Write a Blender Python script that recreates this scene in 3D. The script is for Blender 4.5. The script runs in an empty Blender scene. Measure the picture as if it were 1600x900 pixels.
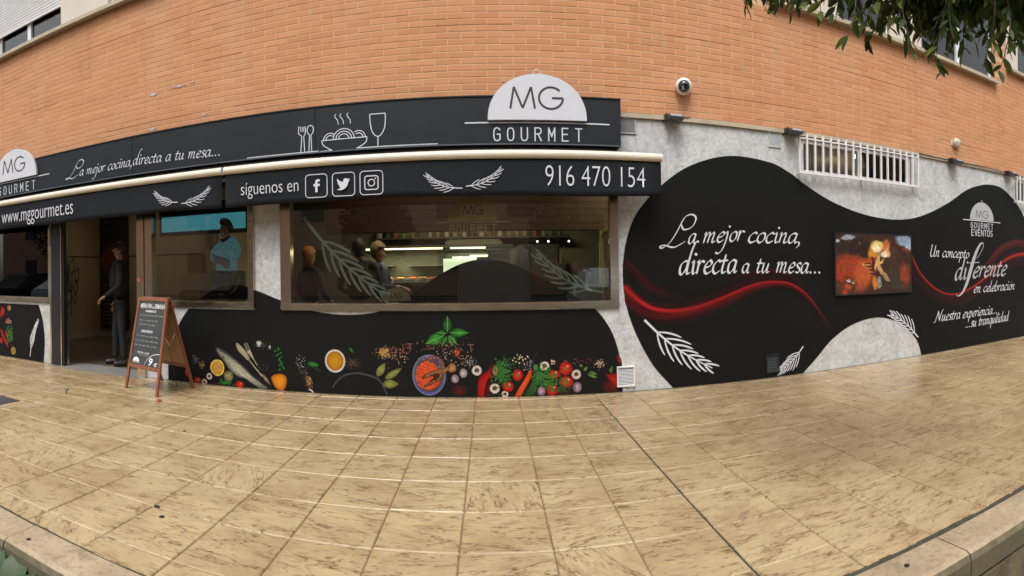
import bpy, bmesh, math, random
from mathutils import Vector, Matrix, noise

random.seed(7)
PI = math.pi
R = math.radians
scene = bpy.context.scene
COL = scene.collection

# ------------------------------------------------------------------ camera
# the photograph is a cylindrical phone panorama of a straight shop front
CAM = Vector((0.0, -5.19, 1.19))
cd = bpy.data.cameras.new('camera')
cam = bpy.data.objects.new('camera', cd)
COL.objects.link(cam)
cam.location = CAM
cd.type = 'PANO'
cd.panorama_type = 'CENTRAL_CYLINDRICAL'
F = 851.0
cd.central_cylindrical_range_u_min = -800.0 / F
cd.central_cylindrical_range_u_max = 800.0 / F
cd.central_cylindrical_range_v_min = -475.0 / F
cd.central_cylindrical_range_v_max = 425.0 / F
cd.central_cylindrical_radius = 1.0
cd.clip_start = 0.05
cd.clip_end = 2000
cam.rotation_euler = (Matrix.Rotation(-35.0 / F, 3, 'Z') @ Matrix.Rotation(PI / 2, 3, 'X') @ Matrix.Rotation(-R(0.71), 3, 'Z')).to_euler()
scene.camera = cam

# ------------------------------------------------------------------ light
SUN_EL, SUN_AZ = R(58), R(200)
w = bpy.data.worlds.new('World')
scene.world = w
w.use_nodes = True
nt = w.node_tree
nt.nodes.clear()
sky = nt.nodes.new('ShaderNodeTexSky')
sky.sky_type = 'NISHITA'
sky.sun_disc = False
sky.sun_elevation = SUN_EL
sky.sun_rotation = SUN_AZ
sky.air_density = 1.0
sky.dust_density = 4.0
hs = nt.nodes.new('ShaderNodeHueSaturation')
hs.inputs['Saturation'].default_value = 0.22
bg = nt.nodes.new('ShaderNodeBackground')
bg.inputs['Strength'].default_value = 0.15
wo = nt.nodes.new('ShaderNodeOutputWorld')
nt.links.new(sky.outputs[0], hs.inputs['Color'])
nt.links.new(hs.outputs[0], bg.inputs[0])
nt.links.new(bg.outputs[0], wo.inputs[0])
sl = bpy.data.lights.new('sun', 'SUN')
sl.energy = 1.1
sl.angle = R(25)
sl.color = (1.0, 0.95, 0.87)
so = bpy.data.objects.new('sun', sl)
COL.objects.link(so)
# sky texture: rotation measured from +Y towards +X ... direction to the sun
sdir = Vector((math.sin(SUN_AZ) * math.cos(SUN_EL), math.cos(SUN_AZ) * math.cos(SUN_EL), math.sin(SUN_EL)))
so.rotation_euler = sdir.to_track_quat('Z', 'Y').to_euler()
so.location = (0, -8, 12)

scene.view_settings.view_transform = 'Standard'
scene.view_settings.look = 'None'
scene.view_settings.gamma = 1.0
scene.view_settings.exposure = 0.6
scene.view_settings.use_curve_mapping = False
scene.render.engine = 'CYCLES'
scene.cycles.use_denoising = True
scene.cycles.max_bounces = 6
scene.cycles.transparent_max_bounces = 12
scene.cycles.caustics_reflective = False
scene.cycles.caustics_refractive = False

# ------------------------------------------------------------------ helpers
def tag(o, label=None, cat=None, group=None, kind=None):
    if label: o['label'] = label
    if cat: o['category'] = cat
    if group: o['group'] = group
    if kind: o['kind'] = kind
    return o

def empty(name, loc=(0, 0, 0), rz=0.0):
    o = bpy.data.objects.new(name, None)
    COL.objects.link(o)
    o.location = loc
    o.rotation_euler = (0, 0, rz)
    o.empty_display_size = 0.2
    return o

def link(name, me, m, parent=None, smooth=False):
    o = bpy.data.objects.new(name, me)
    COL.objects.link(o)
    if m is not None:
        if isinstance(m, (list, tuple)):
            if not me.materials:
                for q in m: me.materials.append(q)
        elif not me.materials:
            me.materials.append(m)
    if parent is not None:
        o.parent = parent
    if smooth:
        me.polygons.foreach_set('use_smooth', [True] * len(me.polygons))
    return o

class MB:
    """collects shapes and links them as one mesh"""
    def __init__(s):
        s.v, s.f, s.c = [], [], None
    def add(s, v, f):
        n = len(s.v)
        s.v += [tuple(q) for q in v]
        s.f += [tuple(i + n for i in q) for q in f]
        return s
    def box(s, x0, x1, y0, y1, z0, z1, M=None):
        v = [(x, y, z) for x in (x0, x1) for y in (y0, y1) for z in (z0, z1)]
        if M is not None: v = [tuple(M @ Vector(q)) for q in v]
        return s.add(v, [(0, 1, 3, 2), (4, 6, 7, 5), (0, 4, 5, 1), (2, 3, 7, 6), (0, 2, 6, 4), (1, 5, 7, 3)])
    def bar(s, a, b, w_, h_=None, up=(0, 0, 1)):
        a, b = Vector(a), Vector(b)
        d = (b - a).normalized()
        upv = Vector(up)
        if abs(d.dot(upv)) > .98: upv = Vector((1, 0, 0))
        sx = d.cross(upv).normalized(); sy = sx.cross(d).normalized()
        h_ = h_ or w_
        v = []
        for p in (a, b):
            for i, j in ((-1, -1), (1, -1), (1, 1), (-1, 1)):
                v.append(p + sx * (i * w_ / 2) + sy * (j * h_ / 2))
        return s.add(v, [(3, 2, 1, 0), (4, 5, 6, 7), (0, 1, 5, 4), (1, 2, 6, 5), (2, 3, 7, 6), (3, 0, 4, 7)])
    def tube(s, pts, r, n=8, cap=True):
        pts = [Vector(p) for p in pts]
        rr = r if isinstance(r, (list, tuple)) else [r] * len(pts)
        v, f = [], []
        prev = None
        for i, p in enumerate(pts):
            d = (pts[min(i + 1, len(pts) - 1)] - pts[max(i - 1, 0)]).normalized()
            if prev is None:
                ref = Vector((0, 0, 1)) if abs(d.z) < .9 else Vector((1, 0, 0))
                sx = d.cross(ref).normalized()
            else:
                sx = (prev - d * prev.dot(d)).normalized()
            prev = sx
            sy = d.cross(sx)
            for k in range(n):
                a = 2 * PI * k / n
                v.append(p + (sx * math.cos(a) + sy * math.sin(a)) * rr[i])
        for i in range(len(pts) - 1):
            for k in range(n):
                f.append((i * n + k, i * n + (k + 1) % n, (i + 1) * n + (k + 1) % n, (i + 1) * n + k))
        if cap:
            f.append(tuple(range(n - 1, -1, -1)))
            f.append(tuple(range((len(pts) - 1) * n, len(pts) * n)))
        return s.add(v, f)
    def lathe(s, prof, c=(0, 0, 0), axis='z', n=20):
        v, f = [], []
        for r, h in prof:
            for k in range(n):
                a = 2 * PI * k / n
                q = (r * math.cos(a), r * math.sin(a), h)
                if axis == 'y': q = (q[0], -q[2], q[1])
                v.append((q[0] + c[0], q[1] + c[1], q[2] + c[2]))
        for i in range(len(prof) - 1):
            for k in range(n):
                f.append((i * n + k, i * n + (k + 1) % n, (i + 1) * n + (k + 1) % n, (i + 1) * n + k))
        f.append(tuple(range(n - 1, -1, -1)))
        f.append(tuple(range((len(prof) - 1) * n, len(prof) * n)))
        return s.add(v, f)
    def plate(s, outline, y, t):
        """outline of (u, z) on the facade, front face at -y, thickness t into the wall"""
        n = len(outline)
        v = [(u, -y, z) for u, z in outline] + [(u, -y + t, z) for u, z in outline]
        f = [tuple(range(n))] + [(i, i + n, (i + 1) % n + n, (i + 1) % n) for i in range(n)]
        return s.add(v, f)
    def mesh(s, name):
        me = bpy.data.meshes.new(name)
        me.from_pydata(s.v, [], s.f)
        me.update()
        return me
    def build(s, name, m, parent=None, smooth=False, bevel=0, fix=True):
        me = s.mesh(name)
        if fix or bevel:
            bm = bmesh.new(); bm.from_mesh(me)
            bmesh.ops.recalc_face_normals(bm, faces=bm.faces)
            if bevel:
                bmesh.ops.bevel(bm, geom=[e for e in bm.edges], offset=bevel, segments=2, affect='EDGES', clamp_overlap=True)
            bm.to_mesh(me); bm.free()
        return link(name, me, m, parent, smooth)

def box(name, x0, x1, y0, y1, z0, z1, m, parent=None, bevel=0):
    return MB().box(x0, x1, y0, y1, z0, z1).build(name, m, parent, bevel=bevel)

def smooth_pts(p, k=8, closed=False):
    """Catmull-Rom"""
    out = []
    n = len(p)
    rng = range(n) if closed else range(n - 1)
    for i in rng:
        if closed: a, b, c, d = p[(i - 1) % n], p[i], p[(i + 1) % n], p[(i + 2) % n]
        else: a, b, c, d = p[max(i - 1, 0)], p[i], p[i + 1], p[min(i + 2, n - 1)]
        for j in range(k):
            t = j / k
            out.append(tuple(0.5 * (2 * b[q] + (c[q] - a[q]) * t + (2 * a[q] - 5 * b[q] + 4 * c[q] - d[q]) * t * t + (3 * b[q] - a[q] - 3 * c[q] + d[q]) * t ** 3) for q in range(len(b))))
    if not closed: out.append(tuple(p[-1]))
    return out

# ------------------------------------------------------------------ materials
MATS = {}
def mat(name, col, rough=0.6, metal=0.0, spec=0.5, emit=None, es=0.0, coat=0.0):
    if name in MATS: return MATS[name]
    m = bpy.data.materials.new(name)
    m.use_nodes = True
    b = m.node_tree.nodes['Principled BSDF']
    b.inputs['Base Color'].default_value = (*col, 1)
    b.inputs['Roughness'].default_value = rough
    b.inputs['Metallic'].default_value = metal
    b.inputs['Specular IOR Level'].default_value = spec
    b.inputs['Coat Weight'].default_value = coat
    if emit:
        b.inputs['Emission Color'].default_value = (*emit, 1)
        b.inputs['Emission Strength'].default_value = es
    MATS[name] = m
    return m

class NT:
    def __init__(s, name, base=None, **kw):
        s.m = mat(name, base or (.5, .5, .5), **kw)
        s.t = s.m.node_tree
        s.b = s.t.nodes['Principled BSDF']
    def n(s, typ, **kw):
        q = s.t.nodes.new(typ)
        for k, v in kw.items():
            if k.startswith('i_'):
                key = k[2:]
                key = int(key) if key.isdigit() else key.replace('_', ' ')
                q.inputs[key].default_value = v
            else: setattr(q, k, v)
        return q
    def l(s, a, b): s.t.links.new(a, b)
    def noise(s, vec, scale, detail=4, rough=.55, dist=0.0):
        q = s.n('ShaderNodeTexNoise')
        q.inputs['Scale'].default_value = scale
        q.inputs['Detail'].default_value = detail
        q.inputs['Roughness'].default_value = rough
        q.inputs['Distortion'].default_value = dist
        if vec is not None: s.l(vec, q.inputs['Vector'])
        return q.outputs['Fac']
    def pos(s, scale=(1, 1, 1)):
        g = s.n('ShaderNodeNewGeometry')
        mp = s.n('ShaderNodeMapping')
        mp.inputs['Scale'].default_value = scale
        s.l(g.outputs['Position'], mp.inputs['Vector'])
        return mp.outputs[0]
    def ramp(s, fac, stops, interp='LINEAR'):
        q = s.n('ShaderNodeValToRGB')
        q.color_ramp.interpolation = interp
        e = q.color_ramp.elements
        while len(e) < len(stops): e.new(.5)
        for i, (p, c) in enumerate(stops):
            e[i].position = p
            e[i].color = (*c, 1) if len(c) == 3 else c
        s.l(fac, q.inputs[0])
        return q.outputs[0]
    def mix(s, fac, a, b, mode='MIX'):
        q = s.n('ShaderNodeMix', data_type='RGBA', blend_type=mode)
        for k, v in ((0, fac), (6, a), (7, b)):
            if isinstance(v, (int, float)): q.inputs[k].default_value = v
            elif isinstance(v, tuple): q.inputs[k].default_value = (*v, 1)
            else: s.l(v, q.inputs[k])
        return q.outputs[2]
    def math(s, op, a, b=0.0, c=0.0):
        q = s.n('ShaderNodeMath', operation=op)
        for k, v in ((0, a), (1, b), (2, c)):
            if isinstance(v, (int, float)): q.inputs[k].default_value = v
            else: s.l(v, q.inputs[k])
        return q.outputs[0]
    def bump(s, h, strength=.4, dist=.01):
        q = s.n('ShaderNodeBump')
        q.inputs['Strength'].default_value = strength
        q.inputs['Distance'].default_value = dist
        s.l(h, q.inputs['Height'])
        s.l(q.outputs[0], s.b.inputs['Normal'])
    def color(s, c): s.l(c, s.b.inputs['Base Color'])
    def rough(s, c): s.l(c, s.b.inputs['Roughness'])
    def rnd(s):
        """one random number for each piece, whether it is an object or an island of a joined mesh"""
        o = s.n('ShaderNodeObjectInfo'); g = s.n('ShaderNodeNewGeometry')
        return s.math('FRACT', s.math('ADD', o.outputs['Random'], g.outputs['Random Per Island']))

def stained(name, col, rough=.6, amount=.25, scale=3.0, bump=0.0, metal=0.0, spec=.5):
    k = NT(name, col, rough=rough, metal=metal, spec=spec)
    p = k.pos()
    a = k.noise(p, scale, 6, .6)
    b = k.noise(p, scale * 14, 3, .6)
    f = k.math('ADD', k.math('MULTIPLY', a, .7), k.math('MULTIPLY', b, .3))
    lo = tuple(c * (1 - amount) for c in col); hi = tuple(min(1, c * (1 + amount)) for c in col)
    k.color(k.ramp(f, [(.3, lo), (.7, hi)]))
    k.rough(k.math('MULTIPLY_ADD', a, .25, rough - .12))
    if bump: k.bump(b, bump, .004)
    return k.m

# bricks: warm orange clay, every brick its own tone
k = NT('brick_clay', rough=.85)
r_ = k.rnd(); p = k.pos((1, 1, 2.2))
n1 = k.noise(p, 1.1, 4); n2 = k.noise(p, 60, 3, .7)
c = k.ramp(r_, [(0, (.50, .220, .095)), (.35, (.535, .240, .105)), (.7, (.56, .258, .118)), (.93, (.60, .285, .135)), (1, (.52, .205, .082))])
c = k.mix(k.math('MULTIPLY', n1, .38), c, (.60, .32, .18))
c = k.mix(k.math('MULTIPLY', k.math('SUBTRACT', n2, .35), .5), c, (.34, .14, .06))
n5 = k.noise(k.pos((1.6, 1, .22)), 1.3, 5, .6)
c = k.mix(k.ramp(n5, [(.50, (0, 0, 0)), (.75, (.28, .28, .28))]), c, (.62, .40, .27))
n6 = k.noise(k.pos((2.6, 1, .3)), 2.1, 5, .6)
c = k.mix(k.ramp(n6, [(.28, (.30, .30, .30)), (.42, (0, 0, 0))]), c, (.30, .13, .06))
k.color(c); k.bump(n2, .25, .002)
M_BRICK = k.m
k = NT('mortar', rough=.95)
p = k.pos(); n1 = k.noise(p, 1.3, 4); n2 = k.noise(p, 90, 3)
k.color(k.mix(n1, (.70, .47, .29), (.58, .35, .19))); k.bump(n2, .3, .002)
M_MORTAR = k.m

# pale grey veined stone cladding
k = NT('grey_marble', rough=.42)
rr = k.rnd(); p = k.pos()
off = k.n('ShaderNodeVectorMath', operation='MULTIPLY_ADD')
cmb = k.n('ShaderNodeCombineXYZ'); k.l(rr, cmb.inputs[0]); k.l(rr, cmb.inputs[2])
k.l(cmb.outputs[0], off.inputs[0]); off.inputs[1].default_value = (3, 3, 3); k.l(p, off.inputs[2])
pv = off.outputs[0]
cl = k.noise(pv, 3.0, 8, .65, 1.2)
vo = k.n('ShaderNodeTexVoronoi', feature='DISTANCE_TO_EDGE'); vo.inputs['Scale'].default_value = 4.6
dn = k.n('ShaderNodeTexNoise'); dn.inputs['Scale'].default_value = 4; dn.inputs['Detail'].default_value = 6
k.l(pv, dn.inputs['Vector'])
mx = k.n('ShaderNodeMix', data_type='VECTOR'); mx.inputs[0].default_value = .22
k.l(pv, mx.inputs[4]); k.l(dn.outputs['Color'], mx.inputs[5]); k.l(mx.outputs[1], vo.inputs['Vector'])
vein = k.ramp(vo.outputs['Distance'], [(0, (1, 1, 1)), (.014, (.45, .45, .45)), (.045, (0, 0, 0))])
patchy = k.ramp(k.noise(pv, 1.7, 3), [(.42, (0, 0, 0)), (.62, (1, 1, 1))])
base = k.ramp(cl, [(.28, (.42, .43, .44)), (.45, (.54, .555, .565)), (.60, (.63, .645, .655)), (.8, (.70, .715, .725))])
fine = k.noise(pv, 22, 6, .7, .8)
base = k.mix(k.ramp(fine, [(.47, (0, 0, 0)), (.70, (.75, .75, .75))]), base, (.33, .335, .34))
hl = k.noise(pv, 7.5, 7, .62, .9)
hair = k.ramp(k.math('ABSOLUTE', k.math('SUBTRACT', hl, .5)), [(0, (.6, .6, .6)), (.018, (0, 0, 0))])
base = k.mix(hair, base, (.30, .30, .305))
vf = k.math('MULTIPLY', k.math('MULTIPLY', vein, patchy), .5)
k.color(k.mix(vf, base, (.17, .165, .16)))
k.bump(fine, .08, .002)
M_MARBLE = k.m

# stamped concrete paving
def paving(name, tint, edge=False):
    k = NT(name, rough=.5)
    rr = k.rnd()
    g = k.n('ShaderNodeNewGeometry')
    off = k.n('ShaderNodeCombineXYZ'); k.l(k.math('MULTIPLY', rr, 37.0), off.inputs[0]); k.l(k.math('MULTIPLY', rr, 91.0), off.inputs[1])
    ad = k.n('ShaderNodeVectorMath', operation='ADD'); k.l(g.outputs['Position'], ad.inputs[0]); k.l(off.outputs[0], ad.inputs[1])
    ang = k.n('ShaderNodeVectorRotate'); ang.inputs['Angle'].default_value = 0
    k.l(ad.outputs[0], ang.inputs['Vector'])
    r2 = k.math('FRACT', k.math('MULTIPLY', rr, 17.3))
    turn = k.math('MULTIPLY', k.math('GREATER_THAN', r2, .86), 1.25)
    k.l(k.math('ADD', k.math('MULTIPLY', k.math('SUBTRACT', rr, .5), .45), turn), ang.inputs['Angle'])
    mp = k.n('ShaderNodeMapping'); mp.inputs['Scale'].default_value = (1.0, 3.6, 1); k.l(ang.outputs[0], mp.inputs['Vector'])
    pv = mp.outputs[0]
    s1 = k.noise(pv, 4.2, 8, .60, 1.1)
    s2 = k.noise(pv, 9.5, 7, .66, 1.5)
    s4 = k.noise(pv, 24, 5, .7, .8)
    s3 = k.noise(g.outputs['Position'], 150, 3, .7)
    big = k.noise(g.outputs['Position'], .55, 3)
    lay = k.math('ADD', k.math('MULTIPLY', s1, .6), k.math('MULTIPLY', s4, .4))
    base = k.ramp(lay, [(.32, tuple(q * .80 for q in tint)), (.5, tint), (.68, tuple(min(1, q * 1.14) for q in tint))])
    base = k.mix(k.math('MULTIPLY', k.math('SUBTRACT', rr, .2), .45), base, (tint[0] * .74, tint[1] * .68, tint[2] * .60))
    base = k.mix(k.ramp(big, [(.40, (0, 0, 0)), (.66, (.42, .42, .42))]), base, (.275, .19, .105))
    mid = k.noise(g.outputs['Position'], 2.6, 4, .6)
    base = k.mix(k.ramp(mid, [(.38, (.42, .42, .42)), (.54, (0, 0, 0))]), base, (.29, .19, .095))
    # brown dirt caught in the grooves of the stamp
    mq = k.n('ShaderNodeMapping'); mq.inputs['Scale'].default_value = (1.0, 3.3, 1); k.l(ang.outputs[0], mq.inputs['Vector'])
    pq = mq.outputs[0]
    rid = k.noise(pq, 6.5, 6, .60, .7)
    line = k.ramp(k.math('ABSOLUTE', k.math('SUBTRACT', rid, .5)), [(.0, (1, 1, 1)), (.014, (.85, .85, .85)), (.034, (0, 0, 0))])
    blob = k.ramp(k.noise(pv, 13, 5, .7, 1.2), [(.365, (1, 1, 1)), (.425, (0, 0, 0))])
    where = k.ramp(k.noise(pq, 3.4, 4, .6, .6), [(.47, (0, 0, 0)), (.58, (1, 1, 1))])
    gate = k.ramp(k.noise(pq, 21, 3, .6), [(.42, (0, 0, 0)), (.56, (1, 1, 1))])
    dirt = k.math('MAXIMUM', k.math('MULTIPLY', k.math('MULTIPLY', line, where), gate), k.math('MULTIPLY', blob, .8))
    halo = k.math('MULTIPLY', k.math('MULTIPLY', k.ramp(k.math('ABSOLUTE', k.math('SUBTRACT', rid, .5)), [(.0, (1, 1, 1)), (.085, (0, 0, 0))]), where), .55)
    base = k.mix(halo, base, (.25, .155, .07))
    base = k.mix(k.math('MULTIPLY', dirt, .92), base, (.075, .038, .015))
    base = k.mix(k.math('MULTIPLY', k.math('SUBTRACT', s3, .45), .25), base, tuple(q * .55 for q in tint))
    k.color(base)
    # damp patches shine
    sep = k.n('ShaderNodeSeparateXYZ'); k.l(g.outputs['Position'], sep.inputs[0])
    near = k.math('MULTIPLY', k.math('ADD', sep.outputs[1], 1.6), .10)
    wet = k.ramp(k.math('SUBTRACT', k.noise(g.outputs['Position'], .9, 4, .6), near), [(.36, (.15, .15, .15)), (.60, (.46, .46, .46))])
    k.rough(k.math('MULTIPLY_ADD', s2, .22, k.math('SUBTRACT', wet, .09)))
    k.b.inputs['Specular IOR Level'].default_value = .55
    h = k.math('ADD', k.math('MULTIPLY', s1, .7), k.math('MULTIPLY', s2, .8))
    k.bump(k.math('ADD', h, k.math('MULTIPLY', s3, .05)), .36, .012)
    return k.m
M_TILE = paving('stamped_concrete', (.485, .375, .215))
k = NT('kerb_stone', rough=.8)
p = k.pos(); n1 = k.noise(p, 2.2, 6, .6); n2 = k.noise(p, 38, 5, .7); n3 = k.noise(p, 9, 6, .65, .8)
c = k.ramp(n1, [(.3, (.27, .205, .125)), (.55, (.39, .31, .20)), (.75, (.46, .375, .25))])
c = k.mix(k.ramp(n3, [(.33, (.75, .75, .75)), (.44, (0, 0, 0))]), c, (.23, .18, .115))
c = k.mix(k.math('MULTIPLY', k.ramp(n2, [(.36, (1, 1, 1)), (.50, (0, 0, 0))]), .55), c, (.18, .145, .095))
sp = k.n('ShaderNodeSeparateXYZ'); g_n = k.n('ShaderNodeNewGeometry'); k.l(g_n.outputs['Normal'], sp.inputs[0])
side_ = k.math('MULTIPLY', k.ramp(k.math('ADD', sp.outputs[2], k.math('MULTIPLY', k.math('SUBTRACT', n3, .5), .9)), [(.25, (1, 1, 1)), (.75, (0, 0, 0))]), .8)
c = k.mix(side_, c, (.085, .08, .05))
k.color(c); k.bump(k.math('ADD', k.math('MULTIPLY', n2, .5), n3), .6, .006)
M_KERB = k.m
M_GROUT = stained('pale_grout', (.40, .31, .19), .9, .2, 9)
M_JOINT = stained('dark_joint', (.21, .135, .07), .9, .5, 9)
M_MOSS = stained('mossy_joint', (.055, .052, .034), .95, .6, 20, .6)

M_FILM = stained('black_vinyl_film', (.0070, .0076, .0078), .5, .12, 1.4, spec=.17)
M_FASCIA = stained('dark_fascia_panel', (.0165, .0205, .0255), .48, .10, 1.2, spec=.25)
M_CANVAS = stained('black_awning_canvas', (.014, .0165, .020), .85, .15, 2.5, .2, spec=.2)
M_TUBE = stained('cream_aluminium', (.72, .66, .55), .38, .10, 4)
M_WHITEP = mat('white_print', (.62, .64, .70), .5)
M_SILVER = stained('brushed_silver_plate', (.60, .62, .67), .5, .05, 30)
M_GREYP = mat('grey_print', (.42, .43, .46), .5)
M_LETTER = mat('dark_letter', (.03, .03, .033), .5)
k = NT('polished_steel', (.88, .76, .58), rough=.2, metal=1.0)
k.rough(k.math('MULTIPLY_ADD', k.noise(k.pos((1, 1, 6)), 8, 3), .22, .09)); M_STEEL = k.m
M_DARKM = mat('black_metal', (.018, .018, .019), .35)
M_WPAINT = stained('white_painted_metal', (.74, .745, .75), .42, .06, 6)
M_BELT = stained('beige_stone_ledge', (.46, .39, .29), .8, .25, 5, .3)
M_CREAM = stained('cream_render_panel', (.62, .56, .48), .7, .06, 2)
M_INT_BEIGE = stained('beige_interior_wall', (.45, .36, .24), .7, .08, 2)
M_INT_DARK = mat('dark_interior', (.035, .032, .030), .8)
M_WOODD = None
k = NT('brown_wood_boards', rough=.6)
n1 = k.noise(k.pos((.6, 1, 14)), 3, 5, .6)
k.color(k.ramp(n1, [(.3, (.035, .016, .009)), (.7, (.075, .032, .015))])); M_WOODD = k.m
k = NT('red_brown_timber', rough=.5)
n1 = k.noise(k.pos((9, 9, 1.6)), 6, 5, .6)
k.color(k.ramp(n1, [(.3, (.15, .048, .02)), (.7, (.27, .095, .042))])); M_TIMBER = k.m
M_PLY = stained('tan_hardboard', (.34, .20, .09), .6, .12, 6)
M_CHALK = stained('black_chalkboard', (.035, .040, .042), .55, .35, 5)
M_CHALKW = mat('white_chalk', (.72, .74, .74), .8)
M_CHALKD = mat('faint_chalk', (.22, .24, .25), .8)
M_SOIL = stained('planting_soil', (.10, .085, .045), .95, .5, 6, .8)
M_BED = stained('weathered_bed_wall', (.15, .12, .07), .9, .7, 7, 1.0)
M_ASPH = stained('asphalt', (.05, .05, .05), .85, .2, 8)
M_THRESH = stained('grey_threshold_stone', (.20, .20, .19), .45, .2, 6)
M_FLOORI = stained('brown_interior_floor', (.14, .11, .075), .3, .2, 4)

def glass(name, tint=(.86, .90, .88), refl=1.0):
    m = bpy.data.materials.new(name); m.use_nodes = True
    t = m.node_tree; t.nodes.clear()
    o = t.nodes.new('ShaderNodeOutputMaterial'); mx = t.nodes.new('ShaderNodeMixShader')
    tr = t.nodes.new('ShaderNodeBsdfTransparent'); gl = t.nodes.new('ShaderNodeBsdfGlossy')
    fr = t.nodes.new('ShaderNodeFresnel'); mu = t.nodes.new('ShaderNodeMath'); mu.operation = 'MULTIPLY'
    mu.use_clamp = True
    fr.inputs['IOR'].default_value = 1.52; mu.inputs[1].default_value = refl
    tr.inputs[0].default_value = (*tint, 1); gl.inputs['Roughness'].default_value = 0.0
    gl.inputs[0].default_value = (.95, .95, .95, 1)
    t.links.new(fr.outputs[0], mu.inputs[0]); t.links.new(mu.outputs[0], mx.inputs[0])
    t.links.new(tr.outputs[0], mx.inputs[1]); t.links.new(gl.outputs[0], mx.inputs[2]); t.links.new(mx.outputs[0], o.inputs[0])
    return m
M_GLASS = glass('shop_window_glass', (.945, .96, .935), 1.8)
M_GLASSC = glass('counter_glass', (.90, .94, .91), 1.2)

# print material: colour laid down for each vertex (flat print on the film)
k = NT('food_print', rough=.42)
at = k.n('ShaderNodeVertexColor', layer_name='ink')
k.color(k.mix(1.0, at.outputs['Color'], (.78, .78, .78), 'MULTIPLY')); k.b.inputs['Specular IOR Level'].default_value = .22; M_PRINT = k.m
k = NT('screen_picture', rough=.25)
at = k.n('ShaderNodeVertexColor', layer_name='ink')
k.color(at.outputs['Color']); k.l(at.outputs['Color'], k.b.inputs['Emission Color']); k.b.inputs['Emission Strength'].default_value = .35
M_SCREEN = k.m

def ink(me, cols):
    ca = me.color_attributes.new('ink', 'FLOAT_COLOR', 'POINT')
    flat = []
    for c in cols: flat += [c[0], c[1], c[2], 1.0]
    ca.data.foreach_set('color', flat)

def S(r, g, b):
    """print colour picked as an sRGB value"""
    f = lambda v: ((v / 255) / 12.92 if v / 255 <= .04045 else ((v / 255 + .055) / 1.055) ** 2.4)
    return (f(r), f(g), f(b))

# ------------------------------------------------------------------ pen strokes
def stroke_geo(mb, pts, wfun, y, closed=False):
    """ribbon of a pen along (u, z) points; wfun(t, direction) gives the width"""
    n = len(pts)
    v = []
    for i, p in enumerate(pts):
        a = pts[max(i - 1, 0)]; b = pts[min(i + 1, n - 1)]
        dx, dz = b[0] - a[0], b[1] - a[1]
        L = math.hypot(dx, dz) or 1e-9
        dx, dz = dx / L, dz / L
        h = wfun(i / max(1, n - 1), (dx, dz)) / 2
        v.append((p[0] - dz * h, -y, p[1] + dx * h)); v.append((p[0] + dz * h, -y, p[1] - dx * h))
    f = [(2 * i, 2 * i + 1, 2 * i + 3, 2 * i + 2) for i in range(n - 1)]
    mb.add(v, f)
def dot_geo(mb, c, r, y, n=10):
    mb.add([(c[0] + r * math.cos(2 * PI * i / n), -y, c[1] + r * math.sin(2 * PI * i / n)) for i in range(n)], [tuple(range(n))])

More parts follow.
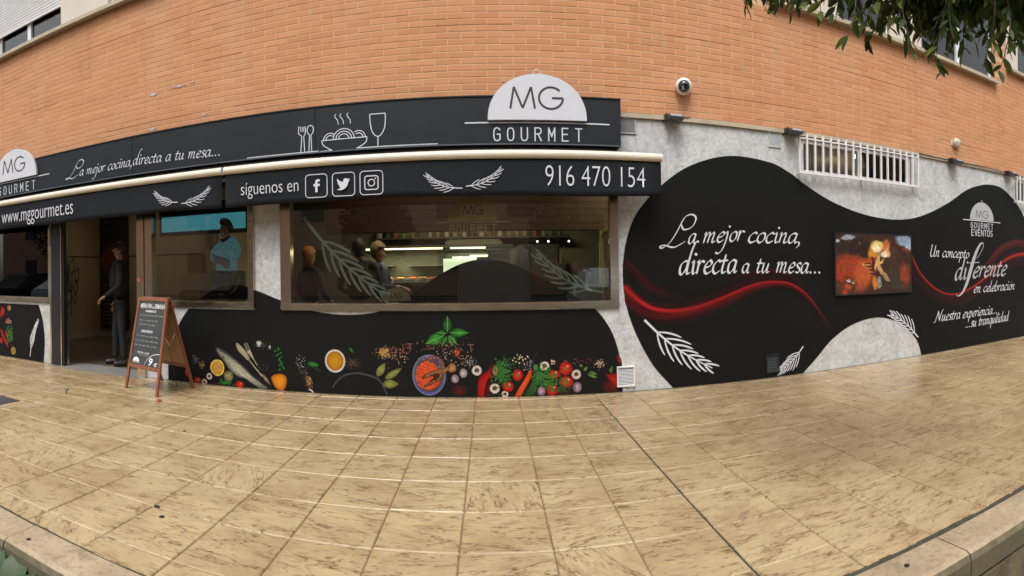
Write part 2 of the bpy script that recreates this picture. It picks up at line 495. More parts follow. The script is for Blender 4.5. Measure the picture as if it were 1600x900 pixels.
G_ = {
 'a': (.95, '.72,.88 .45,1 .13,.72 .1,.2 .3,.0 .58,.32 .73,.9;.75,1 .67,.3 .74,.04 .95,.16'),
 'b': (.85, '.3,2 .1,1.2 .08,.35 .3,0 .62,.25 .65,.8 .42,1 .14,.7'),
 'c': (.72, '.66,.84 .45,1 .12,.65 .1,.2 .35,0 .7,.22'),
 'd': (1.0, '.72,.88 .45,1 .13,.72 .1,.2 .3,0 .6,.4 .76,1.1;.78,2 .68,.3 .76,.04 .98,.16'),
 'D': (1.0, '.72,.88 .45,1 .13,.72 .1,.2 .3,0 .58,.4 .7,1.1;1.3,2.45 1.05,2.4 .82,1.7 .68,.5 .74,.04 .98,.16'),
 'e': (.75, '.12,.48 .45,.55 .65,.8 .45,1 .14,.65 .12,.2 .35,0 .7,.22'),
 'i': (.45, '.0,.84 .16,.98 .17,.3 .26,.02 .46,.16;*.22,1.5'),
 'j': (.45, '.0,.84 .18,.98 .2,.2 .05,-.7 -.25,-1.1 -.55,-1.0;*.24,1.5'),
 'l': (.45, '.22,2 .12,1 .12,.2 .25,0 .46,.16'),
 'm': (1.25, '0,.84 .15,.98 .1,0;.12,.55 .4,.98 .53,.85 .46,0;.49,.55 .8,.98 .92,.82 .87,.2 .95,.02 1.17,.16'),
 'n': (.85, '0,.84 .15,.98 .1,0;.12,.55 .42,.98 .56,.82 .52,.2 .6,.02 .82,.16'),
 'o': (.78, '.45,1 .14,.72 .1,.25 .34,0 .64,.28 .66,.78 .45,1'),
 'ó': (.78, '.45,1 .14,.72 .1,.25 .34,0 .64,.28 .66,.78 .45,1;.42,1.35 .68,1.7'),
 'p': (.85, '0,.84 .16,.98 .1,-.9;.12,.55 .42,1 .68,.75 .62,.22 .36,0 .12,.15'),
 'q': (.88, '.72,.88 .45,1 .13,.72 .1,.2 .3,0 .58,.32 .73,.9;.75,1 .67,-.9'),
 'r': (.62, '0,.84 .15,.98 .1,0;.12,.55 .36,.96 .64,.88'),
 's': (.62, '.6,.86 .38,1 .16,.82 .3,.56 .52,.36 .42,.06 .08,.08'),
 't': (.6, '.32,1.45 .16,.35 .26,.02 .52,.16;-.02,.95 .58,1.0'),
 'u': (.92, '0,.84 .15,.98 .1,.3 .25,0 .5,.3 .64,.95;.66,1 .6,.2 .68,.02 .9,.16'),
 'x': (.8, '0,.85 .18,.96 .5,.08 .76,.1;.7,.95 .02,.02'),
 'L': (2.75, '2.1,2.05 2.4,1.5 3.3,1.75 3.75,2.6 3.3,3.02 2.5,2.75 1.6,1.3 .85,.3 0,-.25 -.25,-.05 .3,.0 1.3,-.25 2.55,.3'),
 'N': (1.4, '-.25,-.05 .05,.1 .35,1.7;.3,1.8 .95,.05;.95,.05 1.1,1.5 1.45,1.95'),
 'U': (1.2, '0,1.75 .2,1.9 .14,.5 .42,0 .82,.4 .92,1.9;.94,1.9 .88,.25 .98,.02 1.2,.16'),
 ',': (.5, '*.14,.05;.2,.05 .18,-.25 0,-.5'),
 '.': (.5, '*.2,.08'),
 ' ': (.6, ''),
}
def script_text(text, p0, p1, xh, name, m, parent, y, slant=.22, pen=.17, tmin=.05, unsm=False):
    """broad-nib handwriting: skeleton letters fitted between p0 and p1 on the wall"""
    strokes, dots = [], []
    x = 0
    for ch in text:
        adv, sp = G_[ch]
        for st in sp.split(';'):
            if not st: continue
            if st[0] == '*':
                a, b = map(float, st[1:].split(',')); dots.append((x + a + b * slant, b)); continue
            pts = [tuple(map(float, q.split(','))) for q in st.split()]
            sl_ = 0 if ch == 'L' else slant
            strokes.append([(x + a + b * sl_, b) for a, b in smooth_pts(pts, 6)])
        x += adv
    xs = [q[0] for s_ in strokes for q in s_] + [q[0] for q in dots]
    x0, x1 = min(xs), max(xs)
    sx = math.hypot(p1[0] - p0[0], p1[1] - p0[1]) / (x1 - x0)
    ex = ((p1[0] - p0[0]) / (x1 - x0) / sx, (p1[1] - p0[1]) / (x1 - x0) / sx)
    mb = MB()
    na = R(40)
    def wf(t, d):
        s_ = abs(d[0] * math.sin(na) - d[1] * math.cos(na))
        e = min(1, t * 9 + .55, (1 - t) * 9 + .55)
        return xh * (tmin + pen * s_) * e
    def T_(q): return (p0[0] + (q[0] - x0) * sx * ex[0], p0[1] + (q[0] - x0) * sx * ex[1] + q[1] * xh)
    for i, s_ in enumerate(strokes): stroke_geo(mb, [T_(q) for q in s_], wf, y + .0001 * (i % 5))
    for d in dots: dot_geo(mb, T_(d), xh * .115, y + .0005)
    return mb.build(name, m, parent, fix=False)

C_ = {
 'G': '.5,.8 .44,.94 .25,1 .06,.9 0,.5 .06,.1 .25,0 .44,.06 .5,.2;|.5,.2 .5,.5;|.5,.5 .28,.5',
 'O': '.25,1 .05,.88 0,.5 .05,.12 .25,0 .45,.12 .5,.5 .45,.88 .25,1',
 'U': '|0,1 0,.3;0,.3 .06,.08 .25,0 .44,.08 .5,.3;|.5,.3 .5,1',
 'R': '|0,0 0,1;|0,1 .28,1;.28,1 .44,.95 .5,.77 .44,.58 .28,.52;|.28,.52 0,.52;|.25,.52 .5,0',
 'M': '|0,0 0,1 .25,.35 .5,1 .5,0',
 'E': '|.46,1 0,1 0,0 .46,0;|0,.52 .4,.52',
 'T': '|0,1 .5,1;|.25,1 .25,0',
 'V': '|0,1 .25,0 .5,1',
 'N': '|0,0 0,1 .5,0 .5,1',
 'S': '.47,.86 .25,1 .04,.8 .12,.6 .38,.42 .48,.2 .25,0 .02,.14',
}
def caps_text(text, u0, u1, z0, z1, name, m, parent, y, wgt, tilt=0.0, gap=.42):
    mb = MB(); n = len(text)
    adv = .5 + gap
    sx = (u1 - u0) / (adv * n - gap)
    h = z1 - z0
    j = 0
    for i, ch in enumerate(text):
        for st in C_[ch].split(';'):
            straight = st[0] == '|'
            pts = [tuple(map(float, q.split(','))) for q in st.lstrip('|').split()]
            if not straight: segs = [smooth_pts(pts, 6)]
            else: segs = [pts[q:q + 2] for q in range(len(pts) - 1)]
            for sg in segs:
                P_ = [(u0 + (i * adv + a) * sx, z0 + b * h + tilt * (i * adv + a) * sx) for a, b in sg]
                if straight:
                    a, b = P_; L = math.hypot(b[0] - a[0], b[1] - a[1]); e = wgt / 2 / L
                    P_ = [(a[0] - (b[0] - a[0]) * e, a[1] - (b[1] - a[1]) * e), (b[0] + (b[0] - a[0]) * e, b[1] + (b[1] - a[1]) * e)]
                stroke_geo(mb, P_, lambda t, d: wgt, y + .0001 * (j % 6)); j += 1
    return mb.build(name, m, parent, fix=False)
def mg_text(u0, u1, z0, z1, name, m, parent, y, wgt, tilt=0.0):
    """the wide geometric M and G of the emblem"""
    mb = MB(); W_ = u1 - u0; h = z1 - z0
    A = lambda a, b: (u0 + a * W_, z0 + b * h + tilt * a * W_)
    for i, (a, b) in enumerate((((0, 0), (.07, 1)), ((.07, 1), (.235, .03)), ((.235, .03), (.40, 1)), ((.40, 1), (.47, 0)))):
        stroke_geo(mb, [A(*a), A(*b)], lambda t, d: wgt, y + .0001 * i)
    arc = [A(.78 + .23 * math.cos(t), .5 + .5 * math.sin(t)) for t in [R(42 + i * 318 / 30) for i in range(31)]]
    stroke_geo(mb, arc, lambda t, d: wgt, y + .0005)
    stroke_geo(mb, [A(1.01, .5), A(.80, .5)], lambda t, d: wgt, y + .0006)
    return mb.build(name, m, parent, fix=False)
def type_text(text, u0, u1, z0, z1, name, m, parent, y, shear=0.0, off=0.0, tilt=0.0):
    cu = bpy.data.curves.new(name, 'FONT'); cu.body = text; cu.size = 1; cu.shear = shear; cu.offset = off
    cu.resolution_u = 4
    o = bpy.data.objects.new(name, cu); COL.objects.link(o)
    dg = bpy.context.evaluated_depsgraph_get()
    me = bpy.data.meshes.new_from_object(o.evaluated_get(dg))
    bpy.data.objects.remove(o); bpy.data.curves.remove(cu)
    xs = [v.co.x for v in me.vertices]; ys = [v.co.y for v in me.vertices]
    a, b, c_, d = min(xs), max(xs), min(ys), max(ys)
    for v in me.vertices:
        fx = (v.co.x - a) / (b - a); fy = (v.co.y - c_) / (d - c_)
        v.co = (u0 + fx * (u1 - u0), -y, z0 + fy * (z1 - z0) + tilt * fx * (u1 - u0))
    me.materials.clear(); me.name = name
    return link(name, me, m, parent)

def sprig(a, b, bend, n, ln, wd, name, m, parent, y, bare=.22, spread=44):
    """rosemary sprig from its bare stalk a to its tip b"""
    mb = MB()
    ax, az = a; bx, bz = b
    L = math.hypot(bx - ax, bz - az); dx, dz = (bx - ax) / L, (bz - az) / L
    nx, nz = -dz, dx
    stem = [(ax + dx * L * t + nx * bend * L * math.sin(PI * t), az + dz * L * t + nz * bend * L * math.sin(PI * t)) for t in [i / 20 for i in range(21)]]
    stroke_geo(mb, stem, lambda t, d: wd * (1 - .55 * t), y)
    j = 0
    for i in range(n):
        t = bare + (1 - bare) * i / n
        q = t * 20; k_ = int(q); fr = q - k_
        px = stem[k_][0] * (1 - fr) + stem[k_ + 1][0] * fr; pz = stem[k_][1] * (1 - fr) + stem[k_ + 1][1] * fr
        ang0 = math.atan2(stem[k_ + 1][1] - stem[k_][1], stem[k_ + 1][0] - stem[k_][0])
        for sd in (1, -1):
            an = ang0 + sd * R(spread * (1 - .38 * t))
            l = ln * (1.0 - .75 * max(0, t - .35)) * (.9 + .2 * random.random())
            pts = []
            for s_ in range(7):
                u = s_ / 6; aa = an - sd * R(14) * u
                pts.append((px + math.cos(aa) * l * u, pz + math.sin(aa) * l * u))
            j += 1
            stroke_geo(mb, pts, lambda t, d: wd * (.36 + .44 * math.sin(PI * min(1, t * .75 + .1))) * (1 if t < .97 else .6), y + .0001 * (j % 7 + 1))
    return mb.build(name, m, parent, fix=False)

# ================================================================== GROUND
pave = empty('pavement'); tag(pave, kind='structure')
box('joint_bed', -14, 15, -3.43, .32, -.20, -.007, M_JOINT, pave)
kin = lambda x: -3.485 - .028 * x - .003     # line where paving meets the kerb
XJ = [-.142 + .377 * i for i in range(-37, 40)]
YJ = [-.004, -.115, -.509, -.905, -1.30, -1.697, -2.095, -2.49, -2.885, -3.28]
XJ = [x + (.025 if abs(x - .235) < .01 else 0) for x in XJ]
tiles = []
for i in range(len(XJ) - 1):
    sh = random.uniform(-.008, .008)
    for j in range(len(YJ)):
        x0, x1 = XJ[i] + .0025, XJ[i + 1] - .0025
        if abs(XJ[i] - .989) < .02: x0 += .003
        y1 = YJ[j] + (sh if 1 < j else 0)
        y0 = YJ[j + 1] + (sh if j > 0 else 0) if j + 1 < len(YJ) else None
        if j == 0: pass
        if -5.16 < (x0 + x1) / 2 < -3.78 and j == 0: continue
        a = (x0, (y0 if y0 is not None else kin(x0)) + .0045); b = (x1, (y0 if y0 is not None else kin(x1)) + .0045)
        cx, cy = (x0 + x1) / 2, (a[1] + y1) / 2
        d = math.hypot(cx, cy + 5.19)
        size = (x1 - x0) * (y1 - a[1]) / d ** 3 * (1 if abs(math.degrees(math.atan2(cx, cy + 5.19))) < 57 else .01)
        tiles.append((size, a, b, (x1, y1 - .0045), (x0, y1 - .0045)))
tiles.sort(key=lambda q: -q[0])
cache = {}
def tile_mesh(a, b, c_, d, cx, cy, mb, tz=0.0):
    q = [(p[0] - cx, p[1] - cy) for p in (a, b, c_, d)]
    e = .0045
    top = [(x - math.copysign(e, x), y - math.copysign(e, y), tz) for x, y in q]
    mid = [(x, y, tz - .005) for x, y in q]
    low = [(x, y, -.03) for x, y in q]
    mb.add([(x + (0 if mb.c is None else cx), y + (0 if mb.c is None else cy), z) for x, y, z in top + mid + low],
           [(0, 1, 2, 3)] + [(i + 4, (i + 1) % 4 + 4, (i + 1) % 4, i) for i in range(4)] + [(i + 8, (i + 1) % 4 + 8, (i + 1) % 4 + 4, i + 4) for i in range(4)])
rest = MB(); rest.c = 1
for i, (s_, a, b, c_, d) in enumerate(tiles):
    cx, cy = (a[0] + c_[0]) / 2, (a[1] + c_[1]) / 2
    if i < 296:
        mb = MB(); tile_mesh(a, b, c_, d, cx, cy, mb, random.uniform(-.0012, .0012))
        o = link('tile', mb.mesh('tile'), M_TILE, pave)
        o.location = (cx, cy, 0)
    else: tile_mesh(a, b, c_, d, cx, cy, rest)
tag(link('tiles_beyond', rest.mesh('tiles_beyond'), M_TILE, pave), kind='stuff')
mb = MB()
for j, y in enumerate(YJ[1:]):
    for i in range(len(XJ) - 1):
        w_ = random.uniform(.0008, .0040) if random.random() > .15 else .0004
        mb.box(XJ[i], XJ[i + 1], y - w_, y + w_, -.02, -.0028 - random.random() * .003)
mb.build('grout_line', M_GROUT, pave)
mb = MB()
x = .989
while_y = -3.4
rows = 60
for i in range(rows):
    y0 = -3.50 + i * (3.3 / rows)
    mb.box(x - .004 - random.uniform(0, .003), x + .004 + random.uniform(0, .003), y0, y0 + 3.3 / rows, -.02, -.0015 + random.uniform(-.002, .001))
mb.build('wide_joint', M_MOSS, pave)
mb = MB(); N_ = 900; v = []
for i in range(N_ + 1):
    x0 = -14 + 29 * i / N_
    hw = (.006 if x0 < 0 else .010) + .006 * noise.noise((x0 * 2.3, 0, 1)) + .003 * noise.noise((x0 * 14, 0, 2))
    zz = .0008 + .004 * noise.noise((x0 * 5, 3, 0))
    v += [(x0, kin(x0) - .02, zz), (x0, kin(x0) + .004 + hw, zz)]
mb.add(v, [(2 * i, 2 * i + 2, 2 * i + 3, 2 * i + 1) for i in range(N_)])
mb.build('kerb_joint', M_MOSS, pave, fix=False)

mb = MB(); v = []; N_ = 700
for i in range(N_ + 1):
    x0 = -9 + 19 * i / N_
    v += [(x0, -.003, .0022), (x0, -.010 - .010 * max(0, noise.noise((x0 * 3, 1, 1))) - .006 * max(0, noise.noise((x0 * 17, 2, 1))), .0018)]
mb.add([q for q in v], [(2 * i, 2 * i + 1, 2 * i + 3, 2 * i + 2) for i in range(N_) if not -5.36 < -9 + 19 * i / N_ < -3.78])
mb.build('grime_line', M_MOSS, pave, fix=False)
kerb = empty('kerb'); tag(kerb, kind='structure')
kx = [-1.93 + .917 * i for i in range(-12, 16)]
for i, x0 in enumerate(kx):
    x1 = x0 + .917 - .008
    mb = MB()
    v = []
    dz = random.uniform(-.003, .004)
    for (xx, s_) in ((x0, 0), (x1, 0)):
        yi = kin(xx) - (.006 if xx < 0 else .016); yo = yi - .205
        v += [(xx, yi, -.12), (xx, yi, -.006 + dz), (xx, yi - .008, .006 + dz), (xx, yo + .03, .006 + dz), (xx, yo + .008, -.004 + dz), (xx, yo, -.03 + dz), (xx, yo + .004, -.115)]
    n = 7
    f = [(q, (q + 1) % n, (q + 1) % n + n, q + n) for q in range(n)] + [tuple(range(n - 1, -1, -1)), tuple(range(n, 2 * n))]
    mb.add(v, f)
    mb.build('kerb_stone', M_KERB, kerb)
mb = MB()
for i in range(28):
    x0 = kx[i]
    x1 = x0 + .917
    y = kin(x0) - .20
    mb.box(x0, x1 - .012, y - .02, y + .12, -.42, -.135)
    mb.box(x0, x1, y + .03, y + .12, -.14, -.11)
mb.build('bed_wall', M_BED, kerb)
g = MB().box(-60, 60, -60, -5.9, -.5, -.16).build('road', M_ASPH); tag(g, kind='structure')
mb = MB()
nx_, ny_ = 90, 12
for i in range(nx_ + 1):
    for j in range(ny_ + 1):
        X = -14 + 29 * i / nx_; Y = -5.9 + 2.35 * j / ny_
        mb.v.append((X, Y, -.30 + .06 * noise.noise((X * 1.7, Y * 1.7, 0)) + .02 * noise.noise((X * 9, Y * 9, 3))))
for i in range(nx_):
    for j in range(ny_):
        a = i * (ny_ + 1) + j; mb.f.append((a, a + ny_ + 1, a + ny_ + 2, a + 1))
g = mb.build('soil', M_SOIL, smooth=True); tag(g, kind='structure')
g = MB().box(-400, 400, -400, 400, -.9, -.55).build('ground', M_ASPH); tag(g, kind='structure')
for (a, b) in ((-60, -14), (15, 60)):
    pass
mb = MB(); mb.box(-60, -14, -5.9, .3, -.3, -.01).box(15, 60, -5.9, .3, -.3, -.01)
mb.build('far_paving', M_TILE, pave)

# ================================================================== BUILDING
bld = empty('restaurant_building', (0, 0, 0))
tag(bld, 'orange brick building with grey marble ground floor housing the gourmet restaurant', 'building')
ZB = 2.742   # bottom of the brickwork
UL, UR = -12.0, 13.0

# --- marble cladding split round the openings
OPEN = [(-12, -5.39, .865, 2.2), (-5.35, -3.80, -.2, 2.2), (-3.80, -2.39, .845, 2.2), (-2.085, 1.245, .835, 2.2), (3.36, 5.09, 2.272, 2.66), (7.49, 9.4, 2.272, 2.66)]
us = sorted(set([UL, UR] + [q for o in OPEN for q in o[:2]]))
clad = MB()
def solid(u, z): return not any(a < u < b and c_ < z < d for a, b, c_, d in OPEN)
slabs = []
for i in range(len(us) - 1):
    a, b = us[i], us[i + 1]
    m_ = (a + b) / 2
    zs = sorted(set([0.0, 2.69] + [q for o in OPEN if o[0] < m_ < o[1] for q in o[2:] if 0 < q < 2.69]))
    for j in range(len(zs) - 1):
        if solid(m_, (zs[j] + zs[j + 1]) / 2): slabs.append((a, b, zs[j], zs[j + 1]))
for a, b, c_, d in slabs: clad.box(a, b, .012, .30, c_, d)
cladding = clad.build('stone_cladding', M_JOINT, bld)
for a, b, c_, d in slabs:
    nu = max(1, round((b - a) / .92)); nz = max(1, round((d - c_) / .62))
    for i in range(nu):
        for j in range(nz):
            g_ = .0007
            u0, u1 = a + (b - a) * i / nu + g_, a + (b - a) * (i + 1) / nu - g_
            z0, z1 = c_ + (d - c_) * j / nz + g_, c_ + (d - c_) * (j + 1) / nz - g_
            if u1 < -9: continue
            box('stone_slab', u0, u1, -random.uniform(0, .0008), .0118, z0, z1, M_MARBLE, cladding)
# ledge between stone and brick
MB().box(UL, UR, -.028, .2, 2.692, 2.728).box(UL, UR, -.016, .2, 2.728, 2.7395).build('string_course', M_BELT, bld)
# --- brick wall
SILL_L, SILL_R = 4.55, 4.135
top = 8.0
bw = MB()
bw.box(UL, -3.5, .0022, .30, ZB, SILL_L - .06).box(-3.5, 2.9, .0022, .30, ZB, top).box(2.9, 6.99, .0022, .30, ZB, SILL_R - .05)
bw.box(6.99, 7.24, .0022, .30, ZB, top).box(7.24, UR, .0022, .30, ZB, 4.43)
bw.box(UL, -3.5, .0022, .30, 6.05, top).box(2.9, 6.99, .0022, .30, 5.7, top).box(7.24, UR, .0022, .30, 6.0, top)
bwall = bw.build('brick_wall', M_MORTAR, bld)
BL, BH = .25, .0622
brk = []
nrow = int((top - ZB) / BH)
for r in range(nrow):
    z0 = ZB + r * BH
    o_ = 0 if r % 2 else BL / 2
    for i in range(-50, 56):
        u0 = i * BL + o_ + .003 * math.sin(r * 1.7)
        uc, zc = u0 + BL / 2, z0 + BH / 2
        if uc < UL + .2 or uc > UR - .2: continue
        if uc < -3.5 + .1 and SILL_L - .09 < zc < 6.08: continue
        if 2.9 - .1 < uc < 6.99 + .1 and SILL_R - .08 < zc < 5.73: continue
        if uc > 7.24 - .1 and 4.40 < zc < 6.03: continue
        a, b = u0 + .0045, u0 + BL - .0045
        if a < 2.626 < b:
            brk.append((a, 2.612, z0 + .0045, z0 + BH - .0045)); a = 2.640
        brk.append((a, b, z0 + .0045, z0 + BH - .0045))
def seen(q):
    uc, zc = (q[0] + q[1]) / 2, (q[2] + q[3]) / 2
    th = math.degrees(math.atan2(uc, 5.19)); d = math.hypot(uc, 5.19)
    el = (zc - 1.19) / d
    vis = abs(th - 2.36) < 53 and el < .49 and not (uc < 1.25 and zc < 2.83)
    return (q[1] - q[0]) * 5.19 / d ** 3 * (1 if vis else .001)
brk.sort(key=lambda q: -seen(q))
base_me = {}
rb = MB()
def brick_geo(mb, a, b, z0, z1, y):
    e = .0022
    v = [(a, .02, z0), (b, .02, z0), (b, .02, z1), (a, .02, z1),
         (a, y + e, z0), (b, y + e, z0), (b, y + e, z1), (a, y + e, z1),
         (a + e, y, z0 + e), (b - e, y, z0 + e), (b - e, y, z1 - e), (a + e, y, z1 - e)]
    f = [(8, 9, 10, 11)] + [(i, (i + 1) % 4, (i + 1) % 4 + 4, i + 4) for i in range(4)] + [(i + 4, (i + 1) % 4 + 4, (i + 1) % 4 + 8, i + 8) for i in range(4)]
    mb.add(v, f)
for i, (a, b, z0, z1) in enumerate(brk):
    y = -.0004 - random.random() ** 3 * .0014 - (.0022 if int(round((z0 - ZB) / BH)) % 9 == 4 and noise.noise((a * .9, z0 * 3, 0)) > .0 else 0)
    if i < 298:
        key = round(b - a, 3)
        if key not in base_me:
            mb = MB(); h = (b - a) / 2; brick_geo(mb, -h, h, -(z1 - z0) / 2, (z1 - z0) / 2, 0)
            base_me[key] = mb.mesh('brick')
        o = link('brick', base_me[key], M_BRICK, bwall)
        o.location = ((a + b) / 2, y, (z0 + z1) / 2)
        o.rotation_euler = (random.uniform(-.02, .02), random.uniform(-.0022, .0022), random.uniform(-.002, .002))
    else:
        dz = random.uniform(-.0007, .0007)
        brick_geo(rb, a, b, z0 + dz, z1 + dz, y)
tag(link('bricks_beyond', rb.mesh('bricks_beyond'), M_BRICK, bwall), kind='stuff')
box('expansion_joint', 2.615, 2.637, -.001, .02, ZB, SILL_R - .06, stained('brick_coloured_sealant', (.50, .27, .14), .8, .15, 9), bwall)
# pale mortar repairs high on the left
for (u, z, w_, h_) in ((-3.66, 3.31, .10, .035), (-3.30, 3.335, .16, .016), (-3.12, 3.345, .05, .012), (-3.68, 2.905, .12, .02), (-2.98, 2.96, .05, .02)):
    pts = [(u + w_ / 2 * math.cos(t) * (1 + .35 * math.sin(t * 5 + u)), z + h_ / 2 * math.sin(t) * (1 + .4 * math.cos(t * 4))) for t in [2 * PI * i / 14 for i in range(14)]]
    MB().plate(pts, .006, .004).build('mortar_patch', mat('grey_mortar_patch', (.48, .46, .45), .9), bwall)

# --- ribbon windows of the upper floor
def ribbon(u0, u1, sill, htop, spec, side):
    """spec: list of (kind, from, to)"""
    s_ = MB(); s_.box(u0, u1 + .06, -.075, .28, sill - .045, sill)
    s_.box(u0, u1 + .06, -.085, -.075, sill - .055, sill - .006)
    s_.build('window_sill', M_BELT, bld, bevel=.002)
    for kind, a, b in spec:
        if kind == 'panel':
            MB().box(a + .002, b - .002, -.01, .28, sill + .001, htop).build('cream_panel', M_CREAM, bld)
        else:
            f = MB(); y0, y1 = .05, .11; t = .055
            f.box(a, b, y0, y1, sill + .001, sill + .06).box(a, b, y0, y1, htop - .06, htop)
            f.box(a, a + t, y0, y1, sill + .06, htop - .06).box(b - t, b, y0, y1, sill + .06, htop - .06)
            nd = max(1, round((b - a) / .75))
            for i in range(1, nd):
                x = a + (b - a) * i / nd
                f.box(x - .035, x + .035, y0 - .006, y1, sill + .06, htop - .06)
            wn = f.build('upper_window', M_WPAINT, bld)
            for i in range(nd):
                xa = a + (b - a) * i / nd + .036; xb = a + (b - a) * (i + 1) / nd - .036
                box('pane', xa, xb, .078, .084, sill + .061, htop - .061, M_GLASS, wn)
            box('net_curtain', a + t, b - t, .098, .104, sill + .06, sill + (.20 if side == 'L' else 1.0), mat('white_curtain', (.72, .72, .78), .9), wn)
            box('dark_room', a, b, .6, .7, sill, htop, mat('dark_room', (.02, .022, .02), .9), wn)
            if kind == 'shutter':
                sh = MB(); z = sill + .335
                sh.box(a, b, .005, .03, z - .03, z)
                pr = []
                for i in range(34):
                    pr += [(.012, z + .001 + i * .042), (.002, z + .012 + i * .042), (.002, z + .030 + i * .042), (.014, z + .040 + i * .042)]
                v = [(x, y, zz) for x in (a, b) for y, zz in pr]; n = len(pr)
                sh.add(v, [(i, i + 1, i + 1 + n, i + n) for i in range(n - 1)])
                sh.build('roller_shutter', M_WPAINT, wn)
ribbon(-12, -3.55, SILL_L, 6.05, [('window', -12, -7.35), ('panel', -7.35, -6.56), ('shutter', -6.56, -5.16), ('panel', -5.16, -4.33), ('window', -4.33, -3.55)], 'L')
ribbon(2.95, 6.93, SILL_R, 5.7, [('panel', 2.95, 3.9), ('window', 3.9, 4.72), ('panel', 4.72, 5.30), ('window', 5.30, 6.93)], 'R')
ribbon(7.26, 12.9, 4.45, 6.0, [('panel', 7.26, 7.6), ('window', 7.6, 9.2), ('panel', 9.2, 12.9)], 'R')

# --- shop windows: steel frames and glass
def shop_window(a, b, z0, z1, fw=.085, mull=(), fd=.035, lead=.11):
    f = MB()
    f.box(a - .002, b + .002, -fd, .06, z0 - .018, z0 + .034)
    f.box(a, a + lead, -fd + .001, .06, z0 + .034, z1).box(b - fw, b, -fd + .001, .06, z0 + .034, z1)
    f.box(a + lead, b - fw, -fd + .012, .05, z0 + .034, z0 + .046)
    wn = f.build('shop_window', M_STEEL, bld, bevel=.002)
    r_ = MB(); r_.box(a + lead, b - fw, .0, .05, z1 - .05, z1)
    r_.build('head_frame', M_DARKM, wn)
    box('pane', a + lead, b - fw, .008, .018, z0 + .046, z1 - .05, M_GLASS, wn)
    return wn
w0 = shop_window(-11.9, -5.39, .865, 2.2, fw=.035)
w1 = shop_window(-3.785, -2.39, .865, 2.2, fw=.065, lead=.10)
w2 = shop_window(-2.085, 1.245, .855, 2.2, fw=.08, lead=.11)
# stone-and-steel return below the far left window
box('steel_corner_trim', -5.39, -5.352, -.036, .06, .0, 1.62, M_STEEL, bld)

# --- entrance: black side frame, thin steel post, threshold
ent = MB().box(-5.35, -5.18, -.05, .05, .0, 2.25).box(-5.16, -5.127, -.03, .03, .0, 2.25).build('entrance', M_DARKM, bld, bevel=.003)
box('door_post', -5.18, -5.16, -.045, .1, .0, 2.25, M_STEEL, ent)
box('door_post', -3.905, -3.80, -.034, .14, .0, 2.25, M_STEEL, ent)
box('threshold', -5.35, -3.79, -.115, .32, -.02, .004, M_THRESH, ent)
st = MB(); st.plate([(-3.875 + .022 * math.cos(t) , 1.148 + .018 * math.sin(t)) for t in [2 * PI * i / 16 for i in range(16)]], .0365, .002)
st.build('sticker', mat('red_sticker', (.55, .06, .04), .5), ent)

# --- rooms behind
room = MB()
room.box(-7.35, -7.25, .3, 3.15, 0, 2.65)
sw = room.build('side_wall', M_INT_BEIGE, bld)
box('back_wall', -7.35, -4.2, 3.15, 3.25, 0, 2.65, M_INT_BEIGE, bld)
box('partition_wall', -4.2, -3.9, 2.0, 3.25, 0, 2.65, M_INT_BEIGE, bld)
box('kitchen_wall', -4.2, 3.2, 4.4, 4.5, 0, 2.65, mat('olive_wall', (.14, .14, .085), .7), bld)
box('end_wall', 3.15, 3.25, .3, 4.5, 0, 2.65, M_INT_DARK, bld)
box('interior_floor', -7.35, 3.25, .30, 4.5, -.1, -.002, M_FLOORI, bld)
box('interior_ceiling', -7.35, 3.25, .30, 4.5, 2.655, 2.69, M_INT_DARK, bld)
box('store_wall', -12, -7.36, .9, 1.0, 0, 2.65, M_INT_DARK, bld)
MB().box(-7.249, -7.244, .3, 3.14, 1.57, 1.59).box(-7.24, -4.2, 3.14, 3.149, 1.57, 1.59).build('dado_line', M_INT_DARK, bld)
MB().box(-7.249, -7.235, .3, 3.14, 0, .07).build('skirting', mat('pale_skirting', (.45, .42, .36), .6), bld)
MB().box(UL, UR, .31, 9, 2.70, 2.95).box(UL, UR, 8.7, 9, -.2, 2.70).box(UL, UL + .2, .31, 8.7, -.2, 2.70).box(UR - .2, UR, .31, 8.7, -.2, 2.70).build('floor_slab', M_INT_DARK, bld)
MB().box(UL, UR, .31, 9, 7.9, 8.1).box(UL, UR, 8.7, 9, 2.95, 7.9).box(UL, UL + .2, .31, 8.7, 2.95, 7.9).box(UR - .2, UR, .31, 8.7, 2.95, 7.9).build('upper_walls', M_CREAM, bld)
box('partition', 3.26, 3.32, .31, 4.5, 0, 2.69, mat('drab_partition', (.22, .20, .17), .9), bld)
box('store_ceiling', 3.33, 9.6, .31, 3.0, 2.675, 2.695, mat('drab_ceiling', (.24, .22, .19), .9), bld)
# room lights behind the barred window
box('store_room', 3.3, 9.6, 3.0, 3.1, 1.0, 2.69, mat('drab_store_wall', (.16, .14, .09), .9), bld)
box('store_floor', 3.3, 9.6, .31, 3.0, .9, 1.0, M_INT_DARK, bld)

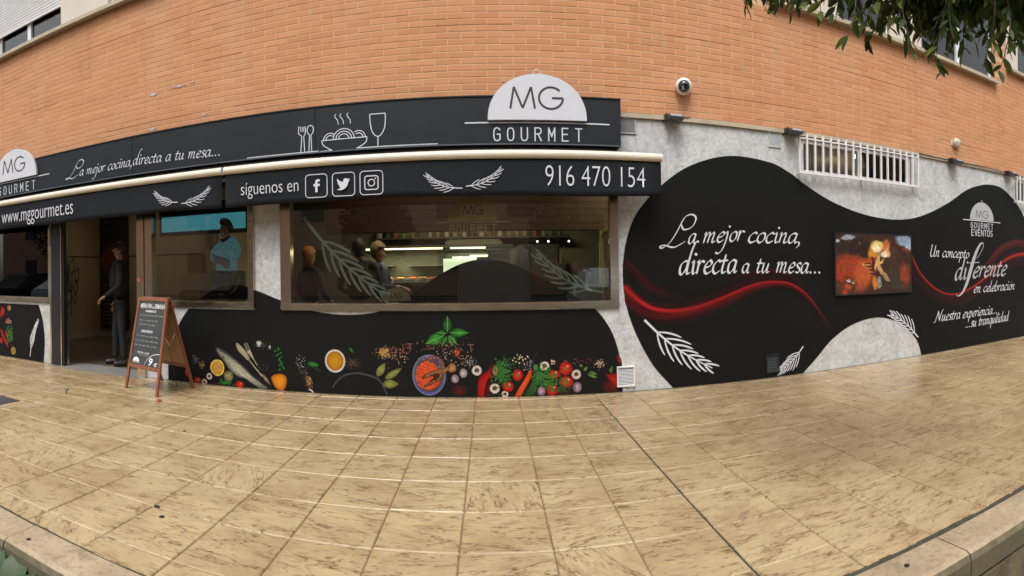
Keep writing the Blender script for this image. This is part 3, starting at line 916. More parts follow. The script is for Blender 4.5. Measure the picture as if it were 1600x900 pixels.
# --- bar windows high on the marble wall
def bar_window(a, b, name_group):
    z0, z1 = 2.272, 2.66
    f = MB()
    f.box(a, b, .02, .07, z0, z0 + .045).box(a, b, .02, .07, z1 - .04, z1).box(a, a + .045, .021, .069, z0 + .045, z1 - .04).box(b - .045, b, .021, .069, z0 + .045, z1 - .04)
    m_ = (a + b) / 2; f.box(m_ - .03, m_ + .03, .015, .069, z0 + .045, z1 - .04)
    wn = f.build('small_window', M_WPAINT, bld, bevel=.002)
    box('pane', a + .045, m_ - .03, .04, .045, z0 + .045, z1 - .04, M_GLASS, wn)
    box('pane', m_ + .03, b - .045, .04, .045, z0 + .045, z1 - .04, M_GLASS, wn)
    return wn
bar_window(3.36, 5.09, ''); bar_window(7.49, 9.4, '')
def grille(a, b, nb, label):
    t = empty('window_grille', (a, -.08, 2.25))
    tag(t, label, 'window bars')
    z0, z1 = 0.0, .452
    W_ = b - a
    MB().box(0, W_, -.014, .014, z0, z0 + .024).build('rail', M_WPAINT, t)
    MB().box(0, W_, -.013, .013, z1 - .062, z1 - .048).build('rail', M_WPAINT, t)
    MB().box(0, .02, -.012, .012, z0 + .024, z1).build('side_bar', M_WPAINT, t)
    MB().box(W_ - .02, W_, -.012, .012, z0 + .024, z1).build('side_bar', M_WPAINT, t)
    bm_ = MB().box(-.0105, .0105, -.0105, .0105, z0 + .024, z1).mesh('bar')
    for i in range(nb):
        o = link('bar', bm_, M_WPAINT, t); o.location = (W_ * (i + 1) / (nb + 1), 0, 0)
    for x in (.03, W_ / 2, W_ - .05): MB().box(x, x + .02, 0, .078, z0 + .003, z0 + .02).build('wall_lug', M_WPAINT, t)
grille(3.275, 5.149, 16, 'white painted bars over the lit high window right of the telephone number')
grille(7.43, 9.35, 16, 'white painted bars over the high window cut by the right edge')

# ================================================================== FASCIA SIGN
fas = empty('fascia_sign', (0, 0, 2.37))
tag(fas, 'long dark fascia sign with silver cutlery drawing, slogan and two dome emblems', 'sign')
def fz(o):   # parts are modelled in world coordinates; shift under the empty
    o.location = (0, 0, -2.37); return o
FJ = [-11.9, -6.45, -3.88, -1.66, 1.262]
for i in range(4):
    fz(MB().box(FJ[i] + .0012, FJ[i + 1] - .0012, -.13, .0, 2.374, 2.822).build('panel', M_FASCIA, fas, bevel=.003))
fz(MB().box(-11.9, 1.262, -.137, -.1305, 2.374, 2.386).build('bottom_trim', mat('grey_trim', (.10, .11, .12), .35), fas))
fz(MB().box(-11.9, 1.262, -.139, .0, 2.8225, 2.834).build('top_cap', M_DARKM, fas))
def emblem(u0, u1, zb, zt, line, gm, mg, wl):
    """dome plate with MG, line and GOURMET"""
    c_ = (u0 + u1) / 2; hw = (u1 - u0) / 2
    out = [(u0, zb), (u1, zb)] + [(c_ + hw * math.cos(t), zb + .002 + (zt - zb) * math.sin(t) ** .92) for t in [R(2 + 176 * i / 40) for i in range(41)]]
    p = MB().plate(out, .165, .03).build('dome_plate', M_SILVER, fas); fz(p)
    mg_text(*mg, 'monogram', M_LETTER, p, .1665, .019)
    rg = [(c_ + .036 * math.cos(t), -.15, zt + .012 + .036 * math.sin(t)) for t in [R(-15 + 210 * i / 14) for i in range(15)]]
    MB().tube(rg, .0035, 6).build('handle_ring', M_SILVER, p)
    fz(MB().box(line[0], line[1], -.134, -.1305, line[2], line[2] + .012).build('underline', M_WHITEP, fas))
    fz(caps_text('GOURMET', *gm, 'lettering', M_WHITEP, fas, .1335, wl, gap=.62))
emblem(0.0, .925, 2.598, 3.022, (-.215, 1.148, 2.574), (.055, .88, 2.412, 2.53), (.21, .695, 2.70, 2.90), .0115)
emblem(-6.43, -5.505, 2.598, 3.022, (-6.7, -5.28, 2.574), (-6.38, -5.57, 2.412, 2.53), (-6.23, -5.745, 2.70, 2.90), .0115)
fz(script_text('La mejor cocina,', (-4.965, 2.472), (-3.892, 2.487), .066, 'lettering', M_WHITEP, fas, .1335, pen=.15))
fz(script_text('Directa a tu mesa...', (-3.864, 2.491), (-2.727, 2.457), .070, 'lettering', M_WHITEP, fas, .1335, pen=.15))
# cutlery, steaming bowl and glass drawn in one thin line
dm = MB(); dj = [0]
def dl(pts, sm=True, w_=.0085):
    dj[0] += 1
    if not sm:
        for a, b in zip(pts[:-1], pts[1:]): stroke_geo(dm, [a, b], lambda t, d: w_, .1333 + .0001 * (dj[0] % 6))
    else: stroke_geo(dm, smooth_pts(pts, 8), lambda t, d: w_, .1333 + .0001 * (dj[0] % 6))
dl([(-2.399, 2.394), (-1.626, 2.393)], False)
dl([(-1.240, 2.395), (-0.468, 2.395)], False)
dl([(-1.812, 2.390), (-1.800, 2.553)], False); dl([(-1.771, 2.390), (-1.779, 2.551)], False)
dl([(-1.800, 2.553), (-1.833, 2.588), (-1.829, 2.651)]); dl([(-1.779, 2.551), (-1.762, 2.587), (-1.765, 2.648)])
for x_ in ((469.5,), (472,), (474.5,)):
    pass
dl([(-1.812, 2.649), (-1.809, 2.598)], False, .006); dl([(-1.795, 2.648), (-1.794, 2.597)], False, .006); dl([(-1.778, 2.646), (-1.779, 2.595)], False, .006)
dl([(-1.728, 2.389), (-1.719, 2.558)], False); dl([(-1.698, 2.390), (-1.704, 2.557)], False)
dl([(-1.719, 2.558), (-1.742, 2.592), (-1.738, 2.636), (-1.708, 2.651), (-1.680, 2.630), (-1.683, 2.586), (-1.704, 2.557)])
dl([(-1.595, 2.491), (-1.144, 2.496)], False)
dl([(-1.595, 2.491), (-1.579, 2.446), (-1.527, 2.410), (-1.489, 2.389)]); dl([(-1.144, 2.496), (-1.151, 2.451), (-1.195, 2.417), (-1.246, 2.393)])
dl([(-1.489, 2.389), (-1.613, 2.386)], False)
for r_, cx_, cz_ in ((15, 537, 217), (10.5, 537, 217), (6.5, 537, 217)):
    pass
def arcp(c0, c1, rx, rz, a0, a1):
    return [(c0 + rx * math.cos(R(a0 + (a1 - a0) * i / 12)), c1 + rz * math.sin(R(a0 + (a1 - a0) * i / 12))) for i in range(13)]
bc = (-1.372, 2.491)
for q in (.105, .078, .052): dl(arcp(bc[0], bc[1] + .0, q, q * .95, 0, 180))
bl_, br_ = (-1.507, 2.489), (-1.226, 2.493)
for q in (.068, .045): dl(arcp(bl_[0], bl_[1], q, q, 55, 180)); dl(arcp(br_[0], br_[1], q, q, 0, 125))
for x_ in ((-1.447, 2.683), (-1.395, 2.684), (-1.325, 2.684)):
    dl([(x_[0], x_[1] + .055), (x_[0] - .012, x_[1] + .03), (x_[0] + .016, x_[1] - .01), (x_[0] + .022, x_[1] - .05)], True, .007)
gl_ = [(-1.114, 2.707), (-0.962, 2.708)]
dl(gl_, False)
dl([gl_[0], (-1.106, 2.600), (-1.082, 2.525), (-1.035, 2.492), (-0.992, 2.526), (-0.966, 2.597), gl_[1]])
dl([(-1.035, 2.492), (-1.037, 2.401)], False)
fz(dm.build('cutlery_drawing', M_WHITEP, fas, fix=False))

# ================================================================== AWNINGS
def awning(u0, u1, label):
    t = empty('awning', (u0, 0, 2.2)); tag(t, label, 'awning', 'retracted black awnings over the shop front')
    t.location = (0, 0, 0)
    prof = []
    for i in range(17):
        a = R(-70 + 320 * i / 16)
        prof.append((-.30 + .040 * math.cos(a + PI), 2.249 + .040 * math.sin(a)))
    n = len(prof); v = [(x, y, z) for x in (u0, u1) for y, z in prof]
    f = [(i, (i + 1) % n, (i + 1) % n + n, i + n) for i in range(n)] + [tuple(range(n)), tuple(range(2 * n - 1, n - 1, -1))]
    MB().add(v, f).build('front_bar', M_TUBE, t, smooth=False)
    for x in (u0 - .006, u1):
        MB().add([(x, y, z) for y, z in prof] + [(x + .006, y, z) for y, z in prof], f[:-2] + [tuple(range(n)), tuple(range(2 * n - 1, n - 1, -1))]).build('end_cap', M_WPAINT, t)
    # valance: hangs with slight waves
    nx = int((u1 - u0) / .12); nz = 6
    v = []
    for i in range(nx + 1):
        for j in range(nz + 1):
            x = u0 + (u1 - u0) * i / nx; s_ = j / nz
            z = 2.215 - s_ * (.335 + .006 * math.sin(x * 2.1) - .004 * math.sin(x * 5.3))
            y = -.302 + s_ * (.006 * math.sin(x * 3.1 + 1) + .004 * math.sin(x * 7.7))
            v.append((x, y, z))
    f = [(i * (nz + 1) + j, i * (nz + 1) + j + 1, (i + 1) * (nz + 1) + j + 1, (i + 1) * (nz + 1) + j) for i in range(nx) for j in range(nz)]
    o = MB().add(v, f).build('valance', M_CANVAS, t, smooth=True, fix=False)
    so_ = o.modifiers.new('thickness', 'SOLIDIFY'); so_.thickness = .003
    # canvas rolled back to the wall box
    v = [(x, y, z) for x in (u0, u1) for y, z in ((-.262, 2.262), (-.02, 2.330), (-.02, 2.325), (-.262, 2.257))]
    MB().add(v, [(0, 1, 5, 4), (3, 7, 6, 2), (0, 4, 7, 3), (1, 2, 6, 5)]).build('canopy', M_CANVAS, t)
    MB().box(u0, u1, -.105, -.003, 2.235, 2.318).build('cassette', M_DARKM, t)
    for x in (u0 + .25, u1 - .25):
        MB().bar((x, -.11, 2.28), (x, -.262, 2.236), .03).build('folding_arm', M_WPAINT, t)
    return t
aw2 = awning(-2.566, 1.603, 'black awning with phone number and social icons on its valance, over the large window')
aw1 = awning(-11.5, -2.606, 'black awning with web address on its valance, over the entrance')
YA = .3155
type_text('síguenos en', *(-2.385, -1.775, 1.945, 2.105), 'lettering', M_WHITEP, aw2, YA, tilt=-.0, off=-.010)
type_text('916 470 154', .512, 1.443, 1.962, 2.148, 'lettering', M_WHITEP, aw2, YA, off=-.014)
type_text('www.mggourmet.es', -6.08, -4.67, 1.895, 2.105, 'lettering', M_WHITEP, aw1, YA, off=-.008, tilt=.012)
sprig((-0.235, 1.948), (-0.565, 2.077), .12, 7, .100, .0085, 'sprig_print', M_WHITEP, aw2, YA, bare=.2)
sprig((-0.203, 1.964), (0.120, 2.120), -.12, 7, .100, .0085, 'sprig_print', M_WHITEP, aw2, YA, bare=.12)
sprig((-3.134, 1.975), (-3.433, 2.105), .12, 7, .100, .0085, 'sprig_print', M_WHITEP, aw1, YA, bare=.2)
sprig((-3.086, 1.957), (-2.741, 2.096), -.12, 7, .100, .0085, 'sprig_print', M_WHITEP, aw1, YA, bare=.12)
def rrect(c, hw, hh, r, n=6):
    pts = []
    for sx, sz, a0 in ((1, 1, 0), (-1, 1, 90), (-1, -1, 180), (1, -1, 270)):
        for i in range(n + 1):
            a = R(a0 + 90 * i / n); pts.append((c[0] + sx * (hw - r) + r * math.cos(a), c[1] + sz * (hh - r) + r * math.sin(a)))
    return pts + [pts[0], pts[1]]
for i, c_ in enumerate(((-1.596, 2.024), (-1.330, 2.024), (-1.065, 2.025))):
    mb = MB(); stroke_geo(mb, rrect((c_[0], c_[1]), .107, .108, .035), lambda t, d: .0075, YA)
    if i == 0:
        o_ = [(-.012, -.065), (.014, -.065), (.014, -.005), (.036, -.005), (.04, .02), (.014, .02), (.014, .035), (.02, .043), (.038, .043), (.038, .066), (.01, .067), (-.008, .055), (-.012, .035), (-.012, .02), (-.03, .02), (-.03, -.005), (-.012, -.005)]
        mb.add([(c_[0] + a * .92, -YA - .0002, c_[1] + b * .92) for a, b in o_], [tuple(range(len(o_)))])
    elif i == 1:
        o_ = [(-.062, -.048), (-.035, -.056), (-.005, -.05), (.022, -.034), (.040, -.008), (.048, .022), (.064, .040), (.048, .038), (.058, .054), (.040, .047), (.026, .056), (.008, .052), (-.003, .036), (-.002, .022), (-.026, .026), (-.048, .042), (-.060, .056), (-.063, .034), (-.05, .016), (-.058, .018), (-.050, -.002), (-.036, -.012), (-.046, -.014), (-.028, -.032), (-.045, -.042)]
        mb.add([(c_[0] + a, -YA - .0002, c_[1] + b) for a, b in o_], [tuple(range(len(o_)))])
    else:
        stroke_geo(mb, rrect(c_, .062, .062, .02), lambda t, d: .010, YA + .0002)
        stroke_geo(mb, arcp(c_[0], c_[1], .031, .031, 0, 375), lambda t, d: .010, YA + .0003)
        dot_geo(mb, (c_[0] + .037, c_[1] + .037), .007, YA + .0003)
    mb.build('social_icon', M_WHITEP, aw2, fix=False)


# ================================================================== MURALS (printed vinyl film)
YF = .004
def film(name, pts, label, close_bottom=True, parent=None):
    return MB().plate(pts, YF, .0032).build(name, M_FILM, parent)

def clip_poly(pts, u0=None, u1=None, z0=None, z1=None):
    def cl(p, ax, v, keep_greater):
        out = []
        for i in range(len(p)):
            a, b = p[i - 1], p[i]
            ia = (a[ax] >= v) == keep_greater or a[ax] == v; ib = (b[ax] >= v) == keep_greater or b[ax] == v
            if ia != ib:
                t = (v - a[ax]) / (b[ax] - a[ax]); out.append((a[0] + (b[0] - a[0]) * t, a[1] + (b[1] - a[1]) * t))
            if ib: out.append(b)
        return out
    p = pts
    if u0 is not None: p = cl(p, 0, u0, True)
    if u1 is not None: p = cl(p, 0, u1, False)
    if z0 is not None: p = cl(p, 1, z0, True)
    if z1 is not None: p = cl(p, 1, z1, False)
    return p

waveL = [(-3.485, .004), (-3.485, .246), (-3.385, .544), (-3.25, .765), (-3.077, .93), (-2.833, 1.06), (-2.60, 1.085), (-2.376, 1.03), (-2.088, .923), (-1.811, .834), (-1.41, .787), (-1.023, .835), (-.708, 1.017), (-.459, 1.185), (-.243, 1.285), (-.029, 1.315), (.215, 1.265), (.58, 1.085), (.889, .903), (1.046, .788), (1.165, .615), (1.235, .425), (1.272, .234), (1.279, .004)]
sm = [waveL[0]] + smooth_pts(waveL[1:-1], 8) + [waveL[-1]]
mur1 = empty('wall_mural', (-1.1, 0, 0)); tag(mur1, 'black vinyl mural printed with fish, basil, lentils, tomatoes and mushrooms under the large window', 'mural')
mur1.location = (0, 0, 0)
band = clip_poly(sm, z1=.823)
MB().plate(band, YF, .0032).build('black_film', M_FILM, mur1)
top_ = clip_poly(clip_poly(sm, u0=-2.388, u1=-2.087), z0=.8235)
MB().plate(top_, YF, .0032).build('black_film', M_FILM, mur1)
# the film carries on behind the glass
inn = clip_poly(clip_poly(sm, u0=-1.97, u1=1.16), z0=.90)
MB().plate([q for q in inn], -.0225, .003).build('film_behind_glass', M_FILM, mur1)
inn = clip_poly(clip_poly(sm, u0=-3.68, u1=-2.46), z0=.93)
MB().plate([q for q in inn], -.0225, .003).build('film_behind_glass', M_FILM, mur1)

INK = {}
layer = [0]
BLACK = (.0088, .0096, .0098)
def fan(name, outline, stops, parent=None, center=None, noise_=.25, fr=14, rings=None, base_y=None, warp=None, seed=0):
    """printed shape: rings from the centre (r=0) to the outline (r=1); stops = [(r, colour), ...]"""
    parent = parent or mur1
    layer[0] += 1
    y = (base_y or (YF + .0004)) + (.000011 * layer[0] if base_y is None else .00002 * (layer[0] % 12))
    n = len(outline)
    cx = center[0] if center else sum(p[0] for p in outline) / n
    cz = center[1] if center else sum(p[1] for p in outline) / n
    rr = rings or sorted(set([0.12, .3, .45, .6, .72, .82, .9, 1.0] + [s_[0] for s_ in stops if s_[0] > 0]))
    v = [(cx, -y, cz)]; cols = []
    def colr(r, u, z):
        for i in range(len(stops) - 1):
            if r <= stops[i + 1][0]:
                t = (r - stops[i][0]) / max(1e-6, stops[i + 1][0] - stops[i][0]); break
        else: i, t = len(stops) - 2, 1.0
        a, b = stops[i][1], stops[i + 1][1]
        c = [a[q] * (1 - t) + b[q] * t for q in range(3)]
        k_ = 1 + noise_ * 2 * noise.noise((u * 60 + seed, z * 60, seed * 3.1)) + noise_ * noise.noise((u * 170, z * 170, seed))
        return [max(0.0, q * k_) for q in c]
    cols.append(colr(0, cx, cz))
    for r in rr:
        for p in outline:
            u, z = cx + (p[0] - cx) * r, cz + (p[1] - cz) * r
            v.append((u, -y, z)); cols.append(colr(r, u, z))
    f = [(0, 1 + i, 1 + (i + 1) % n) for i in range(n)]
    for k_ in range(len(rr) - 1):
        for i in range(n):
            f.append((1 + k_ * n + i, 1 + (k_ + 1) * n + i, 1 + (k_ + 1) * n + (i + 1) % n, 1 + k_ * n + (i + 1) % n))
    me = bpy.data.meshes.new(name); me.from_pydata(v, [], f); me.update(); ink(me, cols)
    return link(name, me, M_PRINT, parent)
def ell(c, rx, rz, rot=0, n=28, wob=0.0, sd=0):
    o_ = []
    for i in range(n):
        a = 2 * PI * i / n
        k_ = 1 + wob * math.sin(3 * a + sd) + wob * .6 * math.sin(5 * a + sd * 2)
        x, z = rx * math.cos(a) * k_, rz * math.sin(a) * k_
        o_.append((c[0] + x * math.cos(rot) - z * math.sin(rot), c[1] + x * math.sin(rot) + z * math.cos(rot)))
    return o_
def leafp(a, b, w_, n=12, bend=0.0):
    """leaf outline from a to b"""
    dx, dz = b[0] - a[0], b[1] - a[1]; L = math.hypot(dx, dz); nx, nz = -dz / L, dx / L
    up, dn = [], []
    for i in range(n + 1):
        t = i / n; h = w_ / 2 * math.sin(PI * t ** .8) ** .85 if 0 < t < 1 else 0; bb = bend * math.sin(PI * t)
        up.append((a[0] + dx * t + nx * (h + bb), a[1] + dz * t + nz * (h + bb)))
        dn.append((a[0] + dx * t + nx * (-h + bb), a[1] + dz * t + nz * (-h + bb)))
    return up[:-1] + dn[::-1][:-1]
GRN, GRN2, GRND = S(70,150,60), S(40,110,45), S(18,50,22)
def leaf_print(a, b, w_, c1=GRN, c2=GRND, name='leaf', bend=0.0, parent=None, vein=True):
    o = fan(name, leafp(a, b, w_, bend=bend), [(0, c1), (.6, tuple((p + q) / 2 for p, q in zip(c1, c2))), (1, c2)], parent, noise_=.3, seed=layer[0])
    return o
def glow(c, r, col, name='glow', parent=None, rz=None):
    fan(name, ell(c, r, rz or r), [(0, col), (.5, tuple(q * .45 + b * .55 for q, b in zip(col, BLACK))), (1, BLACK)], parent, noise_=.5, seed=layer[0], base_y=YF + .0002)
def dots(name, pts, m_, parent=None, r=(.002, .005)):
    mb = MB(); layer[0] += 1
    for i, p in enumerate(pts):
        dot_geo(mb, p, random.uniform(*r), YF + .0028 + .00008 * (i % 5), 6)
    return tag(mb.build(name, m_, parent or mur1, fix=False), kind='stuff')
def scatter(c, rx, rz, n):
    return [(c[0] + random.gauss(0, .45) * rx, c[1] + random.gauss(0, .45) * rz) for _ in range(n)]
def keep(pts): return [p for p in pts if p[1] > .02]
M_SALT = mat('white_salt_print', S(190,190,185), .5); M_PEPR = mat('red_pepper_print', S(140,80,58), .5)
M_SEED = mat('golden_seed_print', S(190,150,80), .5); M_LENT = mat('red_lentil_print', S(225,85,40), .5)
M_HERB = mat('green_herb_print', S(48,110,40), .5); M_PALE = mat('pale_seed_print', S(205,175,150), .5)

# fish
fo = [(-2.863, 0.400), (-2.831, 0.409), (-2.761, 0.365), (-2.684, 0.335), (-2.592, 0.272), (-2.510, 0.216), (-2.444, 0.153), (-2.370, 0.104), (-2.305, 0.055), (-2.247, 0.026), (-2.269, 0.001), (-2.313, -0.005), (-2.386, 0.029), (-2.445, 0.059), (-2.504, 0.095), (-2.564, 0.104), (-2.625, 0.127), (-2.701, 0.183), (-2.754, 0.255), (-2.816, 0.320), (-2.855, 0.366)]
fan('fish', smooth_pts(fo, 4, True), [(0, S(178,178,158)), (.5, S(165,165,145)), (.85, S(120,122,108)), (1, S(60,66,62))], noise_=.4)
mb = MB(); bk = [(-2.831, 0.402), (-2.745, 0.359), (-2.638, 0.296), (-2.533, 0.221), (-2.436, 0.140), (-2.341, 0.073), (-2.283, 0.037)]
stroke_geo(mb, smooth_pts(bk, 6), lambda t, d: .022 * (1.1 - t * .6), YF + .0027); mb.build('fish_back', mat('dark_scale_print', S(52,58,58), .45), mur1, fix=False)
fan('gill', ell((-2.769, 0.309), .014, .02, .5), [(0, S(150,85,50)), (1, S(90,80,70))])
mb = MB(); dot_geo(mb, (-2.827, 0.382), .007, YF + .0032); mb.build('fish_eye', M_SALT, mur1, fix=False)
fan('fish_belly', leafp((-2.723, 0.250), (-2.371, 0.051), .035, bend=-.01), [(0, S(205,203,185)), (1, S(150,148,130))], noise_=.3)
# fish knife and fork
mb = MB()
def outl(pts): mb.add([(p[0], -YF - .0029, p[1]) for p in pts], [tuple(range(len(pts)))])
fan('knife_blade', smooth_pts([(-2.613, 0.468), (-2.575, 0.456), (-2.523, 0.411), (-2.478, 0.359), (-2.456, 0.313), (-2.479, 0.292), (-2.531, 0.336), (-2.584, 0.381), (-2.610, 0.427)], 3, True), [(0, S(185,178,150)), (1, S(150,142,115))], noise_=.12)
stroke_geo(mb, [(-2.464, 0.300), (-2.384, 0.210), (-2.311, 0.135)], lambda t, d: .008 + .006 * t, YF + .003)
mb.build('knife_neck', mat('cutlery_print', S(160,155,135), .4), mur1, fix=False)
fan('knife_handle', leafp((-2.325, 0.167), (-2.218, 0.048), .034), [(0, S(165,150,120)), (1, S(100,92,75))], noise_=.15)
mb = MB()
for q in ((381,537.5), (383.5,536.5), (386,535.5)):
    pass
for a, b in (((-2.518, 0.466), (-2.478, 0.380)), ((-2.503, 0.473), (-2.463, 0.384)), ((-2.488, 0.480), (-2.444, 0.392))): stroke_geo(mb, [a, b], lambda t, d: .005, YF + .003)
stroke_geo(mb, smooth_pts([(-2.470, 0.394), (-2.448, 0.368), (-2.426, 0.335), (-2.405, 0.303)], 4), lambda t, d: .034 * (1 - t) + .010, YF + .0031)
stroke_geo(mb, [(-2.419, 0.329), (-2.369, 0.245)], lambda t, d: .008, YF + .003)
mb.build('fork', mat('cutlery_print', S(160,155,135), .4), mur1, fix=False)
# lemon halves, mushrooms, potatoes...
def disc(name, c, r, stops, rz=None, rot=0, nz=.2, wob=.02): return fan(name, ell(c, r, rz or r * 1.02, rot, wob=wob, sd=layer[0]), stops, noise_=nz, seed=layer[0])
disc('lemon_half', (-2.845, 0.190), .088, [(0, S(196,160,80)), (.5, S(200,155,60)), (.82, S(205,158,55)), (.86, S(225,210,130)), (.95, S(225,195,90)), (1, S(190,150,40))])
disc('artichoke_heart', (-2.709, 0.110), .056, [(0, S(150,140,95)), (.5, S(140,138,100)), (1, S(95,95,60))], nz=.35)
def tomato(c, r, rz=None, star=True):
    disc('tomato', c, r, [(0, S(215,60,40)), (.45, S(205,42,28)), (.85, S(165,25,18)), (1, S(90,12,10))], rz, nz=.15)
    mb = MB(); dot_geo(mb, (c[0] + r * .3, c[1] + r * .35), r * .14, YF + .0031); mb.build('highlight_print', mat('pink_highlight_print', S(235,140,125), .4), mur1, fix=False)
    if star:
        mb = MB()
        for i in range(5):
            a = 2 * PI * i / 5 + c[0] * 9
            stroke_geo(mb, [c, (c[0] + math.cos(a) * r * .5, c[1] + math.sin(a) * r * .5)], lambda t, d: r * .16 * (1.1 - t), YF + .0033 + .00005 * i)
        mb.build('calyx', M_HERB, mur1, fix=False)
def mushroom(c, r):
    disc('mushroom', c, r, [(0, S(120,90,70)), (.28, S(70,48,38)), (.45, S(205,190,170)), (.75, S(222,212,198)), (1, S(165,150,138))], nz=.12)
    mb = MB(); stroke_geo(mb, arcp(c[0], c[1], r * .42, r * .45, -40, 230), lambda t, d: r * .12, YF + .0031); mb.build('gills', mat('brown_gill_print', S(60,42,34), .5), mur1, fix=False)
def onion(c, r): disc('onion', c, r, [(0, S(195,170,180)), (.5, S(165,135,155)), (1, S(105,80,100))], r * 1.15, nz=.25)
tomato((-3.094, 0.033), .045, .038); tomato((-3.226, 0.114), .035, .055, False)
mushroom((-3.008, 0.020), .034); mushroom((-2.946, 0.088), .036)
glow((-2.876, -0.004), .05, S(90,30,30)); tomato((-2.573, 0.025), .05, .045, False)
dots('herb_print', keep(scatter((-2.734, 0.022), .08, .05, 120)), M_HERB, r=(.004, .009))
dots('salt_print', scatter((-3.124, 0.258), .06, .05, 60), M_SALT, r=(.0012, .003)); dots('seed_print', scatter((-3.034, 0.208), .04, .045, 60), M_SEED, r=(.002, .004))
fan('salt_heap', ell((-2.347, 0.473), .032, .036, wob=.12), [(0, S(215,214,208)), (.6, S(190,190,182)), (1, BLACK)], noise_=.3)
fan('salt_heap', ell((-2.224, 0.442), .016, .026, wob=.1), [(0, S(205,205,205)), (.6, S(150,150,150)), (1, BLACK)], noise_=.3)
dots('salt_print', scatter((-2.322, 0.467), .09, .06, 60), M_SALT, r=(.001, .0022))
for i in range(16):
    c = (-2.122, 0.324); q = (c[0] + .018 * math.sin(i * 2.4) + .004 * i - .02, c[1] + .12 - i * .0145)
    leaf_print(q, (q[0] + .035 * math.cos(i * 1.9), q[1] - .022), .016, S(60,150,60), S(25,70,35))
for i in range(10):
    c = (-2.295, 0.236); q = (c[0] + random.uniform(-.07, .07), c[1] + random.uniform(-.06, .06))
    leaf_print(q, (q[0] + random.uniform(-.04, .04), q[1] - .03), .010, S(80,85,80), S(40,45,42))
fan('orange_dome', smooth_pts([(-2.210, 0.115), (-2.203, 0.142), (-2.167, 0.164), (-2.095, 0.174), (-2.046, 0.145), (-2.040, 0.086), (-2.062, 0.026), (-2.105, -0.003), (-2.168, 0.032)], 4, True), [(0, S(240,160,40)), (.6, S(225,140,30)), (1, S(170,85,15))], noise_=.08)
# basil leaves, tea bowl, spoon of peppercorns
leaf_print((-1.816, 0.292), (-1.680, 0.279), .055, S(50,140,55), S(20,70,28)); leaf_print((-1.748, 0.263), (-1.661, 0.209), .04, S(45,60,40), BLACK)
leaf_print((-1.380, 0.466), (-1.329, 0.411), .032, S(50,130,50), S(25,70,28))
disc('oil_bowl', (-1.523, 0.329), .106, [(0, S(205,150,35)), (.5, S(195,135,22)), (.80, S(165,105,20)), (.84, S(205,200,190)), (.97, S(212,208,202)), (1, S(130,125,120))], .116, nz=.08, wob=.0)
dots('spice_print', scatter((-1.343, 0.316), .07, .055, 110), mat('brown_spice_print', S(105,85,60), .5), r=(.002, .004))
dots('salt_print', scatter((-1.884, 0.296), .08, .10, 46), M_SALT, r=(.0012, .004)); dots('pepper_print', scatter((-1.858, 0.194), .05, .09, 40), mat('brown_spice_print', S(105,85,60), .5), r=(.002, .004))
fan('spoon_bowl', leafp((-1.831, 0.189), (-1.758, 0.019), .075), [(0, S(95,70,48)), (.8, S(70,50,38)), (1, S(25,22,20))], noise_=.6)
dots('seed_print', [q for q in scatter((-1.798, 0.113), .035, .075, 60)], M_SEED, r=(.002, .005))
mb = MB(); stroke_geo(mb, smooth_pts([(-1.799, 0.036), (-1.765, 0.018), (-1.751, -0.003)], 4), lambda t, d: .012, YF + .003); mb.build('spoon_handle', M_SALT, mur1, fix=False)
mb = MB(); stroke_geo(mb, smooth_pts([(-1.550, 0.062), (-1.502, 0.133), (-1.416, 0.194), (-1.299, 0.217), (-1.190, 0.201), (-1.094, 0.167), (-1.044, 0.106), (-1.001, 0.014)], 8), lambda t, d: .012 + .006 * math.sin(PI * t), YF + .0026); mb.build('pan_rim', mat('dark_pan_print', S(58,58,62), .4), mur1, fix=False)
# seeds and peppercorns
dots('seed_print', scatter((-1.028, 0.426), .065, .055, 260), M_SEED, r=(.002, .0045))
dots('pepper_print', scatter((-0.889, 0.443), .16, .07, 46), M_PEPR, r=(.003, .007)); dots('pale_print', scatter((-0.921, 0.394), .2, .1, 50), M_PALE, r=(.002, .0055))
def tbar(c, s_):
    pts = [(c[0] + s_ * i * .28, c[1]) for i in range(-2, 3)] + [(c[0] + .002 * i, c[1] - s_ * (.3 + i * .3)) for i in range(5)]
    dots('pepper_print', pts, M_PEPR, r=(.005, .0065)); dots('pale_print', [(p[0] + .002, p[1] + .002) for p in pts], M_PALE, r=(.0035, .0045))
tbar((-0.776, 0.509), .042); tbar((-0.191, 0.500), .042)
def bay(a, b, w_): leaf_print(a, b, w_, S(150,155,85), S(95,100,45), 'bay_leaf')
bay((-1.100, 0.191), (-1.016, 0.324), .075); bay((-1.018, 0.169), (-0.853, 0.277), .065); bay((-1.044, 0.118), (-0.887, 0.122), .085)
# lentil bowl with scoop
disc('lentil_bowl', (-0.590, 0.213), .162, [(0, S(205,80,42)), (.70, S(190,70,38)), (.76, S(70,58,66)), (.88, S(95,92,108)), (.95, S(95,108,150)), (1, S(135,138,160))], .196, nz=.12, wob=0)
fan('bowl_shade', ell((-0.524, 0.336), .085, .055, -.5), [(0, S(75,60,70)), (.7, S(95,75,85)), (1, S(150,75,60))], noise_=.15)
lp = []
while len(lp) < 900:
    a, r_ = random.uniform(0, 2 * PI), math.sqrt(random.random())
    c = (-0.606, 0.213); lp.append((c[0] + .115 * r_ * math.cos(a), c[1] - .004 + .135 * r_ * math.sin(a)))
dots('lentils', lp, M_LENT, r=(.003, .0055)); dots('lentils', lp[::3], mat('dark_lentil_print', S(165,52,25), .5), r=(.002, .0035))
mb = MB(); c = (-0.590, 0.213)
for i in range(26):
    a = R(205 + i * 5.2); stroke_geo(mb, [(c[0] + .135 * math.cos(a), c[1] + .166 * math.sin(a)), (c[0] + .150 * math.cos(a), c[1] + .183 * math.sin(a))], lambda t, d: .006, YF + .0031)
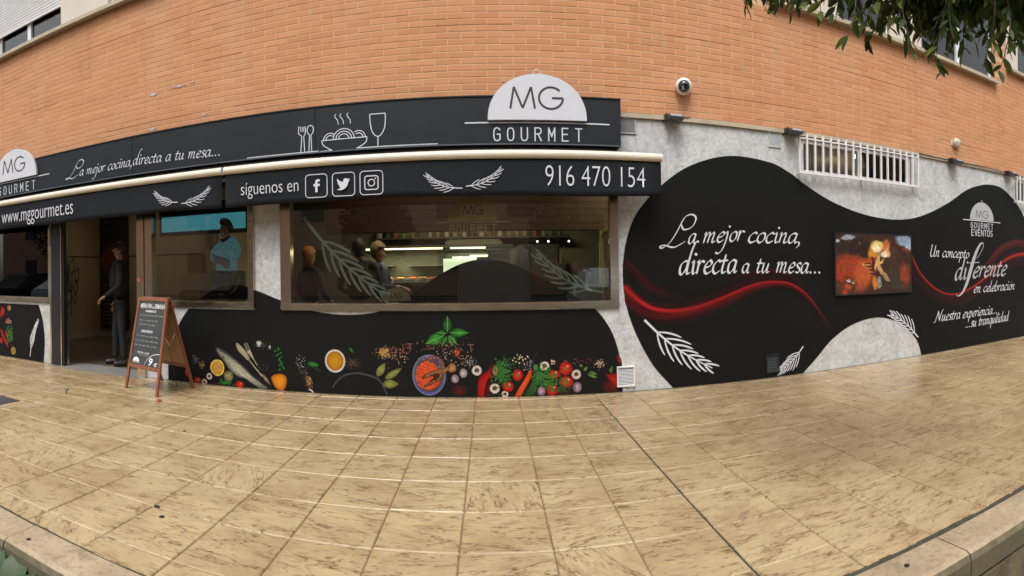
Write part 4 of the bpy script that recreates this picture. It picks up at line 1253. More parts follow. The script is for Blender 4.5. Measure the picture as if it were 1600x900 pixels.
mb.build('bowl_pattern', mat('blue_print', S(60,80,160), .4), mur1, fix=False)
WD = [(0, S(165,115,75)), (.7, S(140,92,58)), (1, S(85,52,34))]
fan('wooden_scoop', smooth_pts([(-0.655, 0.206), (-0.581, 0.243), (-0.519, 0.268), (-0.470, 0.281), (-0.458, 0.220), (-0.483, 0.171), (-0.558, 0.127), (-0.632, 0.096), (-0.638, 0.114), (-0.557, 0.158), (-0.507, 0.201), (-0.507, 0.232), (-0.556, 0.219), (-0.643, 0.175)], 3, True), WD, center=(-0.482, 0.232), noise_=.15, base_y=YF + .0034)
fan('scoop_hollow', smooth_pts([(-0.557, 0.207), (-0.507, 0.232), (-0.483, 0.213), (-0.508, 0.177), (-0.533, 0.158)], 3, True), [(0, S(50,28,22)), (1, S(80,45,32))], base_y=YF + .0037)
fan('scoop_handle', leafp((-0.482, 0.226), (-0.383, 0.299), .04), WD, noise_=.12, base_y=YF + .0037); disc('scoop_knob', (-0.371, 0.281), .044, [(0, S(185,135,90)), (.7, S(165,112,72)), (1, S(100,65,42))], nz=.2)
# basil plant
for a, b, w_, c1 in (((-0.410, 0.623), (-0.408, 0.776), .085, S(55,115,45)), ((-0.441, 0.593), (-0.621, 0.513), .115, S(62,165,55)), ((-0.386, 0.617), (-0.208, 0.616), .09, S(60,150,50)), ((-0.422, 0.611), (-0.508, 0.623), .06, S(50,130,45)), ((-0.398, 0.586), (-0.363, 0.489), .05, S(65,150,50)), ((-0.386, 0.592), (-0.320, 0.507), .055, S(60,140,50)), ((-0.417, 0.580), (-0.467, 0.489), .06, S(40,100,40))):
    leaf_print(a, b, w_, c1, S(20,62,24), 'basil_leaf')
    mb = MB(); stroke_geo(mb, [a, ((a[0] + b[0]) / 2, (a[1] + b[1]) / 2), b], lambda t, d: .004, YF + .0033); mb.build('leaf_vein', mat('light_vein_print', S(110,180,90), .5), mur1, fix=False)
dots('pepper_print', scatter((-0.467, 0.495), .3, .06, 60), M_PEPR, r=(.003, .006)); dots('pale_print', scatter((-0.407, 0.397), .32, .12, 70), M_PALE, r=(.002, .005))
fan('spice_heap', ell((-0.321, 0.427), .035, .045, wob=.12), [(0, S(190,90,45)), (.6, S(150,60,30)), (1, BLACK)], noise_=.4)
dots('salt_print', scatter((-0.206, 0.335), .07, .05, 90), M_SALT, r=(.0012, .003))
# vegetables on the right
disc('garlic', (-0.262, 0.232), .038, [(0, S(205,195,195)), (1, S(120,108,112))], .046); disc('garlic', (-0.342, 0.177), .038, [(0, S(190,178,185)), (1, S(105,92,100))], .042)
mushroom((-0.133, 0.256), .048); glow((-0.301, 0.067), .09, S(95,28,22), rz=.06)
fan('red_pepper', smooth_pts([(0.007, 0.303), (-0.018, 0.267), (-0.067, 0.231), (-0.116, 0.176), (-0.129, 0.091), (-0.125, -0.007), (-0.057, -0.007), (-0.020, 0.066), (-0.001, 0.151)], 4, True), [(0, S(190,30,28)), (.7, S(165,22,22)), (1, S(100,12,14))], center=(-0.062, 0.127), noise_=.12)
fan('dark_pepper', smooth_pts([(-0.019, 0.187), (-0.056, 0.103), (-0.064, -0.007), (-0.027, -0.007), (0.005, 0.096)], 4, True), [(0, S(85,12,16)), (1, S(45,10,12))])
fan('potato', ell((0.043, 0.254), .028, .05, -.15), [(0, S(190,150,110)), (1, S(120,85,60))])
dots('herb_print', scatter((0.104, 0.228), .09, .14, 260), M_HERB, r=(.004, .009)); dots('herb_print', scatter((0.202, 0.306), .1, .08, 90), mat('dark_herb_print', S(28,62,30), .5), r=(.004, .008))
mushroom((0.035, 0.083), .048); mushroom((0.132, 0.027), .033); dots('herb_print', keep(scatter((0.016, 0.010), .12, .02, 60)), mat('dark_herb_print', S(28,62,30), .5), r=(.004, .008))
tomato((0.256, 0.207), .052, .06); tomato((0.163, 0.099), .056, .052)
fan('carrot', smooth_pts([(0.385, 0.265), (0.360, 0.229), (0.311, 0.151), (0.248, 0.049), (0.217, -0.012), (0.272, -0.013), (0.322, 0.071), (0.372, 0.155), (0.397, 0.228)], 4, True), [(0, S(235,95,35)), (.7, S(215,75,25)), (1, S(150,45,15))], center=(0.310, 0.126), noise_=.1)
fan('courgette', smooth_pts([(0.423, 0.301), (0.403, 0.240), (0.409, 0.179), (0.359, 0.088), (0.308, -0.014), (0.394, -0.016), (0.444, 0.080), (0.477, 0.189), (0.466, 0.293)], 4, True), [(0, S(52,92,48)), (.7, S(38,72,38)), (1, S(18,38,20))], center=(0.408, 0.118), noise_=.2)
disc('stalk_end', (0.428, 0.276), .022, [(0, S(110,150,80)), (1, S(60,110,50))], .03)
mb = MB(); stroke_geo(mb, smooth_pts([(0.404, 0.301), (0.411, 0.362), (0.449, 0.428)], 5), lambda t, d: .004, YF + .003); mb.build('root_print', mat('dark_pan_print', S(58,58,62), .4), mur1, fix=False)
mushroom((0.515, 0.286), .045); dots('herb_print', scatter((0.501, 0.176), .12, .13, 240), M_HERB, r=(.004, .009))
for q in ((846,588), (852,595), (843,594), (857,587)): leaf_print(P(*q) if False else (0, 0), (0.01, 0.01), .001) if False else None
for a, b in (((0.446, 0.190), (0.507, 0.139)), ((0.520, 0.206), (0.581, 0.161)), ((0.494, 0.127), (0.555, 0.095)), ((0.465, 0.226), (0.520, 0.188))): leaf_print(a, b, .035, S(70,160,60), S(30,90,34))
tomato((0.606, 0.203), .055, .045); tomato((0.718, 0.254), .066, .068); tomato((0.723, 0.125), .07, .06); tomato((0.586, 0.057), .06, .06)
glow((0.377, 0.045), .10, S(28,52,28), rz=.06); glow((0.691, 0.034), .12, S(70,20,16), rz=.05); glow((1.164, 0.066), .10, S(110,26,22), rz=.08)
dots('herb_print', scatter((0.660, 0.066), .14, .06, 90), mat('dark_herb_print', S(28,62,30), .5), r=(.004, .009)); dots('herb_print', scatter((0.618, 0.135), .16, .09, 110), M_HERB, r=(.003, .008))
dots('pepper_print', scatter((0.850, 0.311), .30, .05, 40), M_PEPR, r=(.002, .005)); onion((0.481, 0.048), .04); mushroom((0.820, 0.195), .046); onion((0.828, 0.071), .045)
for a, b in (((0.924, 0.197), (1.037, 0.148)), ((0.943, 0.214), (1.031, 0.185)), ((0.893, 0.223), (0.931, 0.271)), ((0.881, 0.260), (0.850, 0.299))): leaf_print(a, b, .035, S(115,150,70), S(35,60,30))
dots('salt_print', scatter((1.052, 0.290), .05, .05, 60), M_PALE, r=(.002, .005)); dots('pale_print', scatter((0.583, 0.321), .03, .03, 8), M_PALE, r=(.006, .009)); dots('pale_print', scatter((0.295, 0.353), .06, .06, 16), M_PALE, r=(.005, .009))
dots('salt_print', scatter((0.361, 0.302), .05, .06, 40), M_SALT, r=(.0015, .004))
fan('red_pepper', smooth_pts([(1.114, 0.175), (1.165, 0.185), (1.216, 0.188), (1.229, 0.131), (1.234, 0.068), (1.208, 0.044), (1.164, 0.097)], 4, True), [(0, S(190,32,28)), (1, S(110,15,15))])
fan('pepper_stalk', leafp((1.165, 0.185), (1.179, 0.265), .035, bend=.01), [(0, S(110,130,60)), (1, S(50,75,35))])
fan('red_pepper', leafp((1.219, 0.376), (1.275, 0.254), .04), [(0, S(160,40,30)), (1, S(60,18,16))])

# --- mural left of the door
mur0 = empty('wall_mural'); tag(mur0, 'black vinyl mural with chillies and a white rosemary sprig left of the entrance', 'mural')
o0 = [(-11.9, .004), (-11.9, .80), (-5.655, .80)] + smooth_pts([(-5.655, .80), (-5.575, .592), (-5.535, .327), (-5.56, .004)], 8)[1:]
MB().plate(o0, YF, .0032).build('black_film', M_FILM, mur0)
sprig((-5.843, 0.055), (-5.674, 0.568), .05, 8, .17, .013, 'sprig_print', M_WHITEP, mur0, YF + .001, spread=30)
for a, b, w_ in (((-6.449, 0.757), (-6.529, 0.569), .07), ((-6.433, 0.739), (-6.466, 0.582), .05), ((-6.500, 0.346), (-6.318, 0.120), .06), ((-6.531, 0.422), (-6.379, 0.162), .05), ((-6.407, 0.391), (-6.347, 0.261), .04)):
    fan('chilli', leafp(a, b, w_, bend=.01), [(0, S(195,40,32)), (.7, S(170,28,24)), (1, S(95,14,14))], mur0)
fan('walnut', ell((-6.304, 0.734), .05, .045, wob=.05), [(0, S(185,150,85)), (1, S(110,80,40))], mur0)
fan('small_bowl', ell((-6.214, 0.101), .055, .06), [(0, S(165,130,55)), (.7, S(150,115,45)), (.76, S(190,160,110)), (1, S(120,90,50))], mur0)
dots('herb_print', scatter((-6.301, 0.341), .10, .13, 110), M_HERB, mur0, r=(.005, .012)); dots('salt_print', scatter((-6.313, 0.532), .06, .05, 30), M_PALE, mur0, r=(.003, .009))
fan('tomato', ell((-6.374, 0.519), .03, .03), [(0, S(210,50,40)), (1, S(120,20,18))], mur0); fan('tomato', ell((-6.501, 0.229), .045, .05), [(0, S(200,60,45)), (1, S(110,20,18))], mur0)
leaf_print((-6.270, 0.401), (-6.242, 0.270), .02, S(200,110,40), S(120,60,25), 'carrot', parent=mur0)

# --- big mural on the right
mur2 = empty('wall_mural'); tag(mur2, 'large wavy black vinyl mural with the white slogan and red ribbon right of the awning', 'mural')
bd = [(1.592, .247), (1.417, .574), (1.317, .893), (1.295, 1.208), (1.344, 1.522), (1.458, 1.776), (1.701, 2.038), (2.028, 2.26), (2.463, 2.385), (2.926, 2.36), (3.187, 2.27), (3.425, 2.136), (3.784, 1.975), (4.27, 1.85), (4.806, 1.812), (5.281, 1.89), (5.805, 2.10), (6.236, 2.334), (6.60, 2.45), (6.868, 2.481), (7.12, 2.46), (7.40, 2.34), (7.66, 2.15), (7.95, 1.85), (8.4, 1.45), (9.2, 1.2)]
arc = [(5.25, .004), (5.16, .215), (4.92, .435), (4.623, .545), (4.357, .563), (4.052, .50), (3.763, .354), (3.532, .152), (3.35, .004)]
out2 = smooth_pts([(1.80, .004)] + bd, 8) + [(9.2, .004)] + smooth_pts(arc, 8)
def tri_plate(name, outline, y, m_, parent):
    """concave outline filled by triangles, with an edge of real thickness"""
    bm = bmesh.new()
    vs = [bm.verts.new((u, -y, z)) for u, z in outline]
    es = [bm.edges.new((vs[i], vs[(i + 1) % len(vs)])) for i in range(len(vs))]
    bmesh.ops.triangle_fill(bm, use_beauty=True, use_dissolve=False, edges=es)
    r_ = bmesh.ops.extrude_edge_only(bm, edges=es)
    for v_ in [q for q in r_['geom'] if isinstance(q, bmesh.types.BMVert)]: v_.co.y += .0032
    me = bpy.data.meshes.new(name); bm.to_mesh(me); bm.free()
    return link(name, me, m_, parent)
tri_plate('black_film', out2, YF, M_FILM, mur2)
def film_edge(z):
    for (x0, z0), (x1, z1) in zip(bd[:5], bd[1:6]):
        if z0 <= z <= z1: return x0 + (x1 - x0) * (z - z0) / (z1 - z0) - .012
    return 1.3
def ribbon_print(name, pts, halfw, prof, parent=mur2, y=YF + .0006, fade=(0, 0)):
    """printed silk band: prof = colours across the band"""
    c = smooth_pts(pts, 14)
    q_ = []
    for i in range(31):
        w_ = i / 30 * (len(prof) - 1); j = min(len(prof) - 2, int(w_)); fr_ = w_ - j
        q_.append([prof[j][e] * (1 - fr_) + prof[j + 1][e] * fr_ for e in range(3)])
    prof = q_
    n = len(c); m_ = len(prof); v, cols, f = [], [], []
    for i, p in enumerate(c):
        a, b = c[max(i - 1, 0)], c[min(i + 1, n - 1)]
        L = math.hypot(b[0] - a[0], b[1] - a[1]); nx, nz = -(b[1] - a[1]) / L, (b[0] - a[0]) / L
        t = i / (n - 1)
        up, dn = halfw(t)
        k_ = min(1, t / fade[0] if fade[0] else 1, (1 - t) / fade[1] if fade[1] else 1)
        for j in range(m_):
            s_ = j / (m_ - 1); h = up * (1 - s_) - dn * s_
            zz = p[1] + nz * h; xx = p[0] + nx * h
            if parent is mur2 and xx < 1.8 and .26 < zz < 1.7: xx = max(xx, film_edge(zz) + .006)
            v.append((xx, -y, zz))
            st = .80 + .75 * noise.noise((t * 3.0, s_ * 13 + t * 5, 4)) + .3 * noise.noise((t * 5, s_ * 31 + t * 9, 8)); st = max(.15, st)
            cols.append([BLACK[q] + (prof[j][q] * st - BLACK[q]) * max(0, k_) for q in range(3)])
    for i in range(n - 1):
        for j in range(m_ - 1): f.append((i * m_ + j, (i + 1) * m_ + j, (i + 1) * m_ + j + 1, i * m_ + j + 1))
    me = bpy.data.meshes.new(name); me.from_pydata(v, [], f); me.update(); ink(me, cols)
    return link(name, me, M_PRINT, parent)
B0 = BLACK
lo = [(1.325, 1.06), (1.45, .93), (1.60, .83), (1.80, .79), (2.03, .81), (2.35, .90), (2.70, 1.02), (2.95, 1.055), (3.18, 1.03), (3.38, .92), (3.55, .74), (3.72, .50)]
ribbon_print('red_ribbon', [(a, b - .03) for a, b in lo], lambda t: (.05 + .10 * math.sin(PI * min(1, t * 1.2)), .15 * (1 - t) + .03), [B0, S(42,24,25), S(50,22,24), S(50,22,24), S(44,23,24), S(38,25,25), B0], y=YF + .0004, fade=(0, .25))
ribbon_print('red_ribbon', lo, lambda t: (.020 + .006 * math.sin(6 * t), .034 + .15 * (1 - t) ** 1.2), [B0, S(90,26,28), S(182,36,40), S(160,32,36), S(124,28,31), S(100,25,28), S(92,24,26), S(78,23,25), S(60,22,24), S(46,23,24), B0], fade=(0, .22))
ribbon_print('red_ribbon', [(1.31, 1.28), (1.42, 1.16), (1.58, 1.02), (1.75, .93), (1.95, .87)], lambda t: (.06, .05), [B0, S(64,22,26), S(56,20,24), B0], y=YF + .0005, fade=(0, .5))
ribbon_print('red_ribbon', [(2.35, 1.06), (2.65, 1.13), (2.95, 1.17), (3.22, 1.10), (3.42, .95)], lambda t: (.03, .05), [B0, S(72,22,24), S(50,20,22), B0], y=YF + .0005, fade=(.4, .4))
ro = [(5.07, 1.38), (5.20, 1.16), (5.42, .96), (5.72, .82), (6.02, .80), (6.35, .88), (6.70, 1.03), (7.05, 1.22), (7.40, 1.34), (7.80, 1.38), (8.4, 1.3)]
ribbon_print('red_ribbon', [(a, b - .05) for a, b in ro], lambda t: (.06 + .12 * t, .13), [B0, S(50,26,26), S(60,25,25), S(52,25,25), S(42,25,25), B0], y=YF + .0004, fade=(.1, 0))
ribbon_print('red_ribbon', ro, lambda t: (.020 + .10 * max(0, t - .45), .022 + .05 * max(0, t - .5)), [B0, S(80,28,26), S(170,46,36), S(196,56,42), S(186,52,38), S(146,42,32), S(104,34,29), S(66,28,26), B0], fade=(.05, 0))
ribbon_print('red_ribbon', [(6.45, 1.05), (6.75, 1.28), (7.05, 1.50), (7.35, 1.60), (7.7, 1.62), (8.3, 1.5)], lambda t: (.03, .14), [B0, S(88,36,33), S(104,36,33), S(92,32,30), S(70,28,27), S(50,25,25), B0], y=YF + .0005, fade=(.3, 0))
tx = lambda *a, **k_: script_text(*a, 'lettering', M_WHITEP, mur2, YF + .0014, **k_)
tx('La', (1.679, 1.434), (2.072, 1.462), .098, pen=.16, slant=.25)
tx('mejor', (2.150, 1.463), (2.631, 1.495), .105, pen=.17, slant=.25)
tx('cocina,', (2.677, 1.475), (3.319, 1.477), .110, pen=.19, slant=.25)
tx('Directa', (1.887, 1.143), (2.535, 1.154), .135, pen=.165, slant=.2)
tx('a', (2.596, 1.154), (2.680, 1.146), .100, pen=.18)
tx('tu', (2.774, 1.151), (2.925, 1.149), .105, pen=.18)
tx('mesa...', (3.014, 1.148), (3.587, 1.133), .115, pen=.17)
mur3 = mur2
tx('Un concepto', (5.446, 1.342), (6.277, 1.321), .082, pen=.20)
gly = dict(M=M_WHITEP)
script_text('di', (5.967, 1.007), (6.243, 1.010), .165, 'lettering', M_GREYP, mur2, YF + .0014, pen=.24, slant=.3)
script_text('erente', (6.380, 1.027), (7.243, 1.051), .160, 'lettering', M_GREYP, mur2, YF + .0014, pen=.24, slant=.3)
mb = MB(); ff = smooth_pts([(5.978, 0.793), (6.021, 0.768), (6.108, 0.806), (6.213, 0.935), (6.305, 1.124), (6.415, 1.356), (6.526, 1.513), (6.606, 1.560), (6.629, 1.516), (6.572, 1.426), (6.461, 1.317)], 8)
stroke_geo(mb, ff, lambda t, d: .008 + .062 * math.exp(-((t - .42) / .22) ** 2), YF + .0018)
stroke_geo(mb, [(6.276, 1.249), (6.522, 1.259)], lambda t, d: .012, YF + .0019)
mb.build('lettering', M_GREYP, mur2, fix=False)
tx('en celebración', (6.392, 0.799), (7.460, 0.812), .085, pen=.19)
tx('Nuestra experiencia...', (5.499, 0.431), (6.954, 0.448), .082, pen=.19, slant=.28)
tx('...su tranquilidad', (6.189, 0.290), (7.305, 0.307), .082, pen=.19, slant=.28)
# small dome emblem
a, b = (6.309, 1.906), (6.897, 1.933); c_ = ((a[0] + b[0]) / 2); hw = (b[0] - a[0]) / 2; zb = a[1]; hh = .275
MB().plate([(c_ + hw * math.cos(t), zb + hh * math.sin(t)) for t in [R(180 * i / 30) for i in range(31)]], YF + .0012, .001).build('dome_print', M_GREYP, mur2)
mg_text(c_ - hw * .52, c_ + hw * .52, zb + .035, zb + .15, 'monogram', M_LETTER, mur2, YF + .0018, .011)
mb = MB(); stroke_geo(mb, [(c_ - hw * 1.55, zb - .012), (c_ + hw * 1.6, zb - .012)], lambda t, d: .012, YF + .0014); mb.build('underline', M_WHITEP, mur2, fix=False)
mb = MB(); stroke_geo(mb, arcp(c_, zb + hh + .012, .02, .02, -20, 200), lambda t, d: .006, YF + .0014); mb.build('handle_ring', M_GREYP, mur2, fix=False)
caps_text('GOURMET', c_ - hw * .93, c_ + hw * .93, zb - .125, zb - .045, 'lettering', M_WHITEP, mur2, YF + .0014, .010)
caps_text('EVENTOS', c_ - hw * .88, c_ + hw * .88, zb - .24, zb - .15, 'lettering', M_WHITEP, mur2, YF + .0014, .011, gap=.22)
# white sprigs
sprig((1.510, 0.698), (2.235, 0.169), -.05, 7, .27, .024, 'sprig_print', M_WHITEP, mur2, YF + .0012, bare=.2, spread=46)
sprig((3.356, 0.308), (3.041, 0.059), .06, 7, .165, .015, 'sprig_print', M_WHITEP, mur2, YF + .0012, bare=.2, spread=46)
sprig((5.188, 0.248), (4.686, 0.600), -.06, 7, .19, .020, 'sprig_print', M_WHITEP, mur2, YF + .0012, bare=.15, spread=46)

# ================================================================== FOOD POSTER
pos_ = empty('food_poster', (4.43, 0, .86)); pos_.location = (0, 0, 0)
tag(pos_, 'framed glossy picture of a forkful of food in red sauce on the black mural', 'poster')
U0, U1, Z0, Z1 = 3.795, 5.05, .862, 1.617
fr = MB(); fr.box(U0, U1, -.035, -.005, Z1 - .012, Z1).box(U0, U1, -.035, -.005, Z0, Z0 + .012).box(U0, U0 + .014, -.0348, -.005, Z0 + .012, Z1 - .012).box(U1 - .014, U1, -.0348, -.005, Z0 + .012, Z1 - .012)
fr.build('frame', M_DARKM, pos_)
k = NT('glossy_picture', rough=.25)
at = k.n('ShaderNodeVertexColor', layer_name='ink'); k.color(at.outputs['Color']); M_GLOSSP = k.m
NX, NY = 190, 116
v, cols, f = [], [], []
blobs = [  # u, v (0..1, v up), radius u, radius v, rotation, colour, softness
 (.22, .45, .36, .30, .25, S(146,62,38), .5), (.34, .34, .18, .40, -.2, S(176,84,48), .65), (.12, .16, .2, .2, 0, S(92,52,36), .7), (.06, .30, .10, .12, 0, S(150,56,32), .7),
 (.90, .30, .12, .28, 0, S(140,62,38), .7), (.72, .40, .16, .30, .2, S(62,52,44), .6), (.72, .66, .14, .22, 0, S(72,50,40), .6), (.80, .14, .14, .16, 0, S(60,56,44), .6),
 (.22, .80, .30, .20, 0, S(50,40,36), .5), (.62, .90, .30, .14, 0, S(66,44,36), .5), (.36, .68, .12, .14, 0, S(44,36,34), .6), (.15, .94, .11, .045, .3, S(150,155,165), .5), (.02, .87, .035, .05, .8, S(165,168,175), .5),
 (.91, .90, .15, .11, -.45, S(135,148,175), .4), (.97, .80, .07, .09, -.45, S(160,168,185), .4), (.94, .75, .11, .05, -.4, S(110,62,42), .6),
 (.47, .70, .075, .15, -.1, S(200,130,45), .5), (.53, .80, .12, .11, .2, S(222,190,120), .45), (.52, .76, .07, .09, .2, S(235,222,180), .6), (.64, .80, .07, .14, -.1, S(190,110,55), .55), (.66, .70, .055, .11, .1, S(205,150,95), .5), (.62, .66, .06, .07, .3, S(232,214,180), .6), (.60, .74, .035, .05, 0, S(170,100,60), .6),
 (.52, .54, .040, .19, -.22, S(205,160,100), .5), (.56, .42, .035, .16, .25, S(196,150,95), .5), (.63, .28, .035, .13, .65, S(158,128,85), .5), (.59, .53, .07, .035, .6, S(214,178,125), .6), (.47, .48, .025, .20, .12, S(84,32,34), .5), (.66, .50, .08, .11, 0, S(60,46,40), .5),
 (.49, .17, .045, .15, .1, S(190,112,50), .6), (.545, .22, .035, .07, 0, S(120,140,150), .4), (.555, .14, .038, .075, 0, S(150,158,120), .5), (.555, .15, .016, .035, 0, S(52,62,60), .4),
 (.40, .50, .050, .014, -.15, S(30,26,22), .3), (.42, .445, .052, .015, -.2, S(30,26,22), .3), (.44, .39, .048, .015, -.25, S(30,26,22), .3), (.455, .335, .045, .014, -.2, S(30,26,22), .3),
 (.345, .49, .014, .035, .6, S(200,180,120), .5), (.40, .474, .048, .006, -.15, S(205,184,130), .5), (.42, .418, .048, .006, -.2, S(190,168,118), .5), (.44, .363, .043, .006, -.2, S(176,156,108), .5),
 (.14, .12, .06, .06, .6, S(176,78,48), .6), (.10, .04, .04, .05, 0, S(160,60,38), .6), (.16, .215, .035, .018, -.5, S(190,192,190), .5), (.21, .19, .018, .012, 0, S(176,180,178), .5), (.30, .85, .010, .018, 0, S(190,140,95), .5), (.16, .86, .008, .014, 0, S(170,90,60), .5)]
for j in range(NY + 1):
    for i in range(NX + 1):
        a, b = i / NX, j / NY
        v.append((U0 + .014 + (U1 - U0 - .028) * a, -.033, Z0 + .012 + (Z1 - Z0 - .024) * b))
        wa = a + .018 * noise.noise((a * 11, b * 8, 1)) + .008 * noise.noise((a * 34, b * 26, 9)); wb = b + .028 * noise.noise((a * 11, b * 8, 5)) + .014 * noise.noise((a * 34, b * 26, 13))
        c = list(S(60,44,36))
        for (bx_, by_, rx, rz, rt, col_, sf) in blobs:
            dx, dz = wa - bx_, wb - by_
            x_ = (dx * math.cos(rt) + dz * math.sin(rt)) / rx; z_ = (-dx * math.sin(rt) + dz * math.cos(rt)) / rz
            r_ = math.sqrt(x_ * x_ + z_ * z_)
            k_ = min(1, max(0, (1 - r_) / sf)); k_ = k_ * k_ * (3 - 2 * k_)
            c = [c[q] * (1 - k_) + col_[q] * k_ for q in range(3)]
        g = 1.0 + .35 * noise.noise((a * 26, b * 16, 2)) + .30 * noise.noise((a * 70, b * 45, 7)) + (.5 if noise.noise((a * 55, b * 38, 11)) > .66 else 0)
        cols.append([max(0, q * g) for q in c])
for j in range(NY):
    for i in range(NX):
        a = j * (NX + 1) + i; f.append((a, a + 1, a + NX + 2, a + NX + 1))
me = bpy.data.meshes.new('picture'); me.from_pydata(v, [], f); me.update(); ink(me, cols); link('picture', me, M_GLOSSP, pos_)

# ================================================================== WALL FITTINGS
cx_, cz_ = 1.945, 3.045
t = empty('security_camera', (cx_, -.004, cz_)); tag(t, 'white dome security camera on the brick wall right of the large silver dome sign', 'security camera')
MB().box(-.062, .062, -.010, .004, -.070, .070).build('mounting_plate', M_WPAINT, t, bevel=.004)
h_ = MB().lathe([(.001, -.02), (.070, -.02), (.084, .02), (.084, .055), (.074, .082), (.062, .090)], (0, 0, 0), 'y', 28).build('housing', M_WPAINT, t, smooth=True)
d_ = MB().lathe([(.061, .083), (.057, .108), (.042, .128), (.020, .138), (.001, .139)], (0, 0, 0), 'y', 24).build('dome', mat('smoked_dome', (.01, .01, .012), .06, coat=.5), t, smooth=True)
l_ = MB().box(-.022, -.006, -.140, -.128, -.040, .002).build('lens', mat('lens_grey', (.3, .3, .3), .2), t)
for q in (h_, d_, l_): q.rotation_euler = (R(14), 0, R(-16)); q.location = (0, -.012, 0)
t = empty('alarm_siren'); tag(t, 'small round beige alarm siren on the brick wall above the right end of the mural', 'alarm')
MB().lathe([(.07, 0), (.075, .03), (.066, .055), (.045, .07), (.001, .075)], (5.985, .0, 2.985), 'y', 22).build('housing', stained('aged_cream_plastic', (.52, .47, .36), .5, .2, 20), t, smooth=True)
mb = MB()
for i in range(5): mb.box(5.94, 6.03, -.074 + abs(i - 2) * .004, -.05, 2.955 + i * .013, 2.960 + i * .013)
mb.build('grille_slot', M_DARKM, t)
MB().box(5.90, 5.96, -.01, .002, 2.95, 3.02).build('base_plate', M_WPAINT, t)

def floodlight(u, label, s_=1.0, small=False):
    t = empty('floodlight'); tag(t, label, 'floodlight', 'small wall floodlights under the brickwork')
    z = 2.695
    b = MB()
    pr = [(-.03, z + .035), (-.15, z + .030), (-.175, z + .0), (-.165, z - .028), (-.04, z - .030)]
    v = [(x, y, zz) for x in (u - .075 * s_, u + .075 * s_) for y, zz in pr]; n = 5
    b.add(v, [(i, (i + 1) % n, (i + 1) % n + n, i + n) for i in range(n)] + [(4, 3, 2, 1, 0), (5, 6, 7, 8, 9)])
    b.build('housing', mat('grey_cast_metal', (.07, .075, .085), .4), t, bevel=.004)
    MB().add([(u - .06 * s_, -.1525, z + .026), (u + .06 * s_, -.1525, z + .026), (u + .06 * s_, -.173, z + .003), (u - .06 * s_, -.173, z + .003)], [(0, 1, 2, 3)]).add([(u - .06 * s_, -.1545, z + .026), (u + .06 * s_, -.1545, z + .026), (u + .06 * s_, -.176, z + .002), (u - .06 * s_, -.176, z + .002)], [(3, 2, 1, 0)]).build('lamp_glass', mat('pale_lamp_glass', (.32, .35, .38), .12), t)
    m2 = MB().box(u - .085 * s_, u - .077 * s_, -.11, -.002, z - .02, z + .045).box(u + .077 * s_, u + .085 * s_, -.11, -.002, z - .02, z + .045).box(u - .085 * s_, u + .085 * s_, -.034, -.029, z + .037, z + .045)
    m2.build('bracket', M_DARKM, t)
    MB().tube([(u + .09, -.03, z + .02), (u + .13, -.034, z + .035), (u + .2, -.032, z + .04)], .004, 6).build('lead', M_DARKM, t)
    return t
floodlight(1.815, 'small grey floodlight on the ledge below the dome camera')
floodlight(3.205, 'small grey floodlight at the upper left corner of the barred window')
floodlight(5.90, 'small dark floodlight on the ledge below the round siren', 1.1)
floodlight(7.27, 'small dark floodlight on the ledge nearest the right edge of the picture', 1.1)
MB().tube([(x, -.036 - .004 * math.sin(x * 3), 2.729 - .012 * abs(math.sin(x * 1.9))) for x in [5.2 + .12 * i for i in range(60)]], .0055, 6).build('cable', M_DARKM, bld)

def vent(name, u0, u1, z0, z1, label, mt, slat_mt, n=11, proud=.014, vertical=False):
    t = empty(name); tag(t, label, 'vent')
    f_ = .012
    fr = MB().box(u0, u1, -proud, .0, z0, z0 + f_).box(u0, u1, -proud, .0, z1 - f_, z1).box(u0, u0 + f_, -proud + .0004, 0, z0 + f_, z1 - f_).box(u1 - f_, u1, -proud + .0004, 0, z0 + f_, z1 - f_)
    fr.build('frame', mt, t)
    box('backing', u0 + f_, u1 - f_, -.0052, -.0046, z0 + f_, z1 - f_, mat('vent_shadow', (.03, .035, .045), .8) if mt is not M_FILM else M_DARKM, t)
    for i in range(n):
        if vertical:
            a = u0 + f_ + (u1 - u0 - 2 * f_) * (i + .5) / n
            MB().bar((a, -proud * .7, z0 + f_), (a, -proud * .7, z1 - f_), .0065, .004).build('slat', slat_mt, t)
        else:
            a = z0 + f_ + (z1 - z0 - 2 * f_) * (i + .5) / n
            MB().add([(x, y, z) for x in (u0 + f_, u1 - f_) for y, z in ((-.012, a - .004), (-.006, a + .0025), (-.0055, a + .001), (-.0115, a - .0055))], [(0, 1, 5, 4), (2, 3, 7, 6), (0, 4, 7, 3), (1, 2, 6, 5)]).build('slat', slat_mt, t)
    return t
vent('wall_vent', 1.262 + .01, 1.445, 2.535, 2.690, 'grey slatted vent on the marble beside the fascia sign end', mat('grey_vent', (.40, .41, .42), .5), mat('grey_vent', (.40, .41, .42), .5), 14, vertical=True)
vent('wall_vent', 1.222, 1.402, .052, .252, 'white slatted vent at the foot of the wall right of the food mural', M_WPAINT, mat('vent_slat', (.55, .57, .60), .5), 13, .02)
vent('wall_vent', 2.872, 3.036, .052, .255, 'black slatted vent low on the big mural beside a small sprig', M_DARKM, mat('black_slat', (.03, .04, .045), .35), 10, .018)
t = empty('access_panel'); tag(t, 'pale square access panel on the marble between two floodlights', 'panel')
box('panel_lid', 2.945, 3.075, -.008, 0, 2.540, 2.678, mat('grey_lid', (.38, .41, .44), .4), t)
fr = MB().box(2.93, 3.09, -.012, 0, 2.525, 2.539).box(2.93, 3.09, -.012, 0, 2.679, 2.693).box(2.93, 2.944, -.0118, 0, 2.539, 2.679).box(3.076, 3.09, -.0118, 0, 2.539, 2.679); fr.build('frame', M_MARBLE, t)
